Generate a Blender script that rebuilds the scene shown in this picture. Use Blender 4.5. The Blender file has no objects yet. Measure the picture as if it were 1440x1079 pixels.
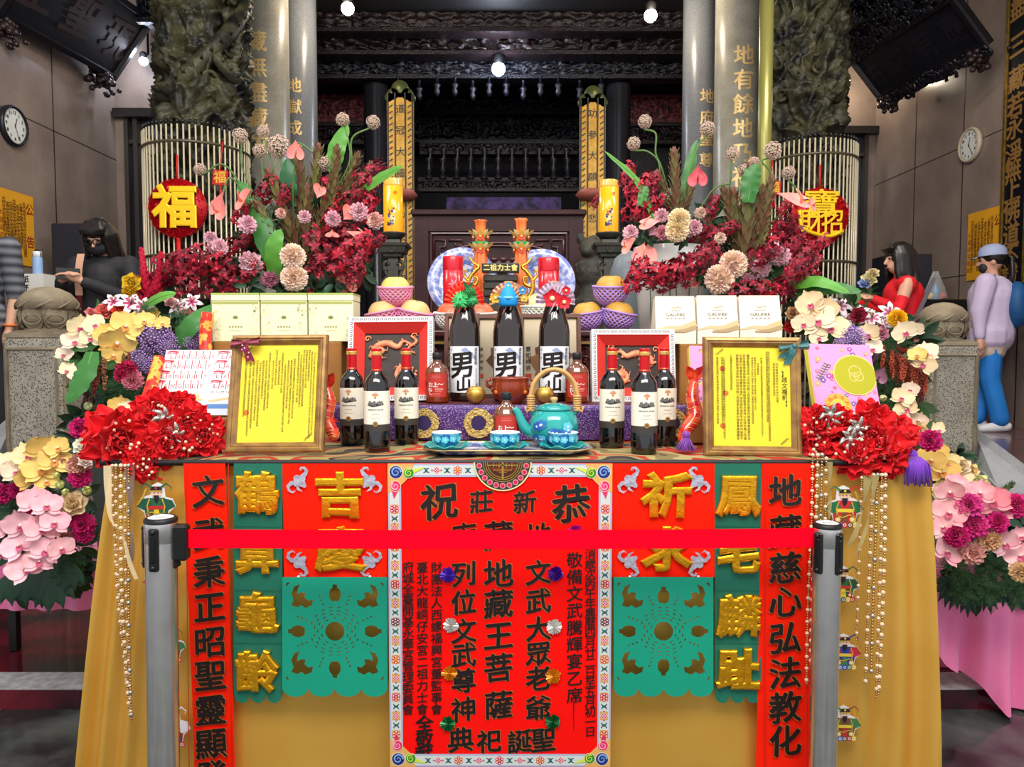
import bpy, math, random
from math import *
from mathutils import Vector, Matrix, Euler, noise
S = bpy.context.scene
COL = S.collection
RN = random.Random(11)
# ---------------------------------------------------------------- camera
F = 1040.0
PITCH = radians(2.95)
CZ = 1.29
cam = bpy.data.cameras.new('camera')
cam.sensor_width = 36.0
cam.lens = 36.0 * F / 1440.0
cam.clip_start = 0.05
cam_o = bpy.data.objects.new('camera', cam)
COL.objects.link(cam_o)
cam_o.location = (0, 0, CZ)
cam_o.rotation_euler = (pi / 2 - PITCH, 0, 0)
S.camera = cam_o
# ---------------------------------------------------------------- world, light, exposure
S.view_settings.view_transform = 'Standard'
S.view_settings.look = 'None'
S.view_settings.exposure = 0.0
S.view_settings.gamma = 1.0
S.view_settings.use_curve_mapping = False
wd = bpy.data.worlds.new('world')
S.world = wd
wd.use_nodes = True
wd.node_tree.nodes['Background'].inputs[0].default_value = (0.93, 0.96, 1.0, 1)
wd.node_tree.nodes['Background'].inputs[1].default_value = 0.95
def area(name, loc, aim, sx, sy, power, col):
 l = bpy.data.lights.new(name, 'AREA')
 l.shape = 'RECTANGLE'
 l.size, l.size_y = sx, sy
 l.energy = power
 l.color = col
 o = bpy.data.objects.new(name, l)
 COL.objects.link(o)
 o.location = loc
 o.rotation_euler = (Vector(aim) - Vector(loc)).to_track_quat('-Z', 'Y').to_euler()
 return o
area('table_key_light', (0.0, 0.1, 3.6), (0, 2.4, 0.8), 3.2, 1.2, 150, (1.0, 0.95, 0.88))  # unseen area light added overhead as key for the table
area('hall_fill_light', (-2.3, 4.2, 4.6), (-2.6, 6.4, 1.0), 1.6, 0.5, 75, (1.0, 0.93, 0.84))  # added area light filling the left side of the hall, out of view
area('hall_fill_light', (2.3, 4.2, 4.6), (2.6, 6.6, 1.0), 1.6, 0.5, 85, (1.0, 0.90, 0.80))  # its added counterpart filling the right side of the hall
area('altar_fill_light', (0, 3.0, 4.3), (0, 4.4, 1.0), 2.2, 0.4, 45, (1.0, 0.95, 0.9))  # added area light brightening the altar front, no fixture modelled
# ---------------------------------------------------------------- pixels to places
def at(px, py, Y):
 u = (px - 720.0) / F
 v = (539.5 - py) / F
 dy = cos(PITCH) + v * sin(PITCH)
 dz = -sin(PITCH) + v * cos(PITCH)
 t = Y / dy
 return Vector((u * t, Y, CZ + dz * t))
def atz(px, py, z):
 u = (px - 720.0) / F
 v = (539.5 - py) / F
 dy = cos(PITCH) + v * sin(PITCH)
 dz = -sin(PITCH) + v * cos(PITCH)
 t = (z - CZ) / dz
 return Vector((u * t, dy * t, z))
def sz(px, Y):
 return px * Y / F
# ---------------------------------------------------------------- materials
def lin(c):
 r = []
 for x in c[:3]:
  x /= 255.0
  r.append(x / 12.92 if x <= 0.04045 else ((x + 0.055) / 1.055) ** 2.4)
 return (r[0], r[1], r[2], 1.0)
MATS = {}
def mat(name, rgb, rough=0.55, metal=0.0, var=None, bump=None, spec=0.5, trans=0.0, coat=0.0, sheen=0.0, emit=0.0, vor=None, wave=None, alpha=1.0, sub=0.0, ior=1.45):
 """var = (rgb2, scale[, contrast]); bump = (scale, strength); vor = (rgb2, scale, size) specks; wave = (rgb2, scale, axis)"""
 if name in MATS:
  return MATS[name]
 m = bpy.data.materials.new(name)
 MATS[name] = m
 m.use_nodes = True
 nt = m.node_tree
 b = nt.nodes['Principled BSDF']
 I = b.inputs
 I['Base Color'].default_value = lin(rgb)
 I['Roughness'].default_value = rough
 I['Metallic'].default_value = metal
 I['Specular IOR Level'].default_value = spec
 I['IOR'].default_value = ior
 I['Transmission Weight'].default_value = trans
 I['Coat Weight'].default_value = coat
 I['Coat Roughness'].default_value = 0.08
 I['Sheen Weight'].default_value = sheen
 I['Alpha'].default_value = alpha
 if emit:
  I['Emission Color'].default_value = lin(rgb)
  I['Emission Strength'].default_value = emit
 m.diffuse_color = lin(rgb)
 src = None
 tc = None
 if var or bump or vor or wave:
  tc = nt.nodes.new('ShaderNodeTexCoord')
 if var:
  n = nt.nodes.new('ShaderNodeTexNoise')
  n.inputs['Scale'].default_value = var[1]
  n.inputs['Detail'].default_value = 5
  nt.links.new(tc.outputs['Object'], n.inputs['Vector'])
  r = nt.nodes.new('ShaderNodeValToRGB')
  k = var[2] if len(var) > 2 else 0.2
  r.color_ramp.elements[0].position = 0.5 - k
  r.color_ramp.elements[1].position = 0.5 + k
  r.color_ramp.elements[0].color = lin(rgb)
  r.color_ramp.elements[1].color = lin(var[0])
  nt.links.new(n.outputs['Fac'], r.inputs['Fac'])
  src = r.outputs['Color']
 if wave:
  w = nt.nodes.new('ShaderNodeTexWave')
  w.inputs['Scale'].default_value = wave[1]
  w.inputs['Distortion'].default_value = wave[3] if len(wave) > 3 else 1.0
  w.inputs['Detail'].default_value = 2
  w.bands_direction = wave[2]
  nt.links.new(tc.outputs['Object'], w.inputs['Vector'])
  x = nt.nodes.new('ShaderNodeMix')
  x.data_type = 'RGBA'
  x.inputs['A'].default_value = lin(rgb)
  x.inputs['B'].default_value = lin(wave[0])
  if src:
   nt.links.new(src, x.inputs['A'])
  nt.links.new(w.outputs['Fac'], x.inputs['Factor'])
  src = x.outputs['Result']
 if vor:
  v = nt.nodes.new('ShaderNodeTexVoronoi')
  v.inputs['Scale'].default_value = vor[1]
  nt.links.new(tc.outputs['Object'], v.inputs['Vector'])
  r = nt.nodes.new('ShaderNodeMath')
  r.operation = 'LESS_THAN'
  r.inputs[1].default_value = vor[2]
  nt.links.new(v.outputs['Distance'], r.inputs[0])
  x = nt.nodes.new('ShaderNodeMix')
  x.data_type = 'RGBA'
  x.inputs['A'].default_value = lin(rgb)
  x.inputs['B'].default_value = lin(vor[0])
  if src:
   nt.links.new(src, x.inputs['A'])
  nt.links.new(r.outputs[0], x.inputs['Factor'])
  src = x.outputs['Result']
 if src:
  nt.links.new(src, I['Base Color'])
 if bump:
  n = nt.nodes.new('ShaderNodeTexNoise')
  n.inputs['Scale'].default_value = bump[0]
  n.inputs['Detail'].default_value = 4
  nt.links.new(tc.outputs['Object'], n.inputs['Vector'])
  bn = nt.nodes.new('ShaderNodeBump')
  bn.inputs['Strength'].default_value = bump[1]
  bn.inputs['Distance'].default_value = 0.01
  nt.links.new(n.outputs['Fac'], bn.inputs['Height'])
  nt.links.new(bn.outputs['Normal'], I['Normal'])
 return m
def C3(rgb, rough=0.6, **k):
 """a plain material from a colour"""
 return mat('m_%d_%d_%d_%d' % (rgb[0], rgb[1], rgb[2], int(rough * 100)) + ('_' + '_'.join(sorted(k)) if k else ''), rgb, rough, **k)
# ---------------------------------------------------------------- mesh builder
I4 = Matrix.Identity(4)
FRONT = Matrix(((1, 0, 0, 0), (0, 0, -1, 0), (0, 1, 0, 0), (0, 0, 0, 1)))   # (u right, v up, w out) -> (x, z, -y)
def T(x, y=None, z=None):
 return Matrix.Translation(Vector(x) if y is None else Vector((x, y, z)))
def RX(a): return Matrix.Rotation(a, 4, 'X')
def RY(a): return Matrix.Rotation(a, 4, 'Y')
def RZ(a): return Matrix.Rotation(a, 4, 'Z')
def SC(x, y=None, z=None):
 if y is None:
  y = z = x
 return Matrix.Diagonal((x, y, z, 1))
GLYPH = {}
def glyph(ch):
 if ch not in GLYPH:
  c = bpy.data.curves.new('glyph', 'FONT')
  c.body = ch
  c.size = 1
  c.resolution_u = 2 if ord(ch[0]) > 0x2000 else 3
  o = bpy.data.objects.new('glyph', c)
  COL.objects.link(o)
  dg = bpy.context.evaluated_depsgraph_get()
  me = bpy.data.meshes.new_from_object(o.evaluated_get(dg))
  vs = [(v.co.x, v.co.y) for v in me.vertices]
  fs = [tuple(p.vertices) for p in me.polygons]
  bpy.data.objects.remove(o)
  bpy.data.curves.remove(c)
  bpy.data.meshes.remove(me)
  GLYPH[ch] = (vs, fs)
 return GLYPH[ch]
def cell():
 vs = glyph('國')[0]
 xs = [v[0] for v in vs]
 ys = [v[1] for v in vs]
 return (min(xs) + max(xs)) / 2, (min(ys) + max(ys)) / 2, max(max(xs) - min(xs), max(ys) - min(ys))
DISK8 = [(cos(a * pi / 4), sin(a * pi / 4)) for a in range(8)]
def tess(mb, du):
 """splits wide faces of flat art so that it can be bent round a cylinder"""
 nf, nm, ns = [], [], []
 for f, m, sm in zip(mb.f, mb.m, mb.sm):
  st = [(f[0], f[i], f[i + 1]) for i in range(1, len(f) - 1)]
  while st:
   t = st.pop()
   e = [abs(mb.v[t[i]][0] - mb.v[t[(i + 1) % 3]][0]) for i in range(3)]
   k = e.index(max(e))
   if e[k] <= du:
    nf.append(t); nm.append(m); ns.append(sm)
    continue
   a, b, c = t[k], t[(k + 1) % 3], t[(k + 2) % 3]
   mb.v.append(tuple((x + y) / 2 for x, y in zip(mb.v[a], mb.v[b])))
   n = len(mb.v) - 1
   st += [(a, n, c), (n, b, c)]
 mb.f, mb.m, mb.sm = nf, nm, ns
class MB:
 def __init__(s):
  s.v, s.f, s.m, s.sm, s.mats = [], [], [], [], []
 def mi(s, m):
  if m not in s.mats:
   s.mats.append(m)
  return s.mats.index(m)
 def add(s, vs, fs, m, smooth=True, M=None):
  o = len(s.v)
  if M is None:
   s.v.extend(tuple(v) for v in vs)
  else:
   s.v.extend(tuple(M @ Vector(v)) for v in vs)
  k = s.mi(m)
  for f in fs:
   s.f.append(tuple(i + o for i in f))
   s.m.append(k)
   s.sm.append(smooth)
 def box(s, x0, x1, y0, y1, z0, z1, m, M=None, b=0.0):
  if b:
   s.hull(x0, x1, y0, y1, z0, z1, b, m, M)
   return
  vs = [(x, y, z) for x in (x0, x1) for y in (y0, y1) for z in (z0, z1)]
  s.add(vs, [(0, 1, 3, 2), (4, 6, 7, 5), (0, 4, 5, 1), (2, 3, 7, 6), (0, 2, 6, 4), (1, 5, 7, 3)], m, False, M)
 def hull(s, x0, x1, y0, y1, z0, z1, b, m, M=None):
  """box with chamfered edges"""
  vs = []
  idx = {}
  for i, sx in enumerate((0, 1)):
   for j, sy in enumerate((0, 1)):
    for k, sz_ in enumerate((0, 1)):
     X, Yv, Z = (x0, x1)[sx], (y0, y1)[sy], (z0, z1)[sz_]
     dx, dy, dz = (b, -b)[sx], (b, -b)[sy], (b, -b)[sz_]
     idx[(sx, sy, sz_, 0)] = len(vs); vs.append((X, Yv + dy, Z + dz))
     idx[(sx, sy, sz_, 1)] = len(vs); vs.append((X + dx, Yv, Z + dz))
     idx[(sx, sy, sz_, 2)] = len(vs); vs.append((X + dx, Yv + dy, Z))
  g = lambda a, b_, c, d: idx[(a, b_, c, d)]
  fs = []
  for a in (0, 1):
   fs.append((g(a, 0, 0, 0), g(a, 1, 0, 0), g(a, 1, 1, 0), g(a, 0, 1, 0)))
   fs.append((g(0, a, 0, 1), g(1, a, 0, 1), g(1, a, 1, 1), g(0, a, 1, 1)))
   fs.append((g(0, 0, a, 2), g(1, 0, a, 2), g(1, 1, a, 2), g(0, 1, a, 2)))
   for c in (0, 1):
    fs.append((g(a, c, 0, 0), g(a, c, 1, 0), g(a, c, 1, 1), g(a, c, 0, 1)))
    fs.append((g(a, 0, c, 0), g(a, 1, c, 0), g(a, 1, c, 2), g(a, 0, c, 2)))
    fs.append((g(0, a, c, 1), g(1, a, c, 1), g(1, a, c, 2), g(0, a, c, 2)))
    for d in (0, 1):
     fs.append((g(a, c, d, 0), g(a, c, d, 1), g(a, c, d, 2)))
  s.add(vs, fs, m, False, M)
 def lathe(s, prof, m, n=24, M=None, ms=None, a0=0.0, a1=2 * pi, smooth=True):
  """prof [(r, z)...]; ms optional per-segment materials"""
  full = abs(a1 - a0 - 2 * pi) < 1e-6
  nn = n if full else n + 1
  vs = []
  for r, z in prof:
   for i in range(nn):
    a = a0 + (a1 - a0) * i / n
    vs.append((r * cos(a), r * sin(a), z))
  for j in range(len(prof) - 1):
   fs = []
   for i in range(n):
    i2 = (i + 1) % nn
    fs.append((j * nn + i, j * nn + i2, (j + 1) * nn + i2, (j + 1) * nn + i))
   if ms is None:
    if j == 0:
     allf = []
    allf.extend(fs)
   else:
    sub = vs[j * nn:(j + 2) * nn]
    s.add(sub, [tuple(q - j * nn for q in f) for f in fs], ms[j], smooth, M)
  if ms is None:
   s.add(vs, allf, m, smooth, M)
 def tube(s, pts, rad, m, n=8, M=None, closed=False, caps=True):
  pts = [Vector(p) for p in pts]
  k = len(pts)
  if not hasattr(rad, '__len__'):
   rad = [rad] * k
  vs = []
  up = None
  for i in range(k):
   if closed:
    d = pts[(i + 1) % k] - pts[i - 1]
   else:
    d = pts[min(i + 1, k - 1)] - pts[max(i - 1, 0)]
   if d.length < 1e-9:
    d = Vector((0, 0, 1))
   d.normalize()
   if up is None:
    up = d.orthogonal().normalized()
   else:
    up = (up - d * up.dot(d))
    if up.length < 1e-6:
     up = d.orthogonal()
    up.normalize()
   w = d.cross(up)
   for j in range(n):
    a = 2 * pi * j / n
    vs.append(pts[i] + (up * cos(a) + w * sin(a)) * rad[i])
  fs = []
  for i in range(k if closed else k - 1):
   for j in range(n):
    a = i * n + j
    b = i * n + (j + 1) % n
    c = ((i + 1) % k) * n + (j + 1) % n
    d = ((i + 1) % k) * n + j
    fs.append((a, b, c, d))
  if caps and not closed:
   fs.append(tuple(range(n - 1, -1, -1)))
   fs.append(tuple((k - 1) * n + j for j in range(n)))
  s.add(vs, fs, m, True, M)
 def ball(s, c, r, m, n=12, sc=(1, 1, 1), M=None, k=None):
  k = k or max(4, n // 2)
  vs = [(c[0], c[1], c[2] - r * sc[2])]
  for j in range(1, k):
   t = -pi / 2 + pi * j / k
   for i in range(n):
    a = 2 * pi * i / n
    vs.append((c[0] + r * sc[0] * cos(t) * cos(a), c[1] + r * sc[1] * cos(t) * sin(a), c[2] + r * sc[2] * sin(t)))
  vs.append((c[0], c[1], c[2] + r * sc[2]))
  fs = [(0, 1 + (i + 1) % n, 1 + i) for i in range(n)]
  for j in range(k - 2):
   for i in range(n):
    a = 1 + j * n + i
    b = 1 + j * n + (i + 1) % n
    fs.append((a, b, b + n, a + n))
  L = len(vs) - 1
  o = 1 + (k - 2) * n
  fs += [(o + i, o + (i + 1) % n, L) for i in range(n)]
  s.add(vs, fs, m, True, M)
 def grid(s, fn, nu, nv, m, M=None, smooth=True, mf=None):
  """fn(u,v) for u,v in 0..1"""
  vs = [fn(i / nu, j / nv) for j in range(nv + 1) for i in range(nu + 1)]
  fs = [(j * (nu + 1) + i, j * (nu + 1) + i + 1, (j + 1) * (nu + 1) + i + 1, (j + 1) * (nu + 1) + i) for j in range(nv) for i in range(nu)]
  if mf is None:
   s.add(vs, fs, m, smooth, M)
  else:
   by = {}
   for q, f in enumerate(fs):
    by.setdefault(mf((q % nu + .5) / nu, (q // nu + .5) / nv), []).append(f)
   o = len(s.v)
   s.add(vs, [], m, smooth, M)
   for mm, ff in by.items():
    k = s.mi(mm)
    for f in ff:
     s.f.append(tuple(i + o for i in f)); s.m.append(k); s.sm.append(smooth)
 def poly(s, out, m, M=None, w=0.0, depth=0.0):
  """flat outline [(u,v)..] (convex or star-ish ngon) at height w, with side walls if depth"""
  n = len(out)
  vs = [(u, v, w) for u, v in out]
  fs = [tuple(range(n))]
  if depth:
   vs += [(u, v, w - depth) for u, v in out]
   fs += [(i, n + i, n + (i + 1) % n, (i + 1) % n) for i in range(n)]
   fs.append(tuple(range(2 * n - 1, n - 1, -1)))
  s.add(vs, fs, m, False, M)
 def rect(s, u0, u1, v0, v1, m, M=None, w=0.0):
  s.add([(u0, v0, w), (u1, v0, w), (u1, v1, w), (u0, v1, w)], [(0, 1, 2, 3)], m, False, M)
 def disc(s, u, v, r, m, M=None, w=0.0, n=20, ru=None, r0=0.0):
  ru = ru or r
  if r0:
   vs = []
   for i in range(n):
    a = 2 * pi * i / n
    vs += [(u + ru * cos(a), v + r * sin(a), w), (u + r0 * cos(a) * ru / r, v + r0 * sin(a), w)]
   s.add(vs, [(2 * i, (2 * i + 2) % (2 * n), (2 * i + 3) % (2 * n), 2 * i + 1) for i in range(n)], m, False, M)
  else:
   s.poly([(u + ru * cos(2 * pi * i / n), v + r * sin(2 * pi * i / n)) for i in range(n)], m, M, w)
 def stroke(s, pts, wid, m, M=None, w=0.0):
  """flat ribbon along a 2-D polyline; wid scalar or list (half widths)"""
  k = len(pts)
  if not hasattr(wid, '__len__'):
   wid = [wid] * k
  vs = []
  for i in range(k):
   a = Vector(pts[max(i - 1, 0)])
   b = Vector(pts[min(i + 1, k - 1)])
   d = (b - a)
   d = d.normalized() if d.length > 1e-9 else Vector((1, 0))
   nx, ny = -d.y, d.x
   vs += [(pts[i][0] + nx * wid[i], pts[i][1] + ny * wid[i], w), (pts[i][0] - nx * wid[i], pts[i][1] - ny * wid[i], w)]
  s.add(vs, [(2 * i, 2 * i + 1, 2 * i + 3, 2 * i + 2) for i in range(k - 1)], m, False, M)
 def char(s, ch, u, v, size, m, M=None, w=0.0, nib=0.03, ang=-0.7, shear=0.07, edge=None, ew=0.03, sx=1.0, wob=0.0, copies=4):
  """one brush-like character centred on (u, v)"""
  vs, fs = glyph(ch)
  cx, cy, em = cell()
  k = size / em
  pts = []
  for x, y in vs:
   a, b = (x - cx) * k * sx, (y - cy) * k
   b += shear * a
   if wob:
    n1 = noise.noise((a / size * 2.3 + u * 9, b / size * 2.3 + v * 7, ord(ch) * .13))
    n2 = noise.noise((a / size * 2.3 + 7.7, b / size * 2.3 + 3.1 + u, ord(ch) * .31))
    a += n1 * wob * size
    b += n2 * wob * size
   pts.append((a + u, b + v))
  if edge is not None:
   for i, (ex, ey) in enumerate(DISK8):
    s.add([(a + ex * (ew + nib) * size, b + ey * (ew + nib * .7) * size, w + 1e-5 * i) for a, b in pts], fs, edge, False, M)
  for i in range(copies):
   t = (i / (copies - 1) - .5) * 2 if copies > 1 else 0
   ox, oy = t * nib * size * cos(ang), t * nib * size * sin(ang)
   s.add([(a + ox, b + oy, w + 4e-4 + 1e-5 * i) for a, b in pts], fs, m, False, M)
 def column(s, txt, u, v0, v1, size, m, M=None, **k):
  n = len(txt)
  for i, ch in enumerate(txt):
   if ch not in ' 　':
    s.char(ch, u, v0 + (v1 - v0) * (i + .5) / n, size, m, M, **k)
 def line(s, txt, u, v, h, m, M=None, w=0.0, sx=1.0, bold=0.0, fit=None):
  """latin/kana line centred on (u, v) with cap height h"""
  vs, fs = glyph(txt)
  if not vs:
   return
  xs = [a for a, b in vs]
  ys = [b for a, b in vs]
  k = h / max(1e-6, (max(ys) - min(ys)))
  kx = k * sx if fit is None else fit / max(1e-6, (max(xs) - min(xs)))
  cx, cy = (min(xs) + max(xs)) / 2, (min(ys) + max(ys)) / 2
  for i, o in enumerate((-1, 0, 1) if bold else (0,)):
   s.add([((a - cx) * kx + u + o * bold * h, (b - cy) * k + v, w + 1e-5 * i) for a, b in vs], fs, m, False, M)
 def frame(s, u0, u1, v0, v1, prof, m, M=None):
  """picture-frame moulding; prof = [(inset, w)...] from the outer edge inwards"""
  vs = []
  for i, (d, w) in enumerate(prof):
   vs += [(u0 + d, v0 + d, w), (u1 - d, v0 + d, w), (u1 - d, v1 - d, w), (u0 + d, v1 - d, w)]
  fs = []
  for i in range(len(prof) - 1):
   for j in range(4):
    fs.append((4 * i + j, 4 * i + (j + 1) % 4, 4 * i + 4 + (j + 1) % 4, 4 * i + 4 + j))
  s.add(vs, fs, m, False, M)
 def petal(s, m, M, L, W, curl=0.0, cup=0.0, ruf=0.0, rk=7.0, nu=4, nv=5, tip=0.5, base=0.25, ph=0.0):
  """petal from the origin along +y, face +z; curl bends it up (+) or down (-)"""
  vs = []
  for j in range(nv + 1):
   t = j / nv
   a = curl * t
   y = L * (sin(a) / curl if abs(curl) > 1e-4 else t)
   z = L * ((1 - cos(a)) / curl if abs(curl) > 1e-4 else 0)
   wd_ = (base * (1 - t) + sin(pi * min(1, t * 0.92 + 0.04)) ** tip * (1 - base * (1 - t)))
   hw = W * .5 * max(0.02, wd_)
   for i in range(nu + 1):
    q = 2 * i / nu - 1
    rr = ruf * t * (sin(q * rk + ph + t * 2) * .7 + sin(q * rk * 2.3 + ph * 3) * .3) * W
    x = q * hw
    dz = cup * q * q * hw + rr
    yy = y * (1 - 0.12 * q * q * t)
    vs.append((x, yy - dz * sin(a), z + dz * cos(a)))
  fs = [(j * (nu + 1) + i, j * (nu + 1) + i + 1, (j + 1) * (nu + 1) + i + 1, (j + 1) * (nu + 1) + i) for j in range(nv) for i in range(nu)]
  s.add(vs, fs, m, True, M)
 def mesh(s, name):
  me = bpy.data.meshes.new(name)
  me.from_pydata(s.v, [], s.f)
  for m in s.mats:
   me.materials.append(m)
  me.polygons.foreach_set('material_index', s.m)
  me.polygons.foreach_set('use_smooth', s.sm)
  me.update()
  return me
 def build(s, name, parent=None, M=None, label=None):
  return link(name, s.mesh(name), parent, M, label)
def link(name, me, parent=None, M=None, label=None):
 o = bpy.data.objects.new(name, me)
 COL.objects.link(o)
 if parent is not None:
  o.parent = parent
 if M is not None:
  o.matrix_basis = M
 if label:
  o['label'] = label
 return o
def tag(o, label, cat, group=None, kind=None):
 o['label'] = label
 o['category'] = cat
 if group:
  o['group'] = group
 if kind:
  o['kind'] = kind
 return o
def thing(name, label, cat, M=None, group=None):
 o = bpy.data.objects.new(name, None)
 o.empty_display_size = 0.05
 COL.objects.link(o)
 if M is not None:
  o.matrix_basis = M if isinstance(M, Matrix) else T(M)
 return tag(o, label, cat, group)
def struct(name, mb, label=None):
 o = mb.build(name)
 o['kind'] = 'structure'
 if label:
  o['label'] = label
 return o
def dup(root, M, label, group=None):
 """a thing copied with its parts and sub-parts"""
 r = root.copy()
 COL.objects.link(r)
 r.matrix_basis = M if isinstance(M, Matrix) else T(M)
 r['label'] = label
 if group:
  r['group'] = group
 for ch in list(root.children):
  c = ch.copy()
  COL.objects.link(c)
  c.parent = r
  for g in list(ch.children):
   d = g.copy()
   COL.objects.link(d)
   d.parent = c
 return r
def pose(bl, br, tl):
 """matrix whose u runs bl->br, v up towards tl, w out; returns (M, width, height)"""
 u = br - bl
 v = tl - bl
 w = u.cross(v).normalized()
 un = u.normalized()
 vn = w.cross(un).normalized()
 M = Matrix((un, vn, w)).transposed().to_4x4()
 M.translation = bl
 return M, u.length, v.dot(vn)
def solid(mb, voxel=0.008, smooth=4):
 """melt a builder's closed shapes into one continuous skin; returns a mesh"""
 me = mb.mesh('melt')
 o = bpy.data.objects.new('melt', me)
 COL.objects.link(o)
 r = o.modifiers.new('r', 'REMESH')
 r.mode = 'VOXEL'
 r.voxel_size = voxel
 r.use_smooth_shade = True
 sm = o.modifiers.new('s', 'SMOOTH')
 sm.iterations = smooth
 sm.factor = 0.5
 dg = bpy.context.evaluated_depsgraph_get()
 out = bpy.data.meshes.new_from_object(o.evaluated_get(dg))
 bpy.data.objects.remove(o)
 bpy.data.meshes.remove(me)
 out.materials.clear()
 for m in mb.mats:
  out.materials.append(m)
 return out
def limb(mb, pts, rad, m, n=10):
 """rounded tapering limb: tube with ball ends"""
 mb.tube(pts, rad, m, n)
 mb.ball(pts[0], rad[0], m, n)
 mb.ball(pts[-1], rad[-1], m, n)
def bez(pts, n=12):
 """smooth curve through points (Catmull-Rom)"""
 P = [Vector(p) for p in pts]
 P = [P[0] * 2 - P[1]] + P + [P[-1] * 2 - P[-2]]
 out = []
 for i in range(1, len(P) - 2):
  for k in range(n):
   t = k / n
   a, b, c, d = P[i - 1], P[i], P[i + 1], P[i + 2]
   out.append(0.5 * ((2 * b) + (c - a) * t + (2 * a - 5 * b + 4 * c - d) * t * t + (3 * b - a - 3 * c + d) * t ** 3))
 out.append(P[-2])
 return out
# ================================================================ the setting
def g_var(name, rgb, rgb2, scale, rough, **k):
 return mat(name, rgb, rough, var=(rgb2, scale, 0.25), **k)
M_wall = mat('polished_granite_wall', (166, 148, 136), 0.22, var=((128, 112, 104), 2.3, 0.3), vor=((92, 78, 72), 160, 0.25), spec=0.45)
M_seam = C3((46, 38, 36), 0.5)
M_floor = mat('dark_marble_floor', (34, 36, 36), 0.12, var=((92, 96, 94), 3.2, 0.12), spec=0.6)
M_floor2 = mat('red_black_floor', (104, 24, 36), 0.08, var=((30, 20, 26), 1.2, 0.05), spec=0.6)  # dark granite, its red strengthened to paint in a red reflection
M_floor3 = mat('rear_tile_floor', (118, 88, 88), 0.15, var=((88, 62, 64), 2.0, 0.2), spec=0.5)
M_steel = mat('brushed_steel', (240, 242, 242), 0.4, 0.3, var=((150, 152, 152), 30, 0.3))
M_darkwood = mat('dark_temple_wood', (30, 21, 22), 0.42, var=((15, 12, 16), 6, 0.25), bump=(30, 0.5))
M_carve = mat('carved_dark_wood', (36, 22, 24), 0.38, var=((16, 13, 18), 9, 0.2), bump=(45, 0.8))
M_carve_b = mat('carved_blackened_wood', (22, 22, 34), 0.32, var=((10, 11, 20), 9, 0.2), bump=(50, 0.9))
M_redcarve = mat('faded_red_carving', (138, 62, 66), 0.5, var=((40, 22, 28), 14, 0.15), bump=(40, 0.7))
M_gold = mat('bright_gold', (232, 178, 62), 0.26, 1.0, bump=(60, 0.15))
M_golddull = mat('dull_gold', (186, 150, 66), 0.42, 0.75, var=((128, 98, 40), 18, 0.25))
M_black = C3((14, 14, 16), 0.4)
M_granite = mat('speckled_granite', (176, 170, 156), 0.55, vor=((70, 64, 56), 110, 0.36), var=((134, 126, 110), 6, 0.3))
M_stone = mat('carved_post_stone', (150, 136, 112), 0.7, var=((104, 92, 74), 9, 0.25), bump=(60, 0.4))
f = MB(); f.box(-6, 6, -2.5, 2.58, -0.12, 0.0, M_floor)
for k in range(-6, 7):
 f.box(k * 0.9 - .003, k * 0.9 + .003, -2.5, 2.575, 0.0, 0.0006, M_black)
struct('floor', f)
f = MB(); f.box(-6, 6, 2.56, 4.72, -0.12, 0.07, M_floor2)
struct('floor_hall', f)
f = MB(); f.box(-6, 6, 2.565, 2.70, 0.002, 0.0725, M_steel)
struct('trim_1', f)
f = MB(); f.box(-6, 6, 4.7, 14.5, -0.12, 0.55, M_floor3)
for k in range(8):
 f.box(-6, 6, 5.0 + k * .8, 5.006 + k * .8, 0.55, 0.5507, M_seam)
for k in range(-6, 7):
 f.box(k * .8, k * .8 + .006, 4.7, 14, 0.55, 0.5507, M_seam)
struct('floor_rear', f)
f = MB()
for k in range(3):
 f.box(-2.1, 2.2, 3.9 + .27 * k, 4.8, .06, 0.19 + 0.12 * k, M_granite)
struct('floor_steps', f)
def wall_panel(x, y0, y1, z0, z1, side, seams_y, seams_z, name):
 f = MB()
 f.box(x - .15 if side < 0 else x, x if side < 0 else x + .15, y0, y1, z0, z1, M_wall)
 e = .0025 * (-side)
 for y in seams_y:
  f.box(min(x, x + e), max(x, x + e), y - .007, y + .007, z0, z1, M_seam)
 for z in seams_z:
  f.box(min(x, x + e), max(x, x + e), y0, y1, z - .004, z + .004, M_seam)
 return struct(name, f)
XL, XR, YL, YR = -4.3, 4.57, 8.15, 9.45
wall_panel(XL, 2.8, YL, 0.0, 5.6, -1, [3.4, 4.4, 5.35, 6.2, 7.05], [1.75, 3.3], 'wall_left')
wall_panel(XR, 2.8, YR, 0.0, 5.6, 1, [3.6, 4.6, 5.6, 6.7, 7.6, 8.5], [2.0, 3.3], 'wall_right')
def back_piece(x0, x1, Y, wx0, wx1, wz0, wz1, name, wname):
 f = MB()
 f.box(x0, wx0, Y, Y + .15, 0.5, 5.6, M_wall)
 f.box(wx1, x1, Y, Y + .15, 0.5, 5.6, M_wall)
 f.box(wx0, wx1, Y, Y + .15, wz1, 5.6, M_wall)
 f.box(wx0, wx1, Y, Y + .15, 0.5, wz0, M_wall)
 struct(name, f)
 w = MB()
 fr = C3((62, 56, 52), 0.4)
 w.box(wx0 - .08, wx1 + .3, Y - .10, Y + .02, wz1 - .02, wz1 + .07, C3((40, 34, 33), .4))
 for x in (wx0, wx0 + .10, (wx0 + wx1) / 2, wx1 - .05):
  w.box(x, x + .045, Y - .03, Y + .06, wz0, wz1, fr)
 for z in (wz0, wz0 + .9, wz1 - .28):
  w.box(wx0, wx1, Y - .01, Y + .05, z, z + .04, fr)
 w.box(wx0, wx1, Y + .07, Y + .09, wz0, wz1, mat('dim_blue_glass', (52, 60, 78), 0.08, spec=0.6))
 struct(wname, w)
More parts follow.
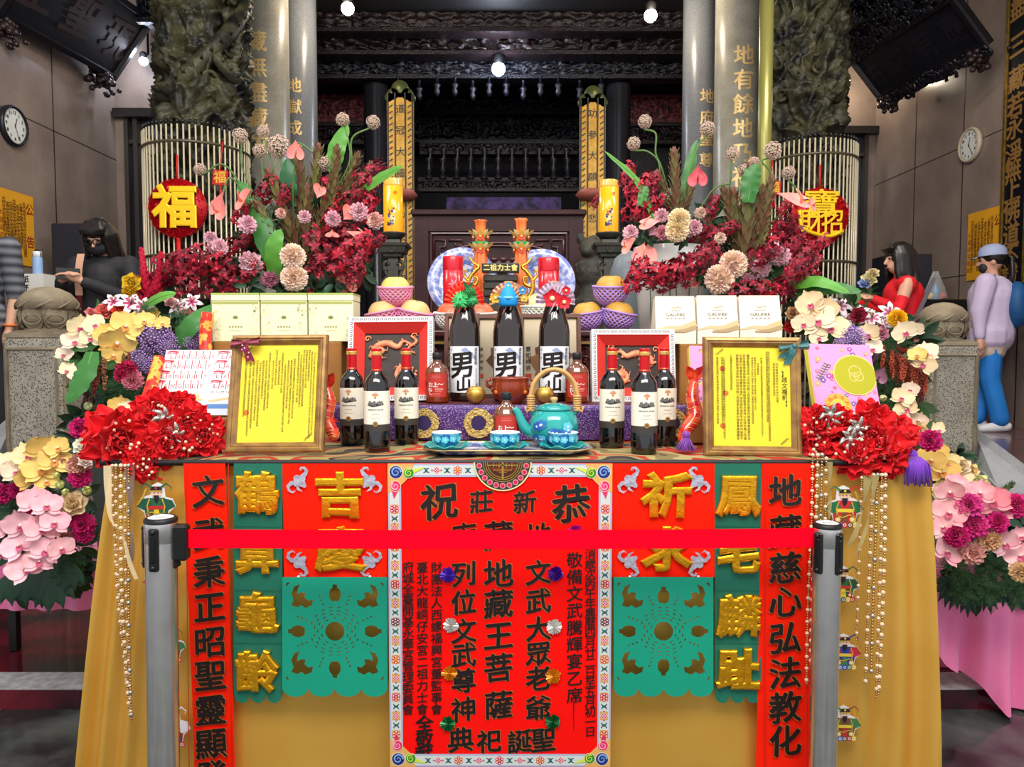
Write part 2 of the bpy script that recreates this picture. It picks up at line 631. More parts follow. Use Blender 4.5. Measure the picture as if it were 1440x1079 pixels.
zt = at(190, 165, YL).z
back_piece(XL, -2.98, YL, at(176, 200, YL).x, -3.1, 0.55, zt, 'wall_back', 'window_1')
zt = at(1200, 188, YR).z
back_piece(3.2, XR, YR, 3.4, at(1221, 200, YR).x, 0.55, zt, 'wall_back_right', 'window_2')
f = MB(); f.box(-6, 6, 2.6, 14.5, 5.35, 5.6, mat('black_ceiling', (20, 18, 20), 0.6, bump=(8, .5)))
struct('ceiling', f)
f = MB(); f.box(-6, 6, 14.3, 14.5, .5, 5.6, M_carve_b)
struct('wall_far', f)
f = MB()
f.box(-3.35, -3.1, 8.3, 14.3, .5, 5.6, M_darkwood)
f.box(3.3, 3.55, 9.6, 14.3, .5, 5.6, M_darkwood)
struct('wall_inner', f)
# carved beams and friezes of the dark hall
def frieze(name, x0, x1, z0, z1, Y, m, amp=.07, sc=6.0, nu=150, nv=26, seed=0, rep=0):
 f = MB()
 def fn(u, v):
  x = x0 + (x1 - x0) * u
  z = z0 + (z1 - z0) * v
  e = min(1, 6 * v, 6 * (1 - v))
  xx = x
  if rep:
   xx = abs(((x / rep) % 1.0) - .5) * 2 * rep
  n = noise.noise((xx * sc, z * sc, seed)) + .6 * noise.noise((xx * sc * 2.1, z * sc * 2.1, seed + 5))
  d = (1 - abs(n) * 2.2) * amp * e
  return (x, Y - d, z)
 f.grid(fn, nu, nv, m)
 f.box(x0, x1, Y, Y + .2, z0, z1, m)
 f.box(x0, x1, Y - amp * .8, Y, z1 - .03, z1 + .02, m)
 f.box(x0, x1, Y - amp * .8, Y, z0 - .02, z0 + .03, m)
 return struct(name, f)
def row(Y, pya, pyb):
 return at(700, pyb, Y).z, at(700, pya, Y).z
a, b = row(9.3, 15, 45); frieze('beam_upper', -2.9, 3.3, a, b, 9.3, M_carve, .09, 5, rep=.55)
a, b = row(9.6, 46, 78); frieze('beam_carved', -2.8, 3.2, a, b, 9.6, M_carve, .12, 6, seed=3)
a, b = row(9.9, 80, 110); frieze('beam_lintel', -2.7, 3.1, a, b, 9.9, M_carve_b, .07, 9, seed=8, rep=.4)
a, b = row(12.5, 118, 160); frieze('beam_inner', -2.6, 2.6, a, b, 12.5, M_carve_b, .1, 6, seed=4)
a, b = row(12.8, 160, 200); frieze('beam_shrine', -2.6, 2.6, a, b, 12.8, M_carve_b, .1, 8, seed=14)
a, b = row(12.2, 200, 216); frieze('beam_shelf', -1.5, 1.5, a, b, 12.2, M_carve, .05, 10, nv=10, seed=15)
a, b = row(12.0, 252, 268); frieze('beam_shelf_low', -1.5, 1.5, a, b, 12.0, M_carve, .05, 10, nv=10, seed=16)
for (pa, pb, sgn, sd) in ((448, 512, -1, 21), (886, 958, 1, 22)):
 xa, xb = at(pa, 200, 11).x - .1, at(pb, 200, 11).x + .1
 a, b = row(11, 100, 128); frieze('beam_side', xa, xb, a, b, 11, M_carve, .1, 8, 50, 16, sd)
 a, b = row(11, 135, 170); frieze('beam_side_red', xa, xb, a, b, 11.05, M_redcarve, .08, 11, 60, 20, sd + 3)
 a, b = row(11, 176, 202); frieze('beam_side_carved', xa, xb, a, b, 11, M_carve, .09, 9, 60, 16, sd + 6)
 a, b = row(11, 202, 330); f = MB(); f.box(xa, xb, 11.2, 11.3, a, b, M_carve_b); struct('wall_inner', f)
# hanging pendants below the lintel, little turned balusters of the shrine
pm = MB()
pm.lathe([(0, 0), (.02, .01), (.045, .06), (.03, .11), (.05, .14), (.05, .16), (.02, .18), (.02, .26)], M_carve_b, 10)
pme = pm.mesh('hanging_pendant')
zl = at(700, 112, 9.85).z
for i, px in enumerate((560, 590, 615, 640, 665, 688, 712, 736, 760, 785, 815, 845)):
 o = link('hanging_pendant', pme, None, T(at(px, 112, 9.85).x, 9.8, zl - .24 - .05 * (i % 3 == 1)))
 tag(o, 'small dark turned pendant hanging below the carved lintel', 'pendant', 'pendants below the carved lintel')
bm_ = MB()
bm_.lathe([(.06, 0), (.06, .03), (.025, .06), (.05, .14), (.02, .22), (.055, .28), (.055, .31)], mat('shrine_statue_wood', (58, 50, 62), .25), 10)
bme = bm_.mesh('shrine_baluster')
for r_, py in enumerate((252, 234)):
 zz = at(700, py, 11.95).z
 for i in range(13):
  o = link('shrine_baluster', bme, None, T(-1.32 + i * .22, 11.9 + .2 * r_, zz))
  tag(o, ('dark turned baluster in the lower row at the back of the shrine', 'dark turned baluster in the upper row at the back of the shrine')[r_], 'baluster', ('lower row of shrine balusters', 'upper row of shrine balusters')[r_])
f = MB()
a, b = row(11.6, 281, 320)
f.box(-1.0, .75, 11.4, 11.8, .55, b, mat('purple_altar_cloth', (26, 20, 52), .6, var=((88, 58, 130), 9, .12)))
o = f.build('altar_cloth'); tag(o, 'purple patterned cloth over the far altar in the dark shrine', 'cloth')
f = MB()
f.box(-.01, .01, -.01, .01, 0, .3, M_gold)
# dark plain columns of the inner hall
for px, w_, nm in ((529, 33, 'column_inner_left'), (869, 34, 'column_inner_right')):
 f = MB()
 c = at(px, 200, 10.2)
 r_ = sz(w_, 10.2) / 2
 zc = at(px, 112, 10.2).z
 f.lathe([(r_ * 1.3, .55), (r_ * 1.3, .75), (r_, .85), (r_, zc - .02), (r_ * 1.12, zc), (r_ * 1.12, zc + .06), (r_, zc + .08), (r_, 5.3)], mat('black_lacquer_column', (36, 36, 42), .2, spec=.6), 32, T(c.x, 10.2, 0))
 struct(nm, f)
# granite columns with gilded inscriptions
M_col = mat('grey_granite_column', (176, 174, 164), 0.3, vor=((100, 96, 86), 150, .3), var=((140, 134, 118), 5, .3), spec=.6)
M_col2 = mat('dark_granite_column', (120, 124, 130), 0.28, vor=((44, 42, 42), 150, .3), spec=.6)
M_insc = mat('gilded_inscription', (240, 204, 136), .4, .25)
def column(px, wpx, Y, m, txt, cpx, py0, py1, size, label):
 t = thing('inscribed_column', label, 'column', T(at(px, 400, Y).x, Y, .55))
 t['kind'] = 'thing'
 r_ = sz(wpx, Y) / 2
 f = MB()
 f.lathe([(r_ * 1.35, 0), (r_ * 1.35, .12), (r_ * 1.1, .2), (r_, .22), (r_, 4.8)], m, 48)
 f.build('column_shaft', t)
 q = MB()
 lo, hi = -1.2, 1.2
 for _ in range(40):
  th = (lo + hi) / 2
  if 720 + F * (at(px, 400, Y).x + r_ * sin(th)) / (Y - r_ * cos(th)) < cpx:
   lo = th
  else:
   hi = th
 z0, z1 = at(cpx, py1, Y - r_).z - .55, at(cpx, py0, Y - r_).z - .55
 tmp = MB()
 tmp.column(txt, 0, z1, z0, size, M_insc, nib=.03, shear=.03)
 tess(tmp, r_ * .1)
 for i in range(len(tmp.v)):
  u, v, w = tmp.v[i]
  aa = th + u / r_
  rr = r_ + .002 + w
  tmp.v[i] = (rr * sin(aa), -rr * cos(aa), v)
 tmp.build('gilded_inscription', t)
 return t
column(378, 64, 7.95, M_col, '藏無盡藏故', 368, 40, 220, .19, 'grey granite column inscribed 藏無盡藏故 beside the left carved column')
column(424, 50, 8.6, M_col2, '地獄成空', 419, 105, 225, .15, 'darker granite column just behind the left inscribed grey column')
column(1034, 64, 8.0, M_col, '地有餘地乃福地', 1040, 60, 300, .19, 'grey granite column inscribed 地有餘地 beside the green brass pole')
column(981, 48, 8.6, M_col2, '地府聖尊', 990, 120, 240, .15, 'darker granite column just behind the right inscribed grey column')
# dragon columns
M_drag = mat('mossy_carved_stone', (72, 70, 48), 0.5, var=((18, 20, 20), 6, .14), bump=(35, .7), spec=.4)
def dragon_column(px, wpx, Y, seed, label):
 c = at(px, 200, Y)
 t = thing('carved_dragon_column', label, 'column', T(c.x, Y, .55))
 t['kind'] = 'thing'
 R0 = sz(wpx, Y) / 2 * .80
 f = MB()
 H = 4.75
 nu, nv = 150, 330
 def fn(u, v):
  a = 2 * pi * u
  z = H * v
  p = Vector((cos(a) * 1.6, sin(a) * 1.6, z * 3.4))
  sw = Vector((noise.noise(p + Vector((seed, 0, 0))), noise.noise(p + Vector((0, seed, 5))), noise.noise(p + Vector((9, 3, seed))))) * .55
  n1 = 1 - abs(noise.noise((p + sw) * 1.3 + Vector((0, 0, seed)))) * 2.6
  n2 = 1 - abs(noise.noise((p + sw) * 3.1 + Vector((4, 0, seed)))) * 2.4
  n3 = 1 - abs(noise.noise((p + sw) * 7 + Vector((2, seed, 0)))) * 2.4
  d = .10 * max(-1.5, n1) + .04 * n2 + .014 * n3
  r = R0 * .93 + d
  return (r * cos(a), r * sin(a), z)
 f.grid(fn, nu, nv, M_drag)
 f.lathe([(R0 * 1.25, 0), (R0 * 1.3, .1), (R0 * 1.1, .3), (R0, .4)], M_drag, 24)
 f.build('carved_shaft', t)
 # the coiling dragon
 d = MB()
 rnd = random.Random(seed)
 for (ph, z0, z1, turns, rad) in ((0.4 + seed, .9, 4.6, 1.9, .085), (2.9 + seed, 1.5, 4.3, -1.6, .06)):
  pts, rr = [], []
  for i in range(130):
   q = i / 129
   a = ph + turns * 2 * pi * q
   z = z0 + (z1 - z0) * q + .16 * sin(q * 17)
   r = R0 * 1.08 + .035 * sin(q * 23 + ph)
   pts.append((r * cos(a), r * sin(a), z))
   rr.append(rad * (.35 + .65 * sin(pi * min(1, q * 1.1 + .02)) ** .6) * (1 + .10 * (i % 2)))
  d.tube(pts, rr, M_drag, 10)
  for i in range(4, 126, 2):
   p = Vector(pts[i]); o_ = Vector((p.x, p.y, 0)).normalized()
   q_ = p + o_ * rr[i] * .8
   up = Vector((0, 0, 1))
   d.tube([q_, q_ + (o_ * .6 + up * .5) * rr[i] * .9], [rr[i] * .35, .004], M_drag, 5)
 d.build('coiling_dragon', t)
 w = MB()
 for i in range(150):
  a = rnd.uniform(0, 2 * pi); z = rnd.uniform(.6, 4.6)
  s_ = rnd.choice((-1, 1)); l = rnd.uniform(.08, .2)
  pts = []
  k = rnd.uniform(2, 5)
  for j in range(9):
   q = j / 8
   ang = q * k * s_
   rr = l * (1 - q * .75) * .5
   pts.append((R0 * 1.03 + .05 * sin(q * pi), rr * cos(ang), z + rr * sin(ang)))
  w.tube([(RZ(a) @ Vector(p)) for p in pts], [.024 * (1 - .6 * j / 8) for j in range(9)], M_drag, 6)
 w.build('cloud_scrolls', t)
 return t
dragon_column(288, 124, 6.9, 3, 'mossy green stone column carved with coiling dragons at left of hall')
dragon_column(1130, 104, 7.2, 8, 'mossy green stone column carved with coiling dragons at right of hall')
# cages of pale bars round the dragon columns
def cage(px, wpx, Y, pytop, pyring, label, grp):
 c = at(px, 300, Y)
 R0 = sz(wpx, Y) / 2
 t = thing('bar_cage', label, 'railing', T(c.x, Y, .55), grp)
 m = mat('pale_painted_bar', (206, 196, 168), .35, .2)
 zt_, zr = at(px, pytop, Y).z - .55, at(px, pyring, Y).z - .55
 bar = MB()
 bar.tube([(0, 0, 0), (0, 0, zt_ - .03)], .0075, m, 8)
 bar.ball((0, 0, zt_ - .005), .014, M_black, 8, (1, 1, 1.6))
 me = bar.mesh('bar')
 n = 58
 for i in range(n):
  a = 2 * pi * i / n
  link('bar', me, t, T(R0 * cos(a), R0 * sin(a), 0))
 for z in (zr, zr - .95, .12):
  r_ = MB()
  r_.tube([(R0 * 1.01 * cos(2 * pi * i / 48), R0 * 1.01 * sin(2 * pi * i / 48), z) for i in range(48)], .013, mat('dark_ring_iron', (86, 78, 62), .4, .3), 8, closed=True)
  r_.build('ring', t)
cage(279, 137, 6.75, 190, 217, 'pale cage of upright bars round the left dragon column', None)
cage(1137, 122, 7.05, 206, 231, 'pale cage of upright bars round the right dragon column', None)
# brass pole at right
f = MB()
c = at(1075, 200, 6.2)
f.tube([(0, 0, 0), (0, 0, 4.7)], sz(19, 6.2) / 2, mat('olive_brass_pole', (142, 140, 76), .32, .35), 20)
f.lathe([(.16, 0), (.16, .03), (.09, .06), (.07, .12)], M_golddull, 20)
o = f.build('flag_pole', None, T(c.x, 6.2, .55)); tag(o, 'tall olive green pole standing before the right granite column', 'pole')
# gold couplet boards
def gold_board(px0, px1, py0, Y, txt, label):
 x0, x1 = at(px0, 200, Y).x, at(px1, 200, Y).x
 zt_ = at(px0, py0, Y).z
 t = thing('couplet_board', label, 'couplet board', T((x0 + x1) / 2, Y, .9))
 h = zt_ - .9; w = (x1 - x0) / 2
 f = MB()
 f.box(-w, w, -.03, .03, 0, h, mat('gilded_board', (206, 160, 60), .4, .35, var=((150, 112, 40), 20, .3)))
 for x in (-w + .012, -w * .38, w * .38, w - .012):
  f.box(x - .008, x + .008, -.045, -.03, 0, h, M_black)
 M = FRONT.copy(); M.translation = Vector((0, -.032, 0))
 f.column(txt, 0, h - .06, .3, w * .62, M_black, M, nib=.02)
 rr = random.Random(5)
 for sx in (-1, 1):
  n = 44
  for i in range(n):
   z = .2 + (h - .3) * i / n
   f.stroke([(sx * w * .70 - .02, z), (sx * w * .70 + .02, z + .03)], .009, C3((40, 60, 36) if i % 2 else (120, 40, 30), .5), M)
 f.build('board_panel', t)
 g = MB()
 mt = mat('green_gilt_crest', (84, 92, 54), .4, .4)
 for cx, cz, r_ in ((0, .08, .62), (-.55, -.02, .42), (.55, -.02, .42), (-.85, -.09, .3), (.85, -.09, .3)):
  g.lathe([(0, -.035), (w * r_, -.035), (w * r_ * 1.05, -.02), (w * r_ * 1.05, .03), (0, .03)], mt, 20, T(cx * w, 0, h + cz * .6) @ RX(pi / 2))
 g.build('crest', t)
 b = MB()
 b.lathe([(0, 0), (.16, .02), (.21, .07), (.17, .12), (.05, .13)], mat('pink_lotus_bracket', (170, 96, 84), .5), 20, T(0, -.1, at(px0, 285, Y).z - .9))
 b.build('lotus_bracket', t)
gold_board(545, 582, 132, 9.0, '道冠大羅玄妙法門昭萬古德', 'gilded couplet board with black characters left of the dark shrine')
gold_board(815, 851, 139, 9.0, '功參大願慈悲濟世護全臺尊', 'gilded couplet board with black characters right of the dark shrine')
# lamps
def bulb(name, px, py, Y, r, col, power, label, stem=None):
 c = at(px, py, Y)
 t = thing(name, label, 'lamp', T(c))
 f = MB(); f.ball((0, 0, 0), r, mat('lit_bulb_' + str(int(col[2] * 100)), tuple(255 * x for x in col), .4, emit=40), 14)
 f.build('bulb', t)
 q = MB()
 st = stem or (0, .12, .25)
 q.lathe([(r * .75, 0), (r * .9, r * 1.2), (r * .5, r * 1.6)], M_black, 14, T(0, 0, r * .5))
 q.tube([(0, 0, r * 1.6), st, (st[0], st[1] + .02, st[2] + 1.6)], .012, M_black, 6)
 q.build('lamp_holder', t)
 l = bpy.data.lights.new('bulb_light', 'POINT')
 l.energy = power; l.color = col; l.shadow_soft_size = r * 1.1
 lo = bpy.data.objects.new('bulb_light', l); COL.objects.link(lo)
 lo.location = c + Vector((0, -r * 2.2, 0))
bulb('spot_lamp', 489, 12, 8.2, .07, (1.0, .86, .66), 38, 'lit warm spot lamp high beside the left granite columns')
bulb('spot_lamp', 915, 22, 8.2, .07, (1.0, .86, .66), 38, 'lit warm spot lamp high beside the right granite columns')
bulb('shrine_lamp', 701, 97, 9.5, .085, (.78, .86, 1.0), 45, 'lit cool white lamp at the middle of the carved lintel')
bulb('reflection_bulb', 202, 86, 7.95, .045, (.8, .86, 1.0), 14, 'lit cool white lamp on the left back wall', (0, .1, .1))  # bulb added where the polished granite mirrors a cool lamp
bulb('reflection_bulb', 1190, 115, 9.2, .045, (1.0, .88, .7), 14, 'lit warm lamp on the right back wall', (0, .1, .1))  # added bulb standing in for a warm reflection on the wall
# carved beam ends in the upper corners
for nm, pa, pb, Y, sd in (('beam_end_left', 195, 236, 7.6, 31), ('beam_end_right', 1168, 1236, 7.9, 32)):
 x0, x1 = at(pa, 0, Y).x, at(pb, 0, Y).x
 z0 = at(pa, 32, Y).z
 frieze(nm, x0, x1, z0, z0 + .5, Y, M_carve_b, .08, 7, 40, 26, sd)
# wall plaques
def plaque(name, pA0, pB0, pB1, pA1, txt, side, label, carved):
 M, w, h = pose(pA0, pB0, pA1)
 t = thing(name, label, 'plaque', M)
 f = MB()
 f.box(0, w, 0, h, -.05, .0, C3((20, 21, 30), .45))
 f.frame(0, w, 0, h, [(0, -.05), (0, .03), (.05, .035), (.06, .0)], C3((24, 22, 28), .4))
 f.build('plaque_board', t)
 q = MB()
 ch = list(txt)
 for i, c_ in enumerate(ch):
  q.char(c_, w * (i + .5) / len(ch), h * .5, min(h * .5, w / len(ch) * .7), C3((58, 48, 48) if carved == 0 else (34, 33, 42), .35), None, .004, nib=.035)
 q.build('lettering', t)
 for x in (w * .08, w * .9):
  r_ = MB()
  rr = random.Random(3)
  for i in range(60):
   r_.ball((x + rr.gauss(0, .06), -.06 + rr.gauss(0, .05), .02 + rr.gauss(0, .05)), rr.uniform(.015, .04), mat('dark_carved_lion', (58, 38, 38), .4, var=((22, 20, 26), 20, .2)), 7)
  r_.build('carved_foot', t)
 if carved:
  r_ = MB()
  rr = random.Random(9)
  mm = mat('dark_carved_rim', (34, 33, 42), .35, var=((16, 16, 24), 20, .2))
  for i in range(420):
   q_ = rr.random()
   x = w * rr.random()
   if rr.random() < .72:
    y = h + abs(rr.gauss(0, .5)) * .5 * (1 - abs(2 * x / w - 1) ** 2 * .7)
    y = min(y, h + .45)
   else:
    y = -.07 * rr.random()
   a = rr.uniform(0, 6.28); l = rr.uniform(.03, .07)
   pts = [(x + l * (1 - k / 7) * cos(a + k * .7), y + l * (1 - k / 7) * sin(a + k * .7), .03) for k in range(7)]
   r_.tube(pts, [.014 * (1 - k / 9) + .004 for k in range(7)], mm, 5)
  r_.box(0, w, h, h + .32, -.05, .0, mm)
  r_.box(w * .2, w * .8, h + .3, h + .5, -.05, .0, mm)
  r_.build('carved_rim', t)
A0 = at(-10, 20, 6.15); B0 = at(160, 112, 7.8)
plaque('wall_plaque', A0, B0, None, at(65, -85, 6.15 + .0), '王聖現', -1, 'plain black inscribed plaque leaning out high on the left wall', 0)
A0 = at(1238, 140, 8.6); B0 = at(1392, 62, 6.75)
plaque('wall_plaque', A0, B0, None, at(1212, 74, 8.3), '右求有應', 1, 'black plaque with carved openwork rim high on the right wall', 1)
# clocks
def clock(x, Y, py, r, side, rim, label, hands):
 c = at(0, py, Y)
 yaw = -pi / 2 * side
 zc = c.z
 t = thing('wall_clock', label, 'clock', T(x, Y, zc) @ RZ(pi / 2 if side < 0 else -pi / 2))
 # local front is -y after the turn: left wall faces +x, right wall faces -x
 K = RX(pi / 2)
 f = MB(); f.lathe([(0, 0), (r * 1.16, 0), (r * 1.18, .03), (r * 1.08, .05), (r, .035)], rim, 40, K); f.build('rim', t)
 f = MB(); f.lathe([(r, .03), (0, .031)], C3((232, 234, 228), .35), 40, K)
 for i in range(12):
  a = pi / 2 - 2 * pi * (i + 1) / 12
  f.line(str(i + 1), r * .76 * cos(a), r * .76 * sin(a), r * .2, M_black, FRONT, .034, bold=.06)
 for i in range(60):
  a = 2 * pi * i / 60
  f.stroke([(r * .92 * cos(a), r * .92 * sin(a)), (r * .96 * cos(a), r * .96 * sin(a))], r * .008, M_black, FRONT, .034)
 f.build('dial', t)
 for nm, a, l, wd in (('hour_hand', hands[0], .5, .03), ('minute_hand', hands[1], .78, .022)):
  f = MB(); a = pi / 2 - a
  f.stroke([(-.12 * r * cos(a), -.12 * r * sin(a)), (l * r * cos(a), l * r * sin(a))], r * wd, M_black, FRONT, .037)
  f.poly([(r * .05 * cos(k), r * .05 * sin(k)) for k in [i * .6 for i in range(10)]], M_black, FRONT, .038)
  f.build(nm, t)
clock(XL + .004, 6.45, 177, .145, -1, C3((30, 32, 40), .35), 'round wall clock with black rim on the left wall', (0.35, 2.75))
clock(XR - .004, 7.45, 204, .145, 1, C3((196, 182, 160), .3), 'round wall clock with pale rim on the right wall', (0.3, 2.6))
# yellow notices and the black couplet on the right wall
def notice(x, Y0, Y1, py0, py1, side, label):
 yc = (Y0 + Y1) / 2
 z0, z1 = at(0, py1, yc).z, at(0, py0, yc).z
 w = abs(Y1 - Y0); h = z1 - z0
 f = MB()
 f.rect(-w / 2, w / 2, 0, h, C3((236, 168, 36), .6), FRONT, 0.006)
 f.box(-w / 2, w / 2, -.005, 0, 0, h, C3((226, 160, 40), .6))
 k = C3((86, 44, 20), .6)
 rd = C3((150, 50, 24), .6)
 f.char('公', w * .38, h * .80, .1, rd, FRONT, .007)
 f.char('告', w * .38, h * .34, .1, rd, FRONT, .007)
 tx = '各位善信大德您好本宮為維護殿內清潔與安全'
 for c_ in range(7):
  f.column(tx[c_:c_ + 14], w * (.22 - .095 * c_), h * (.88 - .03 * (c_ % 3)), h * (.12 + .1 * (c_ % 2)), .042, k, FRONT, w=.007, copies=1, nib=0)
 f.column('大龍峒宮敬啟', -w * .44, h * .72, h * .1, .05, rd, FRONT, w=.007, copies=1, nib=0)
 o = f.build('paper_notice', None, T(x, yc, z0) @ RZ(pi / 2 if side < 0 else -pi / 2))
 tag(o, label, 'notice')
def ywall(px, x): return x * F / (px - 720) / 1.0
notice(XL + .008, ywall(3, XL), ywall(52, XL), 270, 372, -1, 'orange yellow paper notice with brown writing on the left wall')
notice(XR - .008, ywall(1405, XR), ywall(1357, XR), 295, 392, 1, 'orange yellow paper notice with brown writing on the right wall')
y0, y1 = ywall(1446, XR), ywall(1409, XR)
yc = (y0 + y1) / 2
z0, z1 = at(0, 400, yc).z, 5.2
t = thing('wall_couplet', 'tall black couplet board with gold characters on the right wall', 'couplet board', T(XR - .01, yc, z0) @ RZ(-pi / 2))
w = abs(y1 - y0)
f = MB(); f.box(-w / 2, w / 2, -.05, 0, 0, z1 - z0, C3((18, 20, 28), .3)); f.build('board_panel', t)
f = MB()
for x in (-w / 2, w / 2 - .03):
 f.box(x, x + .03, -.06, -.0, 0, z1 - z0, M_golddull)
f.build('gilt_edge', t)
f = MB()
zb = lambda py: at(1425, py, yc).z - z0
for ch, py in zip('無盡三藏若永淨無上佛道不證', (-30, 8, 62, 110, 148, 178, 215, 240, 268, 296, 330, 360, 388)):
 f.char(ch, -.02, zb(py), .2, mat('gilt_character', (226, 170, 96), .35, .7), FRONT, w=.052, nib=.04)
f.build('lettering', t)
# ================================================================ offering table and its hangings
def multi(name, cols, scale, rough=.6, metal=0.0, detail=3, bump=0.0):
 m = mat(name, cols[0], rough, metal)
 nt = m.node_tree
 tc = nt.nodes.new('ShaderNodeTexCoord')
 n = nt.nodes.new('ShaderNodeTexNoise')
 n.inputs['Scale'].default_value = scale
 n.inputs['Detail'].default_value = detail
 r = nt.nodes.new('ShaderNodeValToRGB')
 r.color_ramp.interpolation = 'CONSTANT'
 el = r.color_ramp.elements
 while len(el) < len(cols):
  el.new(.5)
 for i, c in enumerate(cols):
  el[i].position = 0 if i == 0 else .36 + .28 * (i - 1) / max(1, len(cols) - 2)
  el[i].color = lin(c)
 nt.links.new(tc.outputs['Object'], n.inputs['Vector'])
 nt.links.new(n.outputs['Fac'], r.inputs['Fac'])
 nt.links.new(r.outputs['Color'], nt.nodes['Principled BSDF'].inputs['Base Color'])
 return m
def put(mb, name, org, label, cat, group=None):
 """one-mesh thing whose geometry was drawn in room coordinates: moves its origin to org"""
 org = Vector(org)
 mb.v = [(v[0] - org.x, v[1] - org.y, v[2] - org.z) for v in mb.v]
 o = mb.build(name, None, T(org))
 return tag(o, label, cat, group)
YF = 1.955
TZ = .99
M_cloth = mat('gold_lame_cloth', (232, 182, 84), .38, .45, var=((218, 164, 64), 5, .3))
M_red = mat('scarlet_satin', (254, 36, 6), .6, var=((244, 28, 6), 6, .3), spec=.12)
M_green = mat('green_satin', (8, 112, 88), .5, var=((6, 100, 78), 6, .3), sheen=.2)
M_teal = mat('teal_paper', (8, 158, 126), .55, var=((6, 146, 118), 5, .3))
M_ink = C3((26, 16, 14), .45)
M_inkedge = mat('ink_gold_edge', (172, 104, 52), .5, .2)
M_foil = mat('gold_foil', (238, 172, 30), .26, .78, bump=(30, .3))
M_silver = mat('silver_foil', (206, 206, 222), .26, .65, bump=(60, .25))
M_white = C3((238, 236, 230), .5)
t = thing('altar_table', 'long wooden altar table hidden under the gold cloth and brocade', 'table', T(0, 2.6, 0))
m = mat('table_wood', (96, 52, 36), .45, var=((70, 36, 26), 8, .2))
f = MB(); f.box(-1.07, 1.11, -.60, .75, .945, .975, m, b=.006); f.build('table_top', t)
for x in (-1.03, 1.07):
 for y in (-.56, .71):
  f = MB(); f.box(x - .03, x + .03, y - .03, y + .03, .0 if y < 0 else .07, .945, m, b=.004); f.build('leg', t)
# gold cloth
xl0, xl1 = at(152, 655, YF).x, at(112, 1079, YF).x
xr0, xr1 = at(1314, 655, YF).x, at(1322, 1079, YF).x
def gold(u, v):
 k = v ** .8
 xa = xl0 + (xl1 - xl0) * k * 1.2
 xb = xr0 + (xr1 - xr0) * k * 1.2
 x = xa + (xb - xa) * u
 L = max(0, 1 - u / .085)
 Rr = max(0, 1 - (1 - u) / .13)
 y = YF + .035
 y -= .036 * L ** .7 * (.3 + k) * (sin((x - xa) * 105 + 1.2) * .5 + .5)
 y -= .040 * Rr ** .7 * (.3 + k) * (sin((xb - x) * (78 - 20 * k) + 1.6 * sin(3 * v)) * .5 + .5)
 y -= .006 * sin(u * 34 + 2 * sin(v * 3)) * k
 y -= .010 * k * (1 - L) * (sin(u * 11) * .5 + .5)
 return (x, y, .977 - v * .965)
t = thing('gold_tablecloth', 'shiny gold cloth draped over the front and sides of the altar table', 'tablecloth', T(0, YF, .99))
f = MB()
f.grid(gold, 300, 60, M_cloth)
for (xa, xb, s_) in ((xl0, xl1, -1), (xr0, xr1, 1)):
 f.grid(lambda u, v, xa=xa, xb=xb, s_=s_: (xa + (xb - xa) * v ** .8 * 1.2 + s_ * (.012 * sin(u * 30) * v), YF + .02 + u * 1.35, .977 - v * .92), 60, 24, M_cloth)
f.v = [(x, y - YF, z - .99) for x, y, z in f.v]
f.build('front_drape', t)
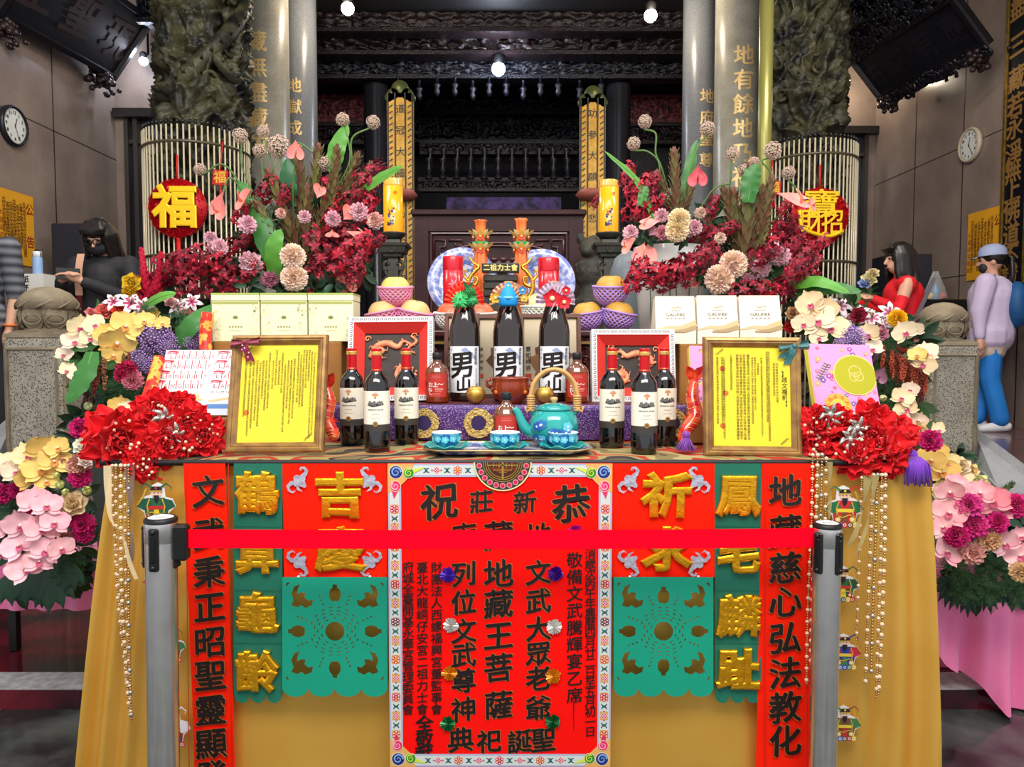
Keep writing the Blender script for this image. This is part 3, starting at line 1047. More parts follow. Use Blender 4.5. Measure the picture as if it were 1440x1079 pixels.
def fig(mb, px, py, s_, cols, flip=1):
 """small embroidered figure: robe, sleeves, sash, head, hat"""
 c = at(px, py, YF)
 M = T(c.x, YF - .008, c.z) @ FRONT @ SC(sz(s_, YF) * flip, sz(s_, YF), 1)
 wm = C3((226, 220, 214), .6)
 a, b_, c_, d = [C3(q, .55) for q in cols]
 k = C3((30, 24, 34), .6)
 out = [(-.5, -.9), (-.2, -1.02), (.1, -.95), (.5, -.9), (.62, -.4), (.95, -.1), (.8, .25), (.45, .35), (.4, .9), (.1, 1.04), (-.2, .9), (-.28, .45), (-.75, .3), (-.95, -.15), (-.6, -.4)]
 mb.poly([(u * .97, v * .99) for u, v in out], wm, M, 0)
 mb.poly([(-.42, .28), (.4, .3), (.56, -.35), (.48, -.84), (-.45, -.84), (-.55, -.35)], a, M, .001)
 mb.poly([(-.35, .28), (-.75, .24), (-.92, -.12), (-.55, -.3), (-.2, .0)], b_, M, .0015)
 mb.poly([(.35, .28), (.75, .18), (.9, -.1), (.5, -.32), (.18, .0)], b_, M, .0015)
 mb.poly([(-.4, -.1), (.4, -.08), (.36, -.25), (-.38, -.27)], c_, M, .002)
 mb.poly([(-.1, -.25), (.12, -.25), (.2, -.8), (-.16, -.8)], d, M, .002)
 for q in (-.35, .33):
  mb.disc(q, -.6, .13, c_, M, .0022, 12)
  mb.disc(q, -.6, .07, wm, M, .0025, 10)
 for q in (-.36, .3):
  mb.poly([(q - .14, -.84), (q + .16, -.84), (q + .2, -.97), (q - .16, -.97)], k, M, .0015)
 mb.disc(.02, .5, .22, C3((232, 190, 164), .6), M, .0022, 16)
 mb.poly([(-.12, .42), (.16, .42), (.12, .18), (.02, .02), (-.08, .18)], k, M, .0026)
 mb.disc(-.06, .53, .03, k, M, .0026, 8); mb.disc(.11, .53, .03, k, M, .0026, 8)
 mb.poly([(-.24, .6), (.28, .6), (.3, .7), (.22, .84), (-.18, .84), (-.26, .7)], k, M, .003)
 gq = C3((222, 180, 70), .4, metal=.4)
 mb.stroke([(-.28, .62), (.32, .62)], .03, gq, M, .0034)
 mb.disc(.02, .76, .06, c_, M, .0034, 10)
 for q in (-1, 1):
  mb.stroke([(.02 + q * .2, .78), (.02 + q * .5, .98), (.02 + q * .72, .8), (.02 + q * .66, .62)], [.045, .04, .03, .01], (a, b_)[q > 0], M, .0032)
  mb.stroke([(q * .3, .25), (q * .42, -.1), (q * .34, -.5)], .03, gq, M, .003)
 for i, q in enumerate((-.5, -.25, 0, .25, .5)):
  mb.disc(q, -.86, .15, (c_, d, a, C3((60, 110, 190), .5), d)[i], M, .0021 + i * 1e-4, 12)
  mb.disc(q, -.86, .08, wm, M, .0028, 10, r0=.045)
 mb.stroke([(-.88, -.05), (-.6, .35), (-.45, .75)], .035, gq, M, .003)
 mb.stroke([(-.45, -.45), (-.2, -.38), (.1, -.5), (.42, -.4)], .03, gq, M, .003)
pal = [((40, 96, 58), (24, 84, 60), (190, 40, 40), (226, 190, 50)), ((150, 44, 48), (226, 220, 226), (40, 70, 150), (200, 60, 70)), ((36, 60, 150), (200, 40, 60), (230, 190, 60), (60, 120, 90)), ((196, 40, 40), (40, 110, 70), (226, 200, 60), (120, 70, 40)), ((120, 70, 46), (60, 120, 70), (226, 196, 60), (180, 50, 50))]
for i, (px, py, s_) in enumerate(((222, 708, 30), (226, 815, 26), (242, 906, 24), (243, 1020, 30), (1186, 712, 30), (1184, 820, 26), (1186, 915, 26), (1186, 1015, 26))):
 f = MB()
 fig(f, px, py, s_, pal[(i * 2) % 5], 1 if i < 4 else -1)
 f.v = [(x, y - YF, z - .99) for x, y, z in f.v]
 f.build('embroidered_figure', t)
# brocade cover on the table top
M_broc = multi('brocade_cloth', [(60, 44, 40), (128, 112, 70), (170, 156, 100), (176, 52, 36), (150, 138, 88), (52, 44, 46), (110, 96, 62)], 5.5, .6, detail=1)
f = MB()
xa, xb = at(140, 640, YF).x, at(1300, 640, YF).x
f.grid(lambda u, v: (xa + (xb - xa) * u, YF + .005 + 1.33 * v, .9855 + .0012 * sin(u * 40) * sin(v * 9)), 80, 20, M_broc)
f.grid(lambda u, v: (xa + (xb - xa) * u, YF + .003 - .006 * sin(pi * v), .9855 - .016 * v), 80, 3, C3((20, 16, 18), .5))
o = put(f, 'brocade_cover', (0, YF, .978), 'olive and red patterned brocade cover with black edge on the table top', 'tablecloth')
def PX(px, py, Y=YF - .012):
 p = at(px, py, Y)
 return p.x, p.z
def panel(mb, px0, px1, py0, py1, m, Y, wav=.004, th=.002, scal=None, nx=10, nz=24, taper=0.0, seed=0):
 """hanging cloth panel with soft ripples; returns M for lettering (u=x, v=z) laid just in front"""
 x0, z1 = PX(px0, py0, Y)
 x1, z0 = PX(px1, py1, Y)
 def fn(u, v):
  x = x0 + (x1 - x0) * u
  z = z1 + (z0 - z1) * v
  if scal:
   z += scal[1] * (abs(sin(pi * scal[0] * u))) * -1 * max(0, (v - .8) / .2) + scal[1] * max(0, (v - .8) / .2) * .2
  y = Y - wav * v * sin(u * 7 + seed + 2 * sin(v * 6 + seed)) * .6 - wav * .25 * sin(v * 24 + seed)
  return (x, y, z)
 mb.grid(fn, nx, nz, m)
 return T(0, Y - wav - .001, 0) @ FRONT
# couplets
def couplet(px0, px1, txt, ys, size, label, sl):
 f = MB()
 Y = YF - .012
 M = panel(f, px0, px1, 652, 1110, M_red, Y, .004, nx=6, nz=40, seed=px0)
 k = C3((196, 24, 14), .5)
 for px in (px0 + 4, px1 - 4):
  a = PX(px, 652, Y); b = PX(px, 1110, Y)
  f.stroke([a, b], .0012, k, M, .0)
 for ch, py in zip(txt, ys):
  u, v = PX((px0 + px1) / 2, py, Y - .006)
  f.char(ch, u, v, sz(size, YF), M_ink, M, .0008, nib=.036, shear=.12, edge=M_inkedge, ew=.012, wob=.02, copies=5)
 for v in f.v[:]:
  pass
 # the cloth hangs a little aslant
 x0, z1 = PX(px0, 652, Y)
 f.v = [(x + sl * (z1 - z), y, z) for x, y, z in f.v]
 return put(f, 'couplet_banner', (PX((px0 + px1) / 2, 652, Y)[0], Y, z1), label, 'banner')
couplet(258, 326, '文武秉正昭聖靈顯發', (692, 752, 806, 855, 904, 951, 1000, 1047, 1092), 41, 'narrow scarlet banner with black characters at left of table front', .012)
couplet(1071, 1138, '地藏慈心弘法教化', (692, 748, 800, 847, 898, 948, 996, 1043), 42, 'narrow scarlet banner with black characters at right of table front', .0)
# puffed gold characters
def glyph3(ch, bev=.035, ext=.03):
 key = (ch, 'puff', bev)
 if key not in GLYPH:
  c = bpy.data.curves.new('glyph', 'FONT')
  c.body = ch; c.size = 1; c.resolution_u = 2
  c.extrude = ext; c.bevel_depth = bev; c.bevel_resolution = 2
  o = bpy.data.objects.new('glyph', c)
  COL.objects.link(o)
  dg = bpy.context.evaluated_depsgraph_get()
  me = bpy.data.meshes.new_from_object(o.evaluated_get(dg))
  GLYPH[key] = ([tuple(v.co) for v in me.vertices], [tuple(p.vertices) for p in me.polygons])
  bpy.data.objects.remove(o); bpy.data.curves.remove(c); bpy.data.meshes.remove(me)
 return GLYPH[key]
def puff(mb, ch, u, v, size, m, M, w=0.0, sx=1.0, bev=.035, deep=1.0, wob=.03):
 vs, fs = glyph3(ch, bev)
 cx, cy, em = cell()
 k = size / em
 out = []
 for n_, (x, y, z) in enumerate(vs):
  z += .002 * ((n_ * 0.618) % 1.0)
  a, b = (x - cx) * k * sx, (y - cy) * k
  a += wob * size * noise.noise((a / size * 2 + u * 9, b / size * 2, 1.7))
  b += wob * size * noise.noise((a / size * 2, b / size * 2 + v * 7, 5.1))
  out.append((a + u, b + v, z * k * deep + w))
 mb.add(out, fs, m, False, M)
def scallop(px0, px1, py0, py1, n, dy, k=8):
 """outline in pixels of a panel with a scalloped foot"""
 pts = [(px0, py0), (px1, py0)]
 w = (px1 - px0) / n
 for i in range(n):
  x = px1 - w * i
  for j in range(k + 1):
   q = j / k
   pts.append((x - w * q, py1 + dy * (sin(pi * q) ** .7 * 1.0 - .35 * (q in (0, 1)))))
 return pts
def cut_mesh(splines, m, name, Y, org, th=.0008):
 """flat sheet with real holes; splines: list of pixel outlines (first is the edge)"""
 c = bpy.data.curves.new(name, 'CURVE')
 c.dimensions = '2D'
 c.fill_mode = 'BOTH'
 c.extrude = th
 for sp in splines:
  s_ = c.splines.new('POLY')
  s_.points.add(len(sp) - 1)
  for i, (px, py) in enumerate(sp):
   x, z = PX(px, py, Y)
   s_.points[i].co = (x - org[0], z - org[2], 0, 1)
  s_.use_cyclic_u = True
 o = bpy.data.objects.new(name, c)
 COL.objects.link(o)
 dg = bpy.context.evaluated_depsgraph_get()
 me = bpy.data.meshes.new_from_object(o.evaluated_get(dg))
 bpy.data.objects.remove(o)
 me.transform(FRONT)
 me.materials.clear()
 me.materials.append(m)
 return me
def green_banner(px0, px1, txt, ys, label, seed):
 Y = YF - .010
 org = (PX((px0 + px1) / 2, 652, Y)[0], Y, PX(px0, 652, Y)[1])
 t = thing('green_banner', label, 'banner', T(org))
 me = cut_mesh([scallop(px0, px1, 652, 980, 3, 9)], M_green, 'cloth_panel', Y, org)
 link('cloth_panel', me, t)
 M = T(-org[0], -.003, -org[2]) @ FRONT
 f = MB()
 for py in (740, 830, 904):
  f.stroke([PX(px0 + 1, py, Y), PX(px1 - 1, py + 1, Y)], .0007, C3((4, 88, 70), .5), M)
 f.build('seams', t)
 for ch, py in zip(txt, ys):
  g = MB()
  u, v = PX((px0 + px1) / 2, py, Y)
  puff(g, ch, u, v, sz(52, YF), M_foil, M, .0035, sx=1.02, bev=.055, deep=.8)
  g.build('gold_character', t)
green_banner(329, 397, '鶴算龜齡', (694, 778, 862, 944), 'green banner with puffed gold characters left of the red panel', 1)
green_banner(1005, 1070, '鳳毛麟趾', (697, 778, 866, 941), 'green banner with puffed gold characters right of the red panel', 2)
def bat(mb, u, v, s_, m, M, rot, flip):
 K = M @ T(u, v, 0) @ RZ(rot) @ SC(s_ * flip, s_, 1)
 w = .001
 for q in range(4):
  a = pi / 4 + q * pi / 2
  mb.disc(.26 * cos(a), .26 * sin(a), .27, m, K, w + .0002 * q, 14)
 mb.stroke([(.1, .25), (.42, .5), (.55, .78), (.36, .98), (.12, .98), (.05, .84), (.2, .8)], [.16, .16, .13, .1, .07, .05, .02], m, K, w + .0011)
 mb.stroke([(-.25, -.1), (-.6, -.15), (-.85, -.4), (-.78, -.7), (-.5, -.86), (-.3, -.72)], [.14, .15, .13, .1, .06, .02], m, K, w + .0014)
 mb.stroke([(-.15, -.25), (-.1, -.6), (.2, -.78)], [.14, .1, .03], m, K, w + .0017)
 mb.disc(.36, -.34, .16, m, K, w + .002, 12)
def red_panel(px0, px1, txt, label):
 Y = YF - .009
 org = (PX((px0 + px1) / 2, 652, Y)[0], Y, PX(px0, 652, Y)[1])
 t = thing('red_banner', label, 'banner', T(org))
 f = MB()
 M0 = panel(f, px0, px1, 652, 812, M_red, Y, .003, nx=14, nz=14, seed=px0)
 f.v = [(x - org[0], y - org[1], z - org[2]) for x, y, z in f.v]
 f.build('cloth_panel', t)
 M = T(-org[0], -.0045, -org[2]) @ FRONT
 for ch, py in zip(txt, (697, 772)):
  g = MB()
  u, v = PX((px0 + px1) / 2 + (4 if px0 > 700 else 8), py, Y)
  puff(g, ch, u, v, sz(56, YF), M_foil, M, .002, sx=1.1, bev=.05, deep=.5)
  g.build('gold_character', t)
 for (dx, py, rot, fl) in ((25, 676, 0, 1), (-25, 676, 0, -1), (25, 790, 0, -1), (-25, 790, 0, 1)):
  g = MB()
  px = px0 + dx if dx > 0 else px1 + dx
  u, v = PX(px, py, Y)
  bat(g, u, v, sz(19, YF), M_silver, M, 0 if py < 700 else pi, fl)
  g.build('silver_bat', t)
 for px in (px0 + 24, px1 - 24):
  g = MB()
  u, v = PX(px, 810, Y)
  g.ball((u - org[0], -.008, v - org[2]), .004, C3((230, 224, 220), .25), 10)
  g.build('pin', t)
red_panel(397, 545, '吉慶', 'scarlet banner with gold 吉慶 characters and silver bats, left of central notice')
red_panel(861, 1005, '祈求', 'scarlet banner with gold 祈求 characters and silver bats, right of central notice')
def cutwork(px0, px1, label, seed):
 Y = YF - .020
 org = (PX((px0 + px1) / 2, 812, Y)[0], Y, PX(px0, 812, Y)[1])
 cx, cy = (px0 + px1) / 2, 888
 H = (px1 - px0) / 148.0
 sp = [scallop(px0, px1, 812, 972, 4, 8)]
 circ = lambda x, y, r, n=18, ry=None: [(x + r * cos(2 * pi * i / n), y + (ry or r) * sin(2 * pi * i / n)) for i in range(n)]
 sp.append(circ(cx, cy, 13.5))
 # vases on the four sides
 for a in (0, pi / 2, pi, -pi / 2):
  b = []
  for (q, r) in ((-13, 5), (-9, 8), (-3, 9.5), (4, 8), (9, 3.5), (13, 3.5), (13, -3.5), (9, -3.5), (4, -8), (-3, -9.5), (-9, -8), (-13, -5)):
   b.append((cx + (54 * H + q * .9) * cos(a) - r * .9 * sin(a), cy + (54 * H + q * .9) * sin(a) + r * .9 * cos(a)))
  sp.append(b)
 # bats in the corners
 for sx in (-1, 1):
  for sy in (-1, 1):
   o_ = [(4, -24), (14, -20), (19, -8), (15, 4), (19, 13), (9, 17), (2, 13), (-6, 18), (-17, 13), (-19, 3), (-11, 5), (-4, -1), (-6, -9), (2, -10), (9, -6), (8, -15)]
   b = [(cx + sx * (46 * H) + sx * u * .8, cy + sy * 47 + v * .8) for u, v in o_]
   sp.append(b)
   sp.append([(cx + sx * (68 * H), cy + sy * 68), (cx + sx * (63 * H), cy + sy * 69), (cx + sx * (69 * H), cy + sy * 62)])
 # little slits on rings and rays
 rr = random.Random(seed)
 def slit(x, y, a, l, w_):
  c_, s_ = cos(a), sin(a)
  sp.append([(x + l * c_, y + l * s_), (x - w_ * s_, y + w_ * c_), (x - l * c_, y - l * s_), (x + w_ * s_, y - w_ * c_)])
 for r, n, l in ((19, 10, 3.6), (24, 14, 3.4), (29, 16, 3.6), (34, 18, 3.2)):
  for i in range(n):
   a = 2 * pi * (i + .5 * (n % 3)) / n
   if min(abs(cos(a)), abs(sin(a))) < .12 and r > 32:
    continue
   slit(cx + r * cos(a) * H, cy + r * sin(a), a + pi / 2, l, 1.1)
 for k in range(8):
  a = pi / 8 + k * pi / 4
  for r in (41, 47, 53):
   slit(cx + r * cos(a) * H * 1.05, cy + r * sin(a), a + .6, 2.6, 1.3)
 me = cut_mesh(sp, M_teal, 'paper_cutwork', Y, org)
 o = link('paper_cutwork', me, None, T(org))
 tag(o, label, 'paper cutting')
cutwork(397, 545, 'teal openwork paper hanging below the left red panel of silver bats', 1)
cutwork(863, 1003, 'teal openwork paper hanging below the right red panel of silver bats', 2)
# ---------------------------------------------------------------- central notice
Y = YF - .024
org = (PX(702, 652, Y)[0], Y, PX(702, 652, Y)[1])
t = thing('prayer_notice', 'large scarlet prayer notice with floral border in the middle of table front', 'notice', T(org))
MP = T(-org[0], -.001, -org[2]) @ FRONT
x0, z1 = PX(545, 652, Y); x1, z0 = PX(858, 1112, Y)
f = MB()
f.box(x0 - org[0], x1 - org[0], 0, .006, z0 - org[2], 0, mat('scarlet_paper', (254, 18, 10), .6, var=((246, 14, 8), 8, .3), spec=.12))
U = lambda px, py: PX(px, py, Y)
R1 = sz(1, Y)
pu, pv = MP, None
for (txt, px, ys, size) in (
  ('地文武大眾老爺', 757, (754, 806, 846, 885, 920, 955, 996), 33),
  ('藏地藏王菩薩', 701, (754, 808, 850, 895, 940, 992), 38),
  ('庵列位文武尊神', 652, (754, 808, 848, 888, 922, 958, 998), 33)):
 for ch, py in zip(txt, ys):
  u, v = U(px, py)
  f.char(ch, u, v, size * R1, M_ink, MP, .0006, nib=.035, shear=.12, edge=M_inkedge, ew=.016, wob=.03, copies=5)
for ch, px, py, s_ in (('恭', 803, 710, 50), ('新', 738, 707, 30), ('莊', 677, 706, 30), ('祝', 618, 706, 48), ('聖', 764, 1041, 33), ('誕', 731, 1043, 32), ('祀', 688, 1043, 32), ('典', 648, 1041, 34)):
 u, v = U(px, py)
 f.char(ch, u, v, s_ * R1, M_ink, MP, .0006, nib=.035, shear=.12, edge=M_inkedge, ew=.016, wob=.03, copies=5)
for txt, px, y0, y1, s_ in (('財團法人西螺福興宮董監事會', 614, 790, 1006, 15), ('臺北大龍峒仔安宮二祖力士會', 594, 790, 1006, 15), ('府城全臺開基永華宮管理委員會', 574, 790, 1006, 15),
       ('消歲次丙午年農曆四月廿二日至五月初一日', 830, 772, 1036, 14.5), ('敬備文武騰輝宴乙席', 808, 776, 990, 21)):
 n = len(txt)
 for i, ch in enumerate(txt):
  u, v = U(px, y0 + (y1 - y0) * (i + .5) / n)
  f.char(ch, u, v, s_ * R1, M_ink, MP, .0006, nib=.02, shear=.1, copies=2)
for ch, px, py in (('全', 597, 1018), ('敬', 597, 1040), ('献', 596, 1060)):
 u, v = U(px, py); f.char(ch, u, v, 23 * R1, M_ink, MP, .0006, nib=.045, shear=.1, copies=4)
f.stroke([U(807, 985), U(806.5, 1005), U(807, 1027)], [.0014, .001, .0006], M_ink, MP, .0007)
f.build('scarlet_sheet', t)
# ornamental border
b = MB()
W0 = .0012
pale = C3((176, 180, 206), .5)
tan_ = C3((214, 160, 74), .5)
tl = C3((10, 74, 76), .5)
pk, dp, orr, pur, wht = C3((226, 40, 96), .5), C3((176, 10, 62), .5), C3((222, 96, 40), .5), C3((74, 34, 96), .5), C3((240, 214, 214), .5)
u0, v0 = U(545, 652); u1, v1 = U(858, 1078)
e = 19 * R1
def ring_rect(a, c, d, w_, m):
 for q in ((u0 + a, u0 + c, v1 + a, v0 - a), (u1 - c, u1 - a, v1 + a, v0 - a), (u0 + a, u1 - a, v0 - c, v0 - a), (u0 + a, u1 - a, v1 + a, v1 + c)):
  b.rect(q[0], q[1], q[2], q[3], m, MP, w_)
ring_rect(0, e, 0, W0, pale)
ring_rect(2.4 * R1, e - 2.6 * R1, 0, W0 + .0003, C3((206, 214, 210), .5))
def rosette(u, v, r, m1, m2):
 for i in range(6):
  a = i * pi / 3 + pi / 6
  b.disc(u + r * .62 * cos(a), v + r * .62 * sin(a), r * .40, m1, MP, W0 + .0008, 10)
  b.disc(u + r * .62 * cos(a), v + r * .62 * sin(a), r * .2, wht, MP, W0 + .0010, 8)
 b.disc(u, v, r * .5, m2, MP, W0 + .0012, 12)
 b.disc(u, v, r * .28, C3((240, 180, 90), .5), MP, W0 + .0014, 10)
 b.disc(u, v, r * .13, dp, MP, W0 + .0016, 8)
def knot(u, v, r, vert):
 b.disc(u, v, r * .95, wht, MP, W0 + .0005, 4)
 for i in range(-1, 2):
  for j in range(-1, 2):
   b.disc(u + (i + j) * r * .3, v + (i - j) * r * .3, r * .21, dp if (i + j) % 2 else pk, MP, W0 + .0008, 4)
 for s_ in (-1, 1):
  du, dv = (0, s_ * r * 1.05) if vert else (s_ * r * 1.05, 0)
  b.disc(u + du, v + dv, r * .22, dp, MP, W0 + .0008, 8, r0=r * .1)
def brace(u, v, r, vert):
 for s_ in (-1, 1):
  pts = [(.62, .5), (.25, .35), (.12, 0), (.25, -.35), (.62, -.5)]
  P_ = [((s_ * x * r, y * r) if not vert else (y * r * 1.2, s_ * x * r)) for x, y in pts]
  b.stroke([(u + x, v + y) for x, y in P_], r * .11, tl, MP, W0 + .0008)
 b.stroke([(u - r * .45, v), (u + r * .45, v)] if vert else [(u, v - r * .45), (u, v + r * .45)], r * .1, C3((40, 110, 110), .5), MP, W0 + .0009)
fl = [(pk, dp), (orr, orr), (pk, dp), (pur, pur), (orr, orr)]
step = 13.2
n = 0
for sd in (0, 1):
 uc = u0 + e / 2 if sd == 0 else u1 - e / 2
 n = 0
 py = 716
 while py < 1050:
  v = U(600, py)[1]
  if n % 4 == 0:
   b.rect(uc - e * .3, uc + e * .3, v - 6.5 * R1, v + 6.5 * R1, tan_, MP, W0 + .0004)
   rosette(uc, v, 6.6 * R1, *fl[(n // 4) % 5])
  elif n % 4 == 2:
   b.rect(uc - e * .3, uc + e * .3, v - 6.5 * R1, v + 6.5 * R1, tan_, MP, W0 + .0004)
   knot(uc, v, 6.2 * R1, True)
  else:
   brace(uc, v, 6.5 * R1, True)
  py += step
  n += 1
for vc in (v0 - e / 2, v1 + e / 2):
 for n in range(-7, 8):
  px = 702 + n * 14.6
  if vc > v1 + e and abs(px - 707) < 36:
   continue
  u = U(px, 700)[0]
  if n % 4 == 0 or n % 4 == 2 and n % 2 == 1:
   rosette(u, vc, 6.4 * R1, *fl[(abs(n) // 4) % 2])
  elif n % 2 == 0:
   knot(u, vc, 6.2 * R1, False)
  else:
   brace(u, vc, 6.5 * R1, False)
def swirl(u, v, r, m1, m2, a0, w_):
 b.disc(u, v, r, C3((240, 222, 180), .5), MP, w_, 20)
 b.disc(u, v, r * .9, m1, MP, w_ + .0003, 20)
 pts = [(u + r * .75 * (1 - i / 22) * cos(a0 + i * .5), v + r * .75 * (1 - i / 22) * sin(a0 + i * .5)) for i in range(20)]
 b.stroke(pts, [r * .13 * (1 - i / 26) for i in range(20)], m2, MP, w_ + .0006)
blu, lblu, grn, lgrn, lpk = C3((28, 44, 120), .5), C3((130, 170, 220), .5), C3((40, 140, 50), .5), C3((206, 224, 60), .5), C3((250, 170, 200), .5)
for sx, uu in ((1, u0), (-1, u1)):
 for sy, vv in ((-1, v0), (1, v1)):
  b.poly([(uu, vv), (uu + sx * 38 * R1, vv), (uu + sx * 30 * R1, vv + sy * 20 * R1), (uu + sx * 20 * R1, vv + sy * 30 * R1), (uu, vv + sy * 42 * R1)], C3((226, 170, 96), .5), MP, W0 + .001)
  swirl(uu + sx * 12 * R1, vv + sy * 12 * R1, 10 * R1, blu, lblu, 0, W0 + .0016)
  swirl(uu + sx * 30 * R1, vv + sy * 13 * R1, 8 * R1, grn, lgrn, 1, W0 + .002)
  swirl(uu + sx * 11 * R1, vv + sy * 32 * R1, 8 * R1, pk, lpk, 2, W0 + .002)
  b.poly([(uu + sx * 36 * R1, vv + sy * 14 * R1), (uu + sx * 36 * R1, vv + sy * 8 * R1), (uu + sx * 54 * R1, vv + sy * 5 * R1)], lgrn, MP, W0 + .0019)
  b.poly([(uu + sx * 6 * R1, vv + sy * 38 * R1), (uu + sx * 15 * R1, vv + sy * 38 * R1), (uu + sx * 9 * R1, vv + sy * 50 * R1)], pk, MP, W0 + .0019)
b.build('floral_border', t)
g = MB()
uc, vc = U(707, 650)
w_ = .004
half = lambda r, n=28: [(uc + r * cos(pi + pi * i / n), vc + r * sin(pi + pi * i / n)) for i in range(n + 1)]
g.poly(half(41 * R1), C3((226, 214, 150), .5), MP, w_)
g.poly(half(39 * R1), C3((20, 60, 48), .5), MP, w_ + .0003)
for i in range(11):
 a = pi + pi * (i + .5) / 11
 g.disc(uc + 33.5 * R1 * cos(a), vc + 33.5 * R1 * sin(a), 4.2 * R1, C3((226, 120, 140), .5), MP, w_ + .0006, 12)
 g.disc(uc + 33.5 * R1 * cos(a), vc + 33.5 * R1 * sin(a), 2.6 * R1, C3((196, 30, 66), .5), MP, w_ + .0009, 10)
g.poly(half(28 * R1), C3((70, 22, 12), .5), MP, w_ + .0006)
gl = C3((150, 128, 44), .45)
for r in (27.5, 24.5, 21.5):
 g.stroke(half(r * R1), .5 * R1, gl, MP, w_ + .0009)
for i, k in enumerate((17, 13, 9, 5)):
 g.stroke([(uc - k * R1, vc - 1 * R1), (uc - k * R1, vc - (17 - k * .5 + 3) * R1 * .8), (uc + k * R1, vc - (17 - k * .5 + 3) * R1 * .8), (uc + k * R1, vc - 1 * R1)], .7 * R1, gl if i % 2 else C3((150, 40, 20), .5), MP, w_ + .001)
g.stroke([(uc, vc), (uc, vc - 24 * R1)], 1.4 * R1, gl, MP, w_ + .0012)
g.stroke([(uc - 22 * R1, vc - 4 * R1), (uc + 22 * R1, vc - 4 * R1)], .8 * R1, gl, MP, w_ + .0012)
g.build('half_medallion', t)
for px, py, col in ((630, 808, (72, 40, 170)), (634, 879, (200, 196, 190)), (632, 946, (206, 122, 16)), (630, 1017, (6, 96, 46)), (781, 806, (66, 20, 130)), (779, 881, (206, 202, 196)), (778, 950, (206, 122, 14)), (777, 1014, (6, 90, 44)), (809, 748, (160, 16, 130))):
 g = MB()
 mm = mat('tinsel_%d_%d' % (col[0], col[1]), col, .25, .45)
 rr = random.Random(px)
 u, v = U(px, py)
 K = MP @ T(u, v, .001)
 for i in range(46):
  a = 2 * pi * i / 23 + rr.uniform(-.1, .1)
  l = R1 * rr.uniform(8, 11.5)
  h = R1 * rr.uniform(1.2, 4)
  d = .16
  g.add([(0, 0, .002 + h * .4), (l * cos(a - d), l * sin(a - d), h * .5), (l * 1.05 * cos(a), l * 1.05 * sin(a), h), (l * cos(a + d), l * sin(a + d), h * .3)], [(0, 1, 2), (0, 2, 3)], mm, False, K)
 g.build('tinsel_rosette', t)
# ---------------------------------------------------------------- belt barrier posts
def stanchion(px, pyt, Y, wpx, yaw, belt, label, lean):
 c = at(px, pyt, Y)
 r = sz(wpx, Y) / 2
 t = thing('barrier_post', label, 'barrier post', T(c.x, Y, 0) @ RY(lean), 'belt barrier posts before the table')
 t['group'] = 'belt barrier posts before the table'
 H = c.z
 st = mat('brushed_post_steel', (232, 231, 228), .25, .92, var=((200, 198, 196), 14, .3))
 f = MB(); f.lathe([(r, .012), (r, H - .055)], st, 40); f.build('post', t)
 f = MB(); f.lathe([(0, 0), (.10, 0), (.10, .012), (.09, .02), (r, .026)], C3((40, 40, 42), .35), 40); f.build('base', t)
 f = MB(); f.lathe([(r * 1.0, H - .06), (r * 1.03, H - .058), (r * 1.03, H - .014), (r * 1.0, H - .006), (r * .9, H - .002), (r * .8, H), (r * .8, H - .001)], st, 40); f.build('post_head', t)
 f = MB(); f.lathe([(r * 1.04, H - .012), (r * 1.05, H - .004), (r * .86, H + .001), (r * .84, H - .001)], M_black, 40); f.build('rim', t)
 f = MB(); f.lathe([(r * .86, H - .0012), (0, H - .0008)], C3((226, 226, 226), .35), 32)
 f.rect(-r * .4, r * .4, -.002, .002, C3((170, 186, 172), .4), T(0, 0, H), .0004)
 f.build('cap_plate', t)
 slot = MB()
 slot.box(-.012, .012, -r - .006, -r + .008, H - .125, H - .02, M_black, b=.004)
 slot.box(-.007, .007, -r - .0085, -r, H - .102, H - .036, C3((8, 8, 9), .3), b=.002)
 for z in (H - .029, H - .115):
  slot.ball((0, -r - .005, z), .0065, M_black, 10)
 me = slot.mesh('belt_clip')
 for a in ((yaw, yaw + pi / 2, yaw - pi / 2, yaw + pi)):
  link('belt_clip', me, t, RZ(a))
 return t, H, r
ta, HA, ra = stanchion(220, 727, 1.78, 43, 0, 1, 'stainless steel belt barrier post at left with the belt cassette', .012)
tb, HB, rb = stanchion(1165, 735, 1.84, 38, .55, -1, 'stainless steel belt barrier post at right end of the red belt', -.003)
ca, cb = at(220, 727, 1.78), at(1165, 735, 1.84)
f = MB()
f.box(ra * .9, ra + .030, -.016, .016, HA - .105, HA - .018, M_black, b=.005)
f.build('belt_cassette', ta)
f = MB()
xa, xb = ca.x + ra + .024, cb.x - rb * .85
za0, za1 = at(262, 743, 1.79).z, at(262, 769, 1.79).z
zb0, zb1 = at(1142, 744, 1.83).z, at(1142, 771, 1.83).z
def belt(u, v):
 x = xa + (xb - xa) * u
 sag = -.004 * sin(pi * u)
 return (x, 1.78 + .06 * u - .002 + .0015 * sin(u * 5), (za0 + (zb0 - za0) * u) * (1 - v) + (za1 + (zb1 - za1) * u) * v + sag)
f.grid(belt, 60, 4, mat('crimson_webbing', (255, 0, 34), .8, spec=.08))
f.grid(lambda u, v: (belt(u, v)[0], belt(u, v)[1] + .0016, belt(u, v)[2]), 60, 4, MATS['crimson_webbing'])
put(f, 'barrier_belt', (xa, 1.78, za1), 'bright crimson belt stretched between the two steel posts', 'barrier belt')
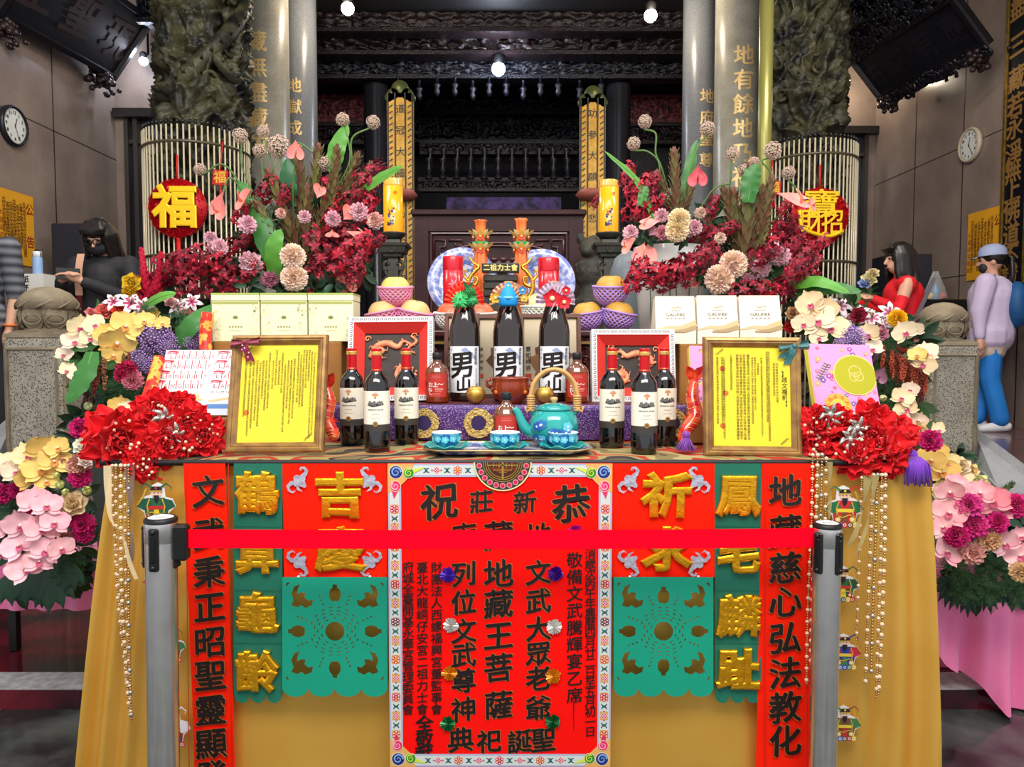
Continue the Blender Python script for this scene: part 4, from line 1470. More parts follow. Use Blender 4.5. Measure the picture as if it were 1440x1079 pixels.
# ================================================================ things standing on the table
M_glass_dk = mat('dark_wine_glass', (10, 6, 8), .06, spec=.8, coat=.6)
M_brownglass = mat('brown_sake_glass', (34, 20, 14), .05, spec=.8, coat=.6)
RZT = 1.10         # top of the purple step
SHZ = 1.345        # top of the rear offering shelf
def arc_text_label(mb, r, z0, z1, a, m, n=16):
 """cylindrical label facing the viewer; half angle a"""
 mb.lathe([(r, z0), (r, z1)], m, n, None, None, -pi / 2 - a, -pi / 2 + a)
def wrap(src, r):
 """bends flat art (x, z, out) in src onto a cylinder of radius r facing -y"""
 out = []
 tess(src, r * .12)
 for u, v, w in src.v:
  th = u / r
  rr = r + w
  out.append((rr * sin(th), -rr * cos(th), v))
 src.v = out
 return src
# ---- purple step
t = thing('display_step', 'purple glittery cloth covered step carrying the sake bottles', 'display step', T(0, 2.33, TZ))
x0, x1 = at(462, 600, 2.33).x, at(965, 600, 2.33).x
f = MB()
M_pur = mat('purple_glitter_cloth', (84, 44, 124), .45, vor=((190, 164, 210), 240, .3), var=((60, 28, 96), 10, .25), sheen=.3)
def stepfn(u, v):
 x = x0 + (x1 - x0) * u
 L = [(.012, 0), (.004, .05), (0, .104), (.006, .11), (.42, .11)]
 k = v * 4
 i = min(3, int(k)); q = k - i
 y = L[i][0] * (1 - q) + L[i + 1][0] * q
 z = L[i][1] * (1 - q) + L[i + 1][1] * q
 if z < .1:
  y -= .004 * sin(x * 60) * (1 - z / .11)
 return (x, y, z)
f.grid(stepfn, 80, 16, M_pur)
f.box(x0, x1, .02, .42, 0, .1085, M_pur)
f.build('purple_cloth', t)
M_ros = mat('gold_rosette_thread', (206, 178, 110), .4, .35, bump=(120, .8))
for px in (596, 673, 946):
 f = MB()
 u = at(px, 592, 2.32).x
 f.disc(u, .055, .047, M_ros, FRONT, .0065, 24, r0=.024)
 rr = random.Random(px)
 for i in range(60):
  a = rr.uniform(0, 6.283); r = rr.uniform(.024, .048)
  f.ball((u + r * cos(a), -.0075, .055 + r * sin(a)), .003, M_ros, 5)
 f.disc(u, .055, .024, C3((52, 34, 86), .5), FRONT, .0062, 20)
 f.build('gold_rosette', t)
f = MB(); f.grid(lambda u, v: (x0 + (x1 - x0) * u, .03 + .4 * v, .1115), 10, 4, mat('plum_runner', (106, 38, 46), .55, var=((70, 24, 40), 12, .2)))
f.build('plum_runner', t)
# ---- red wine bottles
def wine():
 t = thing('wine_bottle', '', 'bottle', T(0, 0, 0), 'red wine bottles on the offering table')
 f = MB()
 f.lathe([(0, .003), (.030, 0), (.0365, .004), (.0375, .02), (.0375, .185), (.036, .2), (.030, .214), (.019, .226), (.0152, .236), (.0145, .25)], M_glass_dk, 32)
 f.build('glass_body', t)
 f = MB()
 rd = mat('red_capsule_foil', (206, 20, 34), .28, .35)
 gd = mat('capsule_gold', (226, 178, 96), .3, .6)
 f.lathe([(.0155, .228), (.0158, .233), (.0158, .238), (.0154, .239), (.0148, .275), (.0148, .279), (.0168, .281), (.0168, .289), (.0155, .291), (.0155, .298), (.013, .3), (0, .3)], rd, 24,
   ms=[gd, rd, gd, rd, rd, gd, gd, gd, rd, rd, rd])
 f.build('capsule', t)
 f = MB()
 cream = C3((244, 238, 218), .55)
 dk = C3((62, 56, 50), .5)
 arc_text_label(f, .0379, .082, .178, 1.45, cream, 20)
 arc_text_label(f, .0379, .062, .082, 1.45, dk, 20)
 q = MB()
 bk = C3((56, 56, 54), .6)
 org_ = C3((206, 138, 86), .5)
 for i in range(5):
  a = pi / 2 + (i - 2) * .62
  q.poly([(0, .164), (.0085 * cos(a - .25), .164 + .0085 * sin(a - .25)), (.011 * cos(a), .164 + .011 * sin(a)), (.0085 * cos(a + .25), .164 + .0085 * sin(a + .25))], org_, None, .0004)
 q.poly([(-.004, .163), (.004, .163), (.0025, .156), (-.0025, .156)], org_, None, .0004)
 rr = random.Random(4)
 q.poly([(-.022, .136), (-.008, .132), (.004, .134), (.024, .138), (.024, .140), (-.022, .139)], bk, None, .0003)
 for i in range(46):
  x = rr.uniform(-.023, .023)
  h = .003 + .011 * (1 if abs(x - .0) < .02 else .5) * rr.random()
  q.poly([(x - .0018, .137), (x + .0018, .137), (x + .0012, .137 + h), (x - .0008, .137 + h * .9)], bk if i % 2 else C3((128, 128, 122), .6), None, .0004 + i * 1e-6)
 for x in (-.016, -.002, .012):
  q.poly([(x - .004, .139), (x + .004, .139), (x + .004, .147), (x, .151), (x - .004, .147)], C3((110, 108, 104), .6), None, .0006)
 q.line('MARQUIS DU VILLAGE', 0, .124, .0042, bk, None, .0004, fit=.046, bold=.05)
 q.rect(-.011, .011, .111, .1122, C3((150, 110, 80), .6), None, .0004)
 q.rect(-.015, .015, .1005, .1014, C3((170, 160, 140), .6), None, .0004)
 q.disc(0, .084, .0075, C3((196, 156, 88), .35, metal=.6), None, .0012, 18)
 q.disc(0, .084, .005, C3((150, 112, 56), .4, metal=.6), None, .0015, 14)
 wrap(q, .0379)
 n = len(f.v)
 f.v += q.v
 for a, b_, c in zip(q.f, q.m, q.sm):
  f.f.append(tuple(i + n for i in a)); f.m.append(f.mi(q.mats[b_])); f.sm.append(c)
 f.build('paper_label', t)
 return t
W0_ = wine()
spots = [(493, 628, 'wine bottle with red capsule at far left of the left trio'), (528, 638, 'wine bottle with red capsule in front middle of the left trio'), (570, 627, 'wine bottle with red capsule at right of the left trio'),
   (862, 632, 'wine bottle with red capsule at left of the right trio'), (908, 641, 'wine bottle with red capsule in front middle of the right trio'), (936, 629, 'wine bottle with red capsule behind the right trio beside the red fish')]
for i, (px, py, lb) in enumerate(spots):
 p = atz(px, py - 3, TZ)
 M = T(p.x, p.y + .03, TZ - .004) @ RZ((-.1, .05, .1, -.05, .03, .1)[i]) @ SC(.985)
 if i == 0:
  W0_.matrix_basis = M; W0_['label'] = lb
 else:
  dup(W0_, M, lb)
# ---- large sake bottles
def sake():
 t = thing('sake_bottle', '', 'bottle', T(0, 0, 0), 'large sake bottles on the purple step')
 f = MB()
 f.lathe([(0, .004), (.045, 0), (.0515, .006), (.0525, .02), (.0525, .235), (.050, .255), (.042, .285), (.031, .320), (.022, .352), (.0165, .38), (.015, .392)], M_brownglass, 40)
 f.build('glass_body', t)
 f = MB(); f.lathe([(.0152, .388), (.0175, .39), (.0175, .402), (.012, .405), (0, .405)], C3((206, 168, 90), .35, metal=.5), 20); f.build('stopper', t)
 f = MB()
 lab = C3((236, 238, 242), .5)
 arc_text_label(f, .0529, .03, .185, 1.15, lab, 24)
 q = MB()
 gb = C3((150, 160, 196), .6)
 q.poly([(-.012, .172), (.005, .182), (.022, .168), (.04, .15), (.03, .162), (.012, .158), (.0, .166)], gb, None, .0003)
 q.poly([(.008, .15), (.03, .166), (.046, .14), (.034, .15)], C3((176, 184, 212), .6), None, .0003)
 q.char('男', -.008, .122, .082, M_ink, None, .0005, nib=.03, shear=.12, wob=.03, copies=6)
 q.char('山', -.002, .058, .046, M_ink, None, .0005, nib=.05, shear=.12, wob=.03, copies=6)
 q.column('特別純米酒', .043, .122, .180, .011, M_ink, None, w=.0005, copies=2, nib=.02)
 q.column('北海道根室産清酒', .044, .045, .112, .006, C3((90, 90, 96), .6), None, w=.0005, copies=1, nib=0)
 q.column('生一本', -.052, .14, .18, .009, C3((90, 90, 96), .6), None, w=.0005, copies=1, nib=0)
 wrap(q, .0529)
 n = len(f.v)
 f.v += q.v
 for a, b_, c in zip(q.f, q.m, q.sm):
  f.f.append(tuple(i + n for i in a)); f.m.append(f.mi(q.mats[b_])); f.sm.append(c)
 f.build('paper_label', t)
 return t
S0 = sake()
YS = 2.52
for i, (px, lb) in enumerate(((654, 'large sake bottle 男山 under the red paper fan'), (715, 'large sake bottle 男山 behind the lacquer bowl'), (779, 'large sake bottle 男山 under the lavender paper fan'))):
 M = T(at(px, 567, YS).x, YS, RZT + .002)
 if i == 0:
  S0.matrix_basis = M; S0['label'] = lb
 else:
  dup(S0, M, lb)
def fan(px, col1, col2, label, deco):
 c = at(px, 424, YS - .03)
 t = thing('paper_fan_ornament', label, 'ornament', T(c))
 f = MB()
 n = 28
 m1, m2 = C3(col1, .6), C3(col2, .6)
 R_ = .066
 for i in range(n):
  a0, a1 = pi * (-.06 + 1.12 * i / n), pi * (-.06 + 1.12 * (i + 1) / n)
  d0, d1 = (.007 if i % 2 else -.007), (-.007 if i % 2 else .007)
  for (ra, rb, m) in ((.012, .05, m1 if i % 2 else m2), (.05, .056, m2), (.056, R_, m2 if i % 2 else m1)):
   f.add([(ra * cos(a0), d0 * ra / R_, ra * sin(a0)), (ra * cos(a1), d1 * ra / R_, ra * sin(a1)), (rb * cos(a1), d1 * rb / R_, rb * sin(a1)), (rb * cos(a0), d0 * rb / R_, rb * sin(a0))], [(0, 1, 2, 3)], m, False)
 f.build('pleated_fan', t)
 for nm, (x, z), r_, cc, kind in deco:
  f = MB()
  m = C3(cc, .6)
  if kind == 'pom':
   rr = random.Random(int(x * 1e4) + 7)
   f.ball((x, -.02, z), r_ * .7, m, 10)
   for k in range(70):
    v = Vector((rr.gauss(0, 1), rr.gauss(0, 1), rr.gauss(0, 1))).normalized()
    p = Vector((x, -.02, z))
    f.tube([p, p + v * r_], [r_ * .16, r_ * .05], m, 4)
  elif kind == 'flower':
   for k in range(5):
    f.petal(m, T(x, -.022, z) @ RX(pi / 2) @ RZ(k * 2 * pi / 5), r_, r_ * .95, .5, .2)
   f.ball((x, -.026, z), r_ * .28, C3((240, 220, 160), .5), 8)
  elif kind == 'bell':
   f.lathe([(0, r_ * 1.2), (r_ * .5, r_ * .9), (r_ * .85, r_ * .1), (r_, -r_ * .7), (r_ * .7, -r_ * .9), (0, -r_ * .9)], m, 14, T(x, -.022, z))
   f.tube([(x - r_, -.025, z), (x, -.022 - r_ * 1.05, z - r_ * .1), (x + r_, -.025, z)], r_ * .13, C3((120, 200, 240), .5), 6)
  elif kind == 'leaf':
   for k in range(4):
    f.petal(m, T(x, -.015, z) @ RX(pi / 2) @ RZ(k * 1.7 + .5), r_ * 1.5, r_ * .6, .3, .2)
  f.build(nm, t)
 f = MB()
 f.tube([(0, -.02, 0), (-.01, -.028, -.02), (-.022, -.03, -.045)], .0025, m1, 6)
 f.tube([(0, -.02, 0), (.006, -.028, -.02), (.004, -.03, -.03)], .0025, m2, 6)
 f.build('cord_ends', t)
fan(653, (224, 40, 26), (250, 84, 60), 'red pleated paper fan with green pompoms tied to left sake bottle', [('pompom', (-.012, .0), .034, (70, 190, 110), 'pom'), ('pompom', (.025, .028), .022, (46, 130, 66), 'pom'), ('pompom', (.03, .0), .022, (60, 170, 100), 'pom'), ('leaf_spray', (.012, .04), .02, (30, 96, 44), 'leaf')])
fan(716, (190, 120, 110), (226, 190, 150), 'multicoloured pleated paper fan with blue bell tied to middle sake bottle', [('bell', (-.003, .012), .034, (20, 150, 224), 'bell'), ('bow', (-.003, .05), .014, (90, 190, 240), 'flower'), ('flower', (.045, .035), .016, (60, 140, 200), 'flower'), ('flower', (-.045, .01), .02, (220, 170, 40), 'flower'), ('flower', (.05, .01), .015, (226, 180, 60), 'flower')])
fan(781, (176, 160, 176), (216, 196, 212), 'lavender pleated paper fan with red blossoms tied to right sake bottle', [('flower', (-.012, .008), .034, (206, 14, 44), 'flower'), ('flower', (.028, -.004), .026, (216, 24, 44), 'flower'), ('flower', (.034, .034), .017, (206, 20, 50), 'flower'), ('leaf_spray', (.0, -.012), .014, (30, 140, 80), 'leaf')])
# ---- small amber bottles
def amber():
 t = thing('amber_bottle', '', 'bottle', T(0, 0, 0), 'small amber plum liquor bottles')
 ga = mat('amber_liquor_glass', (150, 62, 14), .05, spec=.7, coat=.5, var=((108, 34, 8), 14, .3))
 gc = mat('clear_shoulder_glass', (112, 66, 46), .05, spec=.8, coat=.6)
 f = MB()
 f.lathe([(0, .003), (.036, 0), (.0415, .005), (.0425, .02), (.0425, .10), (.041, .112), (.035, .125), (.026, .134), (.018, .140), (.0152, .146), (.015, .160)], ga, 32, ms=[ga] * 5 + [gc] * 5)
 f.build('glass_body', t)
 f = MB(); f.lathe([(.0155, .154), (.017, .156), (.017, .176), (.015, .179), (0, .179)], C3((26, 26, 30), .35), 20); f.build('cap', t)
 f = MB()
 arc_text_label(f, .0429, .022, .104, .95, C3((190, 52, 42), .55), 18)
 q = MB()
 w_ = C3((246, 236, 228), .55)
 q.char('お', -.020, .066, .017, w_, None, .0005, nib=.03, shear=0)
 q.char('ね', -.022, .048, .015, w_, None, .0005, nib=.03, shear=0)
 q.char('上', -.002, .066, .017, w_, None, .0005, nib=.04, shear=0)
 q.stroke([(.006, .066), (.012, .070), (.018, .066), (.026, .069)], .0012, w_, None, .0005)
 q.rect(-.004, .026, .049, .0525, C3((240, 170, 150), .6), None, .0005)
 q.rect(-.004, .022, .043, .0445, C3((240, 170, 150), .6), None, .0005)
 q.stroke([(-.026, .042), (-.023, .033), (-.014, .029)], .0012, w_, None, .0005)
 for z, l in ((.096, .03), (.09, .036), (.034, .03), (.029, .024)):
  q.rect(-l / 2, l / 2, z, z + .001, C3((226, 150, 140), .6), None, .0005)
 wrap(q, .0429)
 n = len(f.v)
 f.v += q.v
 for a, b_, c in zip(q.f, q.m, q.sm):
  f.f.append(tuple(i + n for i in a)); f.m.append(f.mi(q.mats[b_])); f.sm.append(c)
 f.build('paper_label', t)
 return t
A0_ = amber()
p = at(615, 569, 2.43)
A0_.matrix_basis = T(p.x, 2.43, RZT + .002) @ SC(.92); A0_['label'] = 'small amber bottle with red label left of the left sake bottle'
dup(A0_, T(at(811, 569, 2.43).x, 2.43, RZT + .002) @ SC(.92), 'small amber bottle with red label right of the right sake bottle')
dup(A0_, T(at(712, 600, 2.165).x, 2.16, TZ + .002) @ SC(.9), 'small amber bottle with red label in front of the purple step')
# ---- golden fruit, lacquer bowl
def apple(px, py, Y, r, m, name, label, cat, z0, dent=.25):
 c = at(px, py, Y)
 f = MB()
 prof = []
 for i in range(15):
  a = -pi / 2 + pi * i / 14
  rr = r * cos(a) * (1 + .04 * sin(a))
  zz = r * sin(a) * .95
  if i > 12:
   zz -= r * dent * (i - 12) / 2
  prof.append((max(rr, .0), zz + r * .95))
 f.lathe(prof, m, 24)
 f.tube([(0, 0, r * 1.6), (r * .1, 0, r * 1.9), (r * .2, 0, r * 2.1)], r * .06, C3((96, 70, 40), .6), 6)
 o = f.build(name, None, T(c.x, Y, z0))
 return tag(o, label, cat)
M_gapple = mat('gold_leaf_apple', (228, 184, 92), .34, .8, var=((190, 140, 50), 20, .3))
apple(669, 561, 2.375, .0315, M_gapple, 'golden_apple', 'gold leafed apple left of the lacquer bowl on the purple step', 'ornament', RZT + .002)
apple(766, 560, 2.375, .0305, M_gapple, 'golden_apple', 'gold leafed apple framed by the teapot handle', 'ornament', RZT + .002)
t = thing('lacquer_bowl', 'red brown lacquer incense bowl in front of the middle sake bottle', 'bowl', T(at(718, 567, 2.40).x, 2.405, RZT + .002))
m = mat('red_brown_lacquer', (140, 50, 22), .18, spec=.6, coat=.5)
f = MB(); f.lathe([(.030, 0), (.036, .0), (.036, .006), (.052, .018), (.064, .042), (.062, .066), (.060, .078), (.064, .082), (.062, .085), (.055, .08), (.056, .05), (0, .03)], m, 36); f.build('bowl_body', t)
for s_ in (-1, 1):
 f = MB(); f.tube([(s_ * .06, 0, .05), (s_ * .076, 0, .058), (s_ * .078, 0, .072), (s_ * .064, 0, .079)], .006, m, 8); f.build('handle', t)
f = MB()
for x in (-.046, .046):
 f.ball((x, -.042, .038), .008, C3((196, 96, 40), .3), 8)
f.build('gilt_boss', t)
# ---- serving tray, cups, saucers, teapot
YTR = 2.085
M_teal_g = mat('turquoise_glaze', (34, 150, 150), .12, spec=.6, coat=.5, var=((40, 170, 160), 12, .3))
M_blue_g = mat('turquoise_painted_glaze', (84, 178, 200), .12, spec=.6, coat=.5, var=((40, 106, 180), 42, .06))
M_porc = mat('white_porcelain', (236, 236, 230), .15, spec=.6, coat=.4)
M_tray = mat('blue_white_tray', (206, 208, 216), .18, var=((84, 94, 150), 26, .06), coat=.3)
c0, c1 = at(592, 645, 1.995), at(836, 645, 1.995)
cx = (c0.x + c1.x) / 2
t = thing('serving_tray', 'white and blue patterned serving tray under the turquoise tea set', 'tray', T(cx, YTR + .005, TZ + .001))
w, d = (c1.x - c0.x) / 2, .098
f = MB()
def oct_(k, z):
 a, b = w * k, d * (1 - (1 - k) * 2.4)
 c = .045
 return [(-a + c, -b, z), (a - c, -b, z), (a, -b + c, z), (a, b - c, z), (a - c, b, z), (-a + c, b, z), (-a, b - c, z), (-a, -b + c, z)]
vs = oct_(.88, .002) + oct_(.985, .013) + oct_(1.0, .013) + oct_(.90, .0) + oct_(.86, .0035)
fs = [tuple(range(32, 40))] + [(o + i, o + (i + 1) % 8, p_ + (i + 1) % 8, p_ + i) for o, p_ in ((32, 0), (0, 8), (8, 16), (16, 24)) for i in range(8)] + [tuple(range(31, 23, -1))]
f.add(vs, fs, M_tray, False)
f.tube(oct_(.995, .0135), .0022, C3((196, 176, 120), .3, metal=.4), 6, closed=True)
f.build('tray_body', t)
def saucer_cup(px, label_c, label_s, first=None):
 Y = 2.055
 x = at(px, 630, Y).x
 t = thing('saucer', label_s, 'saucer', T(x, Y, TZ + .0045), 'turquoise saucers')
 f = MB()
 n = 48
 prof = [(.0, .001), (.028, 0), (.035, .003), (.052, .012), (.0655, .020), (.064, .0215), (.05, .0145), (.033, .0065), (0, .005)]
 vs = []
 for j, (r, z) in enumerate(prof):
  for i in range(n):
   a = 2 * pi * i / n
   k = 1 + (.045 * abs(sin(a * 5 / 2 * 2)) if j in (3, 4, 5, 6) else 0)
   dz = (.0035 * cos(a * 10) if j in (4, 5) else 0)
   vs.append((r * k * cos(a), r * k * sin(a), z + dz))
 fs = [(j * n + i, j * n + (i + 1) % n, (j + 1) * n + (i + 1) % n, (j + 1) * n + i) for j in range(len(prof) - 1) for i in range(n)]
 f.add(vs, fs, M_teal_g)
 f.build('saucer_dish', t)
 t = thing('tea_cup', label_c, 'cup', T(x, Y, TZ + .0115), 'turquoise tea cups')
 f = MB(); f.lathe([(.020, 0), (.021, .006), (.032, .014), (.040, .028), (.0425, .045), (.0425, .0465)], M_blue_g, 36)
 q = MB()
 for i in range(5):
  a = (i - 2) * .55
  for k in range(5):
   b = k * 2 * pi / 5
   q.disc(a * .04 + .006 * cos(b), .030 + .0055 * sin(b) + .002 * (i % 2), .0045, C3((96, 196, 214), .2), None, .001, 10)
  q.disc(a * .04, .03 + .002 * (i % 2), .002, C3((230, 240, 240), .2), None, .0014, 8)
 wrap(q, .0405)
 n = len(f.v); f.v += q.v
 for a, b_, c_ in zip(q.f, q.m, q.sm):
  f.f.append(tuple(i + n for i in a)); f.m.append(f.mi(q.mats[b_])); f.sm.append(c_)
 f.build('cup_wall', t)
 f = MB(); f.lathe([(.0425, .0465), (.0415, .0475), (.040, .0465), (.038, .028), (.028, .014), (0, .011)], M_porc, 36); f.build('white_lining', t)
saucer_cup(628, 'turquoise tea cup on the left saucer of the tray', 'turquoise lobed saucer at left on the tray')
saucer_cup(710, 'turquoise tea cup in front of the amber bottle', 'turquoise lobed saucer at the middle of the tray')
saucer_cup(792, 'turquoise tea cup in front of the teapot', 'turquoise lobed saucer at right on the tray')
px = at(779, 600, 2.145)
t = thing('teapot', 'turquoise teapot with arched bamboo handle at right of the tray', 'teapot', T(px.x, 2.142, TZ + .007) @ SC(1.12))
f = MB(); f.lathe([(.036, 0), (.04, .004), (.056, .022), (.064, .048), (.062, .07), (.052, .088), (.044, .094), (.042, .098)], M_teal_g, 40)
f.build('pot_body', t)
f = MB()
q = MB()
rr = random.Random(8)
for i in range(16):
 a = rr.uniform(-1.1, 1.1) * .06; z = rr.uniform(.022, .062)
 cc = rr.choice([(74, 160, 206), (50, 110, 180), (96, 190, 214), (40, 90, 170)])
 for k in range(5):
  b = k * 2 * pi / 5 + i
  q.disc(a + .008 * cos(b), z + .007 * sin(b), .0058, C3(cc, .2), None, .001 + i * 4e-5, 10)
 q.disc(a, z, .003, C3((210, 230, 236), .2), None, .0026, 8)
out = []
tess(q, .006)
for u, v, w_ in q.v:
 zz = max(.004, min(.097, v))
 r_ = .056 + .008 * sin(pi * min(1, max(0, (zz - .015) / .075)))
 if zz < .022: r_ = .04 + .016 * (zz - .004) / .018
 th = u / .06
 out.append(((r_ + w_ + .0007) * sin(th), -(r_ + w_ + .0007) * cos(th), zz))
q.v = out
q.build('painted_blossoms', t)
f = MB(); f.lathe([(.046, .096), (.047, .099), (.04, .106), (.02, .112), (0, .113)], M_teal_g, 36); lid = f.build('lid', t)
f = MB(); f.lathe([(.005, .111), (.006, .116), (.010, .121), (.009, .127), (0, .129)], C3((206, 170, 110), .4), 16); f.build('lid_knob', lid)
f = MB(); f.tube(bez([(-.05, 0, .034), (-.072, -.004, .044), (-.084, -.006, .064), (-.094, -.008, .088), (-.104, -.01, .1)], 5), [.017 - .0095 * i / 20 for i in range(21)], M_teal_g, 14); f.build('spout', t)
for s_ in (-1, 1):
 f = MB(); f.tube([(s_ * .052, .0, .082), (s_ * .058, 0, .094), (s_ * .052, 0, .104)], .006, M_teal_g, 8); f.build('handle_lug', t)
M_bamboo = mat('bamboo_cane', (222, 176, 112), .4, var=((190, 140, 80), 30, .3))
f = MB()
arc = [(.064 * cos(a) * (1.03 if .5 < a < 2.6 else 1), 0, .092 + .108 * sin(a) ** .8) for a in [.05 + i * (pi - .1) / 30 for i in range(31)]]
f.tube(arc, .0055, M_bamboo, 8)
f.tube([(x * .93, .005, z - .003) for x, y, z in arc], .0045, M_bamboo, 8)
for s_ in (-1, 1):
 for i in range(7):
  z = .094 + i * .006
  f.tube([(s_ * .06 + .0085 * cos(a), .0085 * sin(a), z) for a in [k * .785 for k in range(8)]], .0028, M_bamboo, 6, closed=True)
 f.tube([(s_ * .058, -.008, .1), (s_ * .072, -.012, .09), (s_ * .075, -.01, .105)], .003, M_bamboo, 6)
f.build('bamboo_handle', t)
# ---- framed yellow prayer sheets
def prayer_frame(bl, br, tl, label, title, bow, lines, seed, pick):
 M, w, h = pose(bl, br, tl)
 t = thing('framed_prayer_sheet', label, 'framed sheet', M)
 fm = mat('bronze_gold_moulding', (196, 154, 88), .34, .55, var=((122, 86, 66), 26, .3))
 b = .028
 f = MB(); f.frame(0, w, 0, h, [(0, -.012), (0, .004), (.004, .010), (.010, .012), (.014, .009), (.017, .011), (.022, .007), (b, .0), (b, -.006)], fm); f.build('moulding', t)
 f = MB(); f.box(.002, w - .002, .002, h - .002, -.012, -.004, C3((90, 70, 50), .7)); f.build('backing', t)
 f = MB()
 f.rect(b, w - b, b, h - b, C3((252, 226, 52), .5), None, -.003)
 k = C3((70, 52, 14), .6)
 iw, ih = w - 2 * b, h - 2 * b
 rr = random.Random(seed)
 for (q, v0, v1, s_) in lines:
  n = max(1, int((v0 - v1) * ih / (s_ * 1.12)))
  st = rr.randrange(len(pick))
  f.column(''.join(pick[(st + i) % len(pick)] for i in range(n)), b + iw * q, b + ih * v1, b + ih * v0, s_, k, None, w=-.0026, copies=1, nib=0, shear=0)
 if title:
  f.column('【祈福文疏】', b + iw * .925, b + ih * .40, b + ih * .76, .0145, k, None, w=-.0026, copies=2, nib=.02, shear=0)
 for (q, r_) in ((.12, .78), (.16, .53), (.12, .2)) if title else ((.06, .88), (.1, .3)):
  f.disc(b + iw * q, b + ih * r_, .008, C3((240, 120, 40), .6), None, -.0028, 14)
 for sx, sy, x, y in ((1, -1, b + .006, h - b - .004), (-1, 1, w - b - .006, b + .004)):
  for i in range(5):
   f.disc(x + sx * (.004 + i * .004), y + sy * (.003 + (4 - i) * .0035), .0032, C3((140, 124, 40), .6), None, -.0026, 8, r0=.0014)
 f.build('yellow_sheet', t)
 f = MB(); f.rect(b, w - b, b, h - b, mat('clear_frame_glass', (255, 255, 255), .02, trans=1.0, ior=1.1, spec=.25), None, .001); f.build('glass', t)
 return t, w, h
PRAY = '伏以神恩浩蕩聖德巍峨佑我黎民風調雨順國泰民安五穀豐登六畜興旺弟子虔誠叩拜祈求平安福祿壽喜家門清吉身體健康事業順利萬事如意謹疏上聞百拜'
L1 = [(.96, .92, .08, .0052), (.925, .93, .04, .0052), (.89, .95, .62, .0058), (.855, .95, .55, .0058), (.82, .95, .36, .0058), (.785, .9, .35, .0058), (.75, .93, .4, .0058), (.70, .86, .24, .0058), (.66, .84, .18, .0058), (.62, .84, .34, .0058), (.58, .8, .1, .0058), (.54, .92, .5, .0058), (.5, .84, .58, .0058), (.46, .95, .58, .0058), (.42, .84, .54, .0058), (.37, .92, .34, .0058), (.33, .84, .32, .0058), (.29, .84, .44, .0058), (.25, .82, .16, .0058), (.21, .84, .22, .0058), (.165, .82, .14, .0058), (.12, .82, .06, .0058), (.065, .84, .26, .0064)]
L2 = [(.83, .84, .44, .0066), (.79, .84, .5, .0066), (.725, .96, .05, .0060), (.70, .96, .24, .0060), (.63, .9, .1, .0056), (.585, .84, .72, .0056), (.545, .9, .36, .0056), (.51, .9, .22, .0056), (.455, .93, .06, .0074), (.405, .93, .06, .0074), (.36, .93, .06, .0074), (.315, .93, .06, .0074), (.235, .93, .56, .0064), (.14, .9, .06, .0064), (.115, .9, .18, .0060), (.055, .9, .22, .0066)]
fl_t, w_, h_ = prayer_frame(at(317, 637, 2.02), at(455, 636, 2.02), at(338, 472, 2.10), 'gold framed yellow prayer sheet with maroon bow at left of the table', False, None, L1, 3, PRAY)
fr_t, w2_, h2_ = prayer_frame(at(990, 641, 2.03), at(1128, 643, 2.02), at(995, 474, 2.075), 'gold framed yellow prayer sheet with teal bow at right of the table', True, None, L2, 5, PRAY)
def bow(px, py, Y, s_, m, md, label, tails, flip=1):
 c = at(px, py, Y)
 t = thing('ribbon_bow', label, 'bow', T(c) @ SC(s_))
 for k in (-1, 1):
  f = MB()
  f.grid(lambda u, v, k=k: (k * (.1 + .9 * sin(pi * u / 2) * 1.0) * (1 if u < .999 else 1), (-.32 * sin(pi * v * 2 - .5) * sin(pi * u * .9) - .05), (.12 + .38 * u ** .8) * (v * 2 - 1) * (.95 - .25 * u) + .12 * k * u * flip), 10, 10, m)
  f.build('loop', t)
  f = MB()
  a = tails[0 if k < 0 else 1]
  f.grid(lambda u, v, a=a: (a[0] * v + (.16 + .16 * v) * (u * 2 - 1), -.12 - .08 * sin(v * 5), a[1] * v + .05 * sin(v * 6) * (u * 2 - 1) - (.12 * abs(u * 2 - 1) if v > .95 else 0)), 4, 8, m)
  if md:
   for (u, v) in ((.3, .3), (.7, .55), (.35, .8)):
    x, y, z = (a[0] * v + (.16 + .16 * v) * (u * 2 - 1), -.12 - .08 * sin(v * 5), a[1] * v)
    f.disc(x, z, .06, md, T(0, y, 0) @ FRONT, .03, 8)
  f.build('tail', t)
 f = MB(); f.ball((0, -.16, .02), .17, m, 10, (1, .8, 1.1)); f.build('knot', t)
bow(345, 482, 2.075, .040, mat('maroon_ribbon', (132, 26, 56), .5, sheen=.3), C3((226, 190, 200), .5), 'maroon spotted ribbon bow on top corner of the left gold frame', ((-.15, -.6), (.35, -1.25)))
bow(1116, 487, 2.055, .042, mat('teal_ribbon', (66, 122, 122), .35, sheen=.3, var=((44, 96, 100), 8, .2)), None, 'teal satin ribbon bow on top corner of the right gold frame', ((-.75, -.75), (-.35, -1.15)))
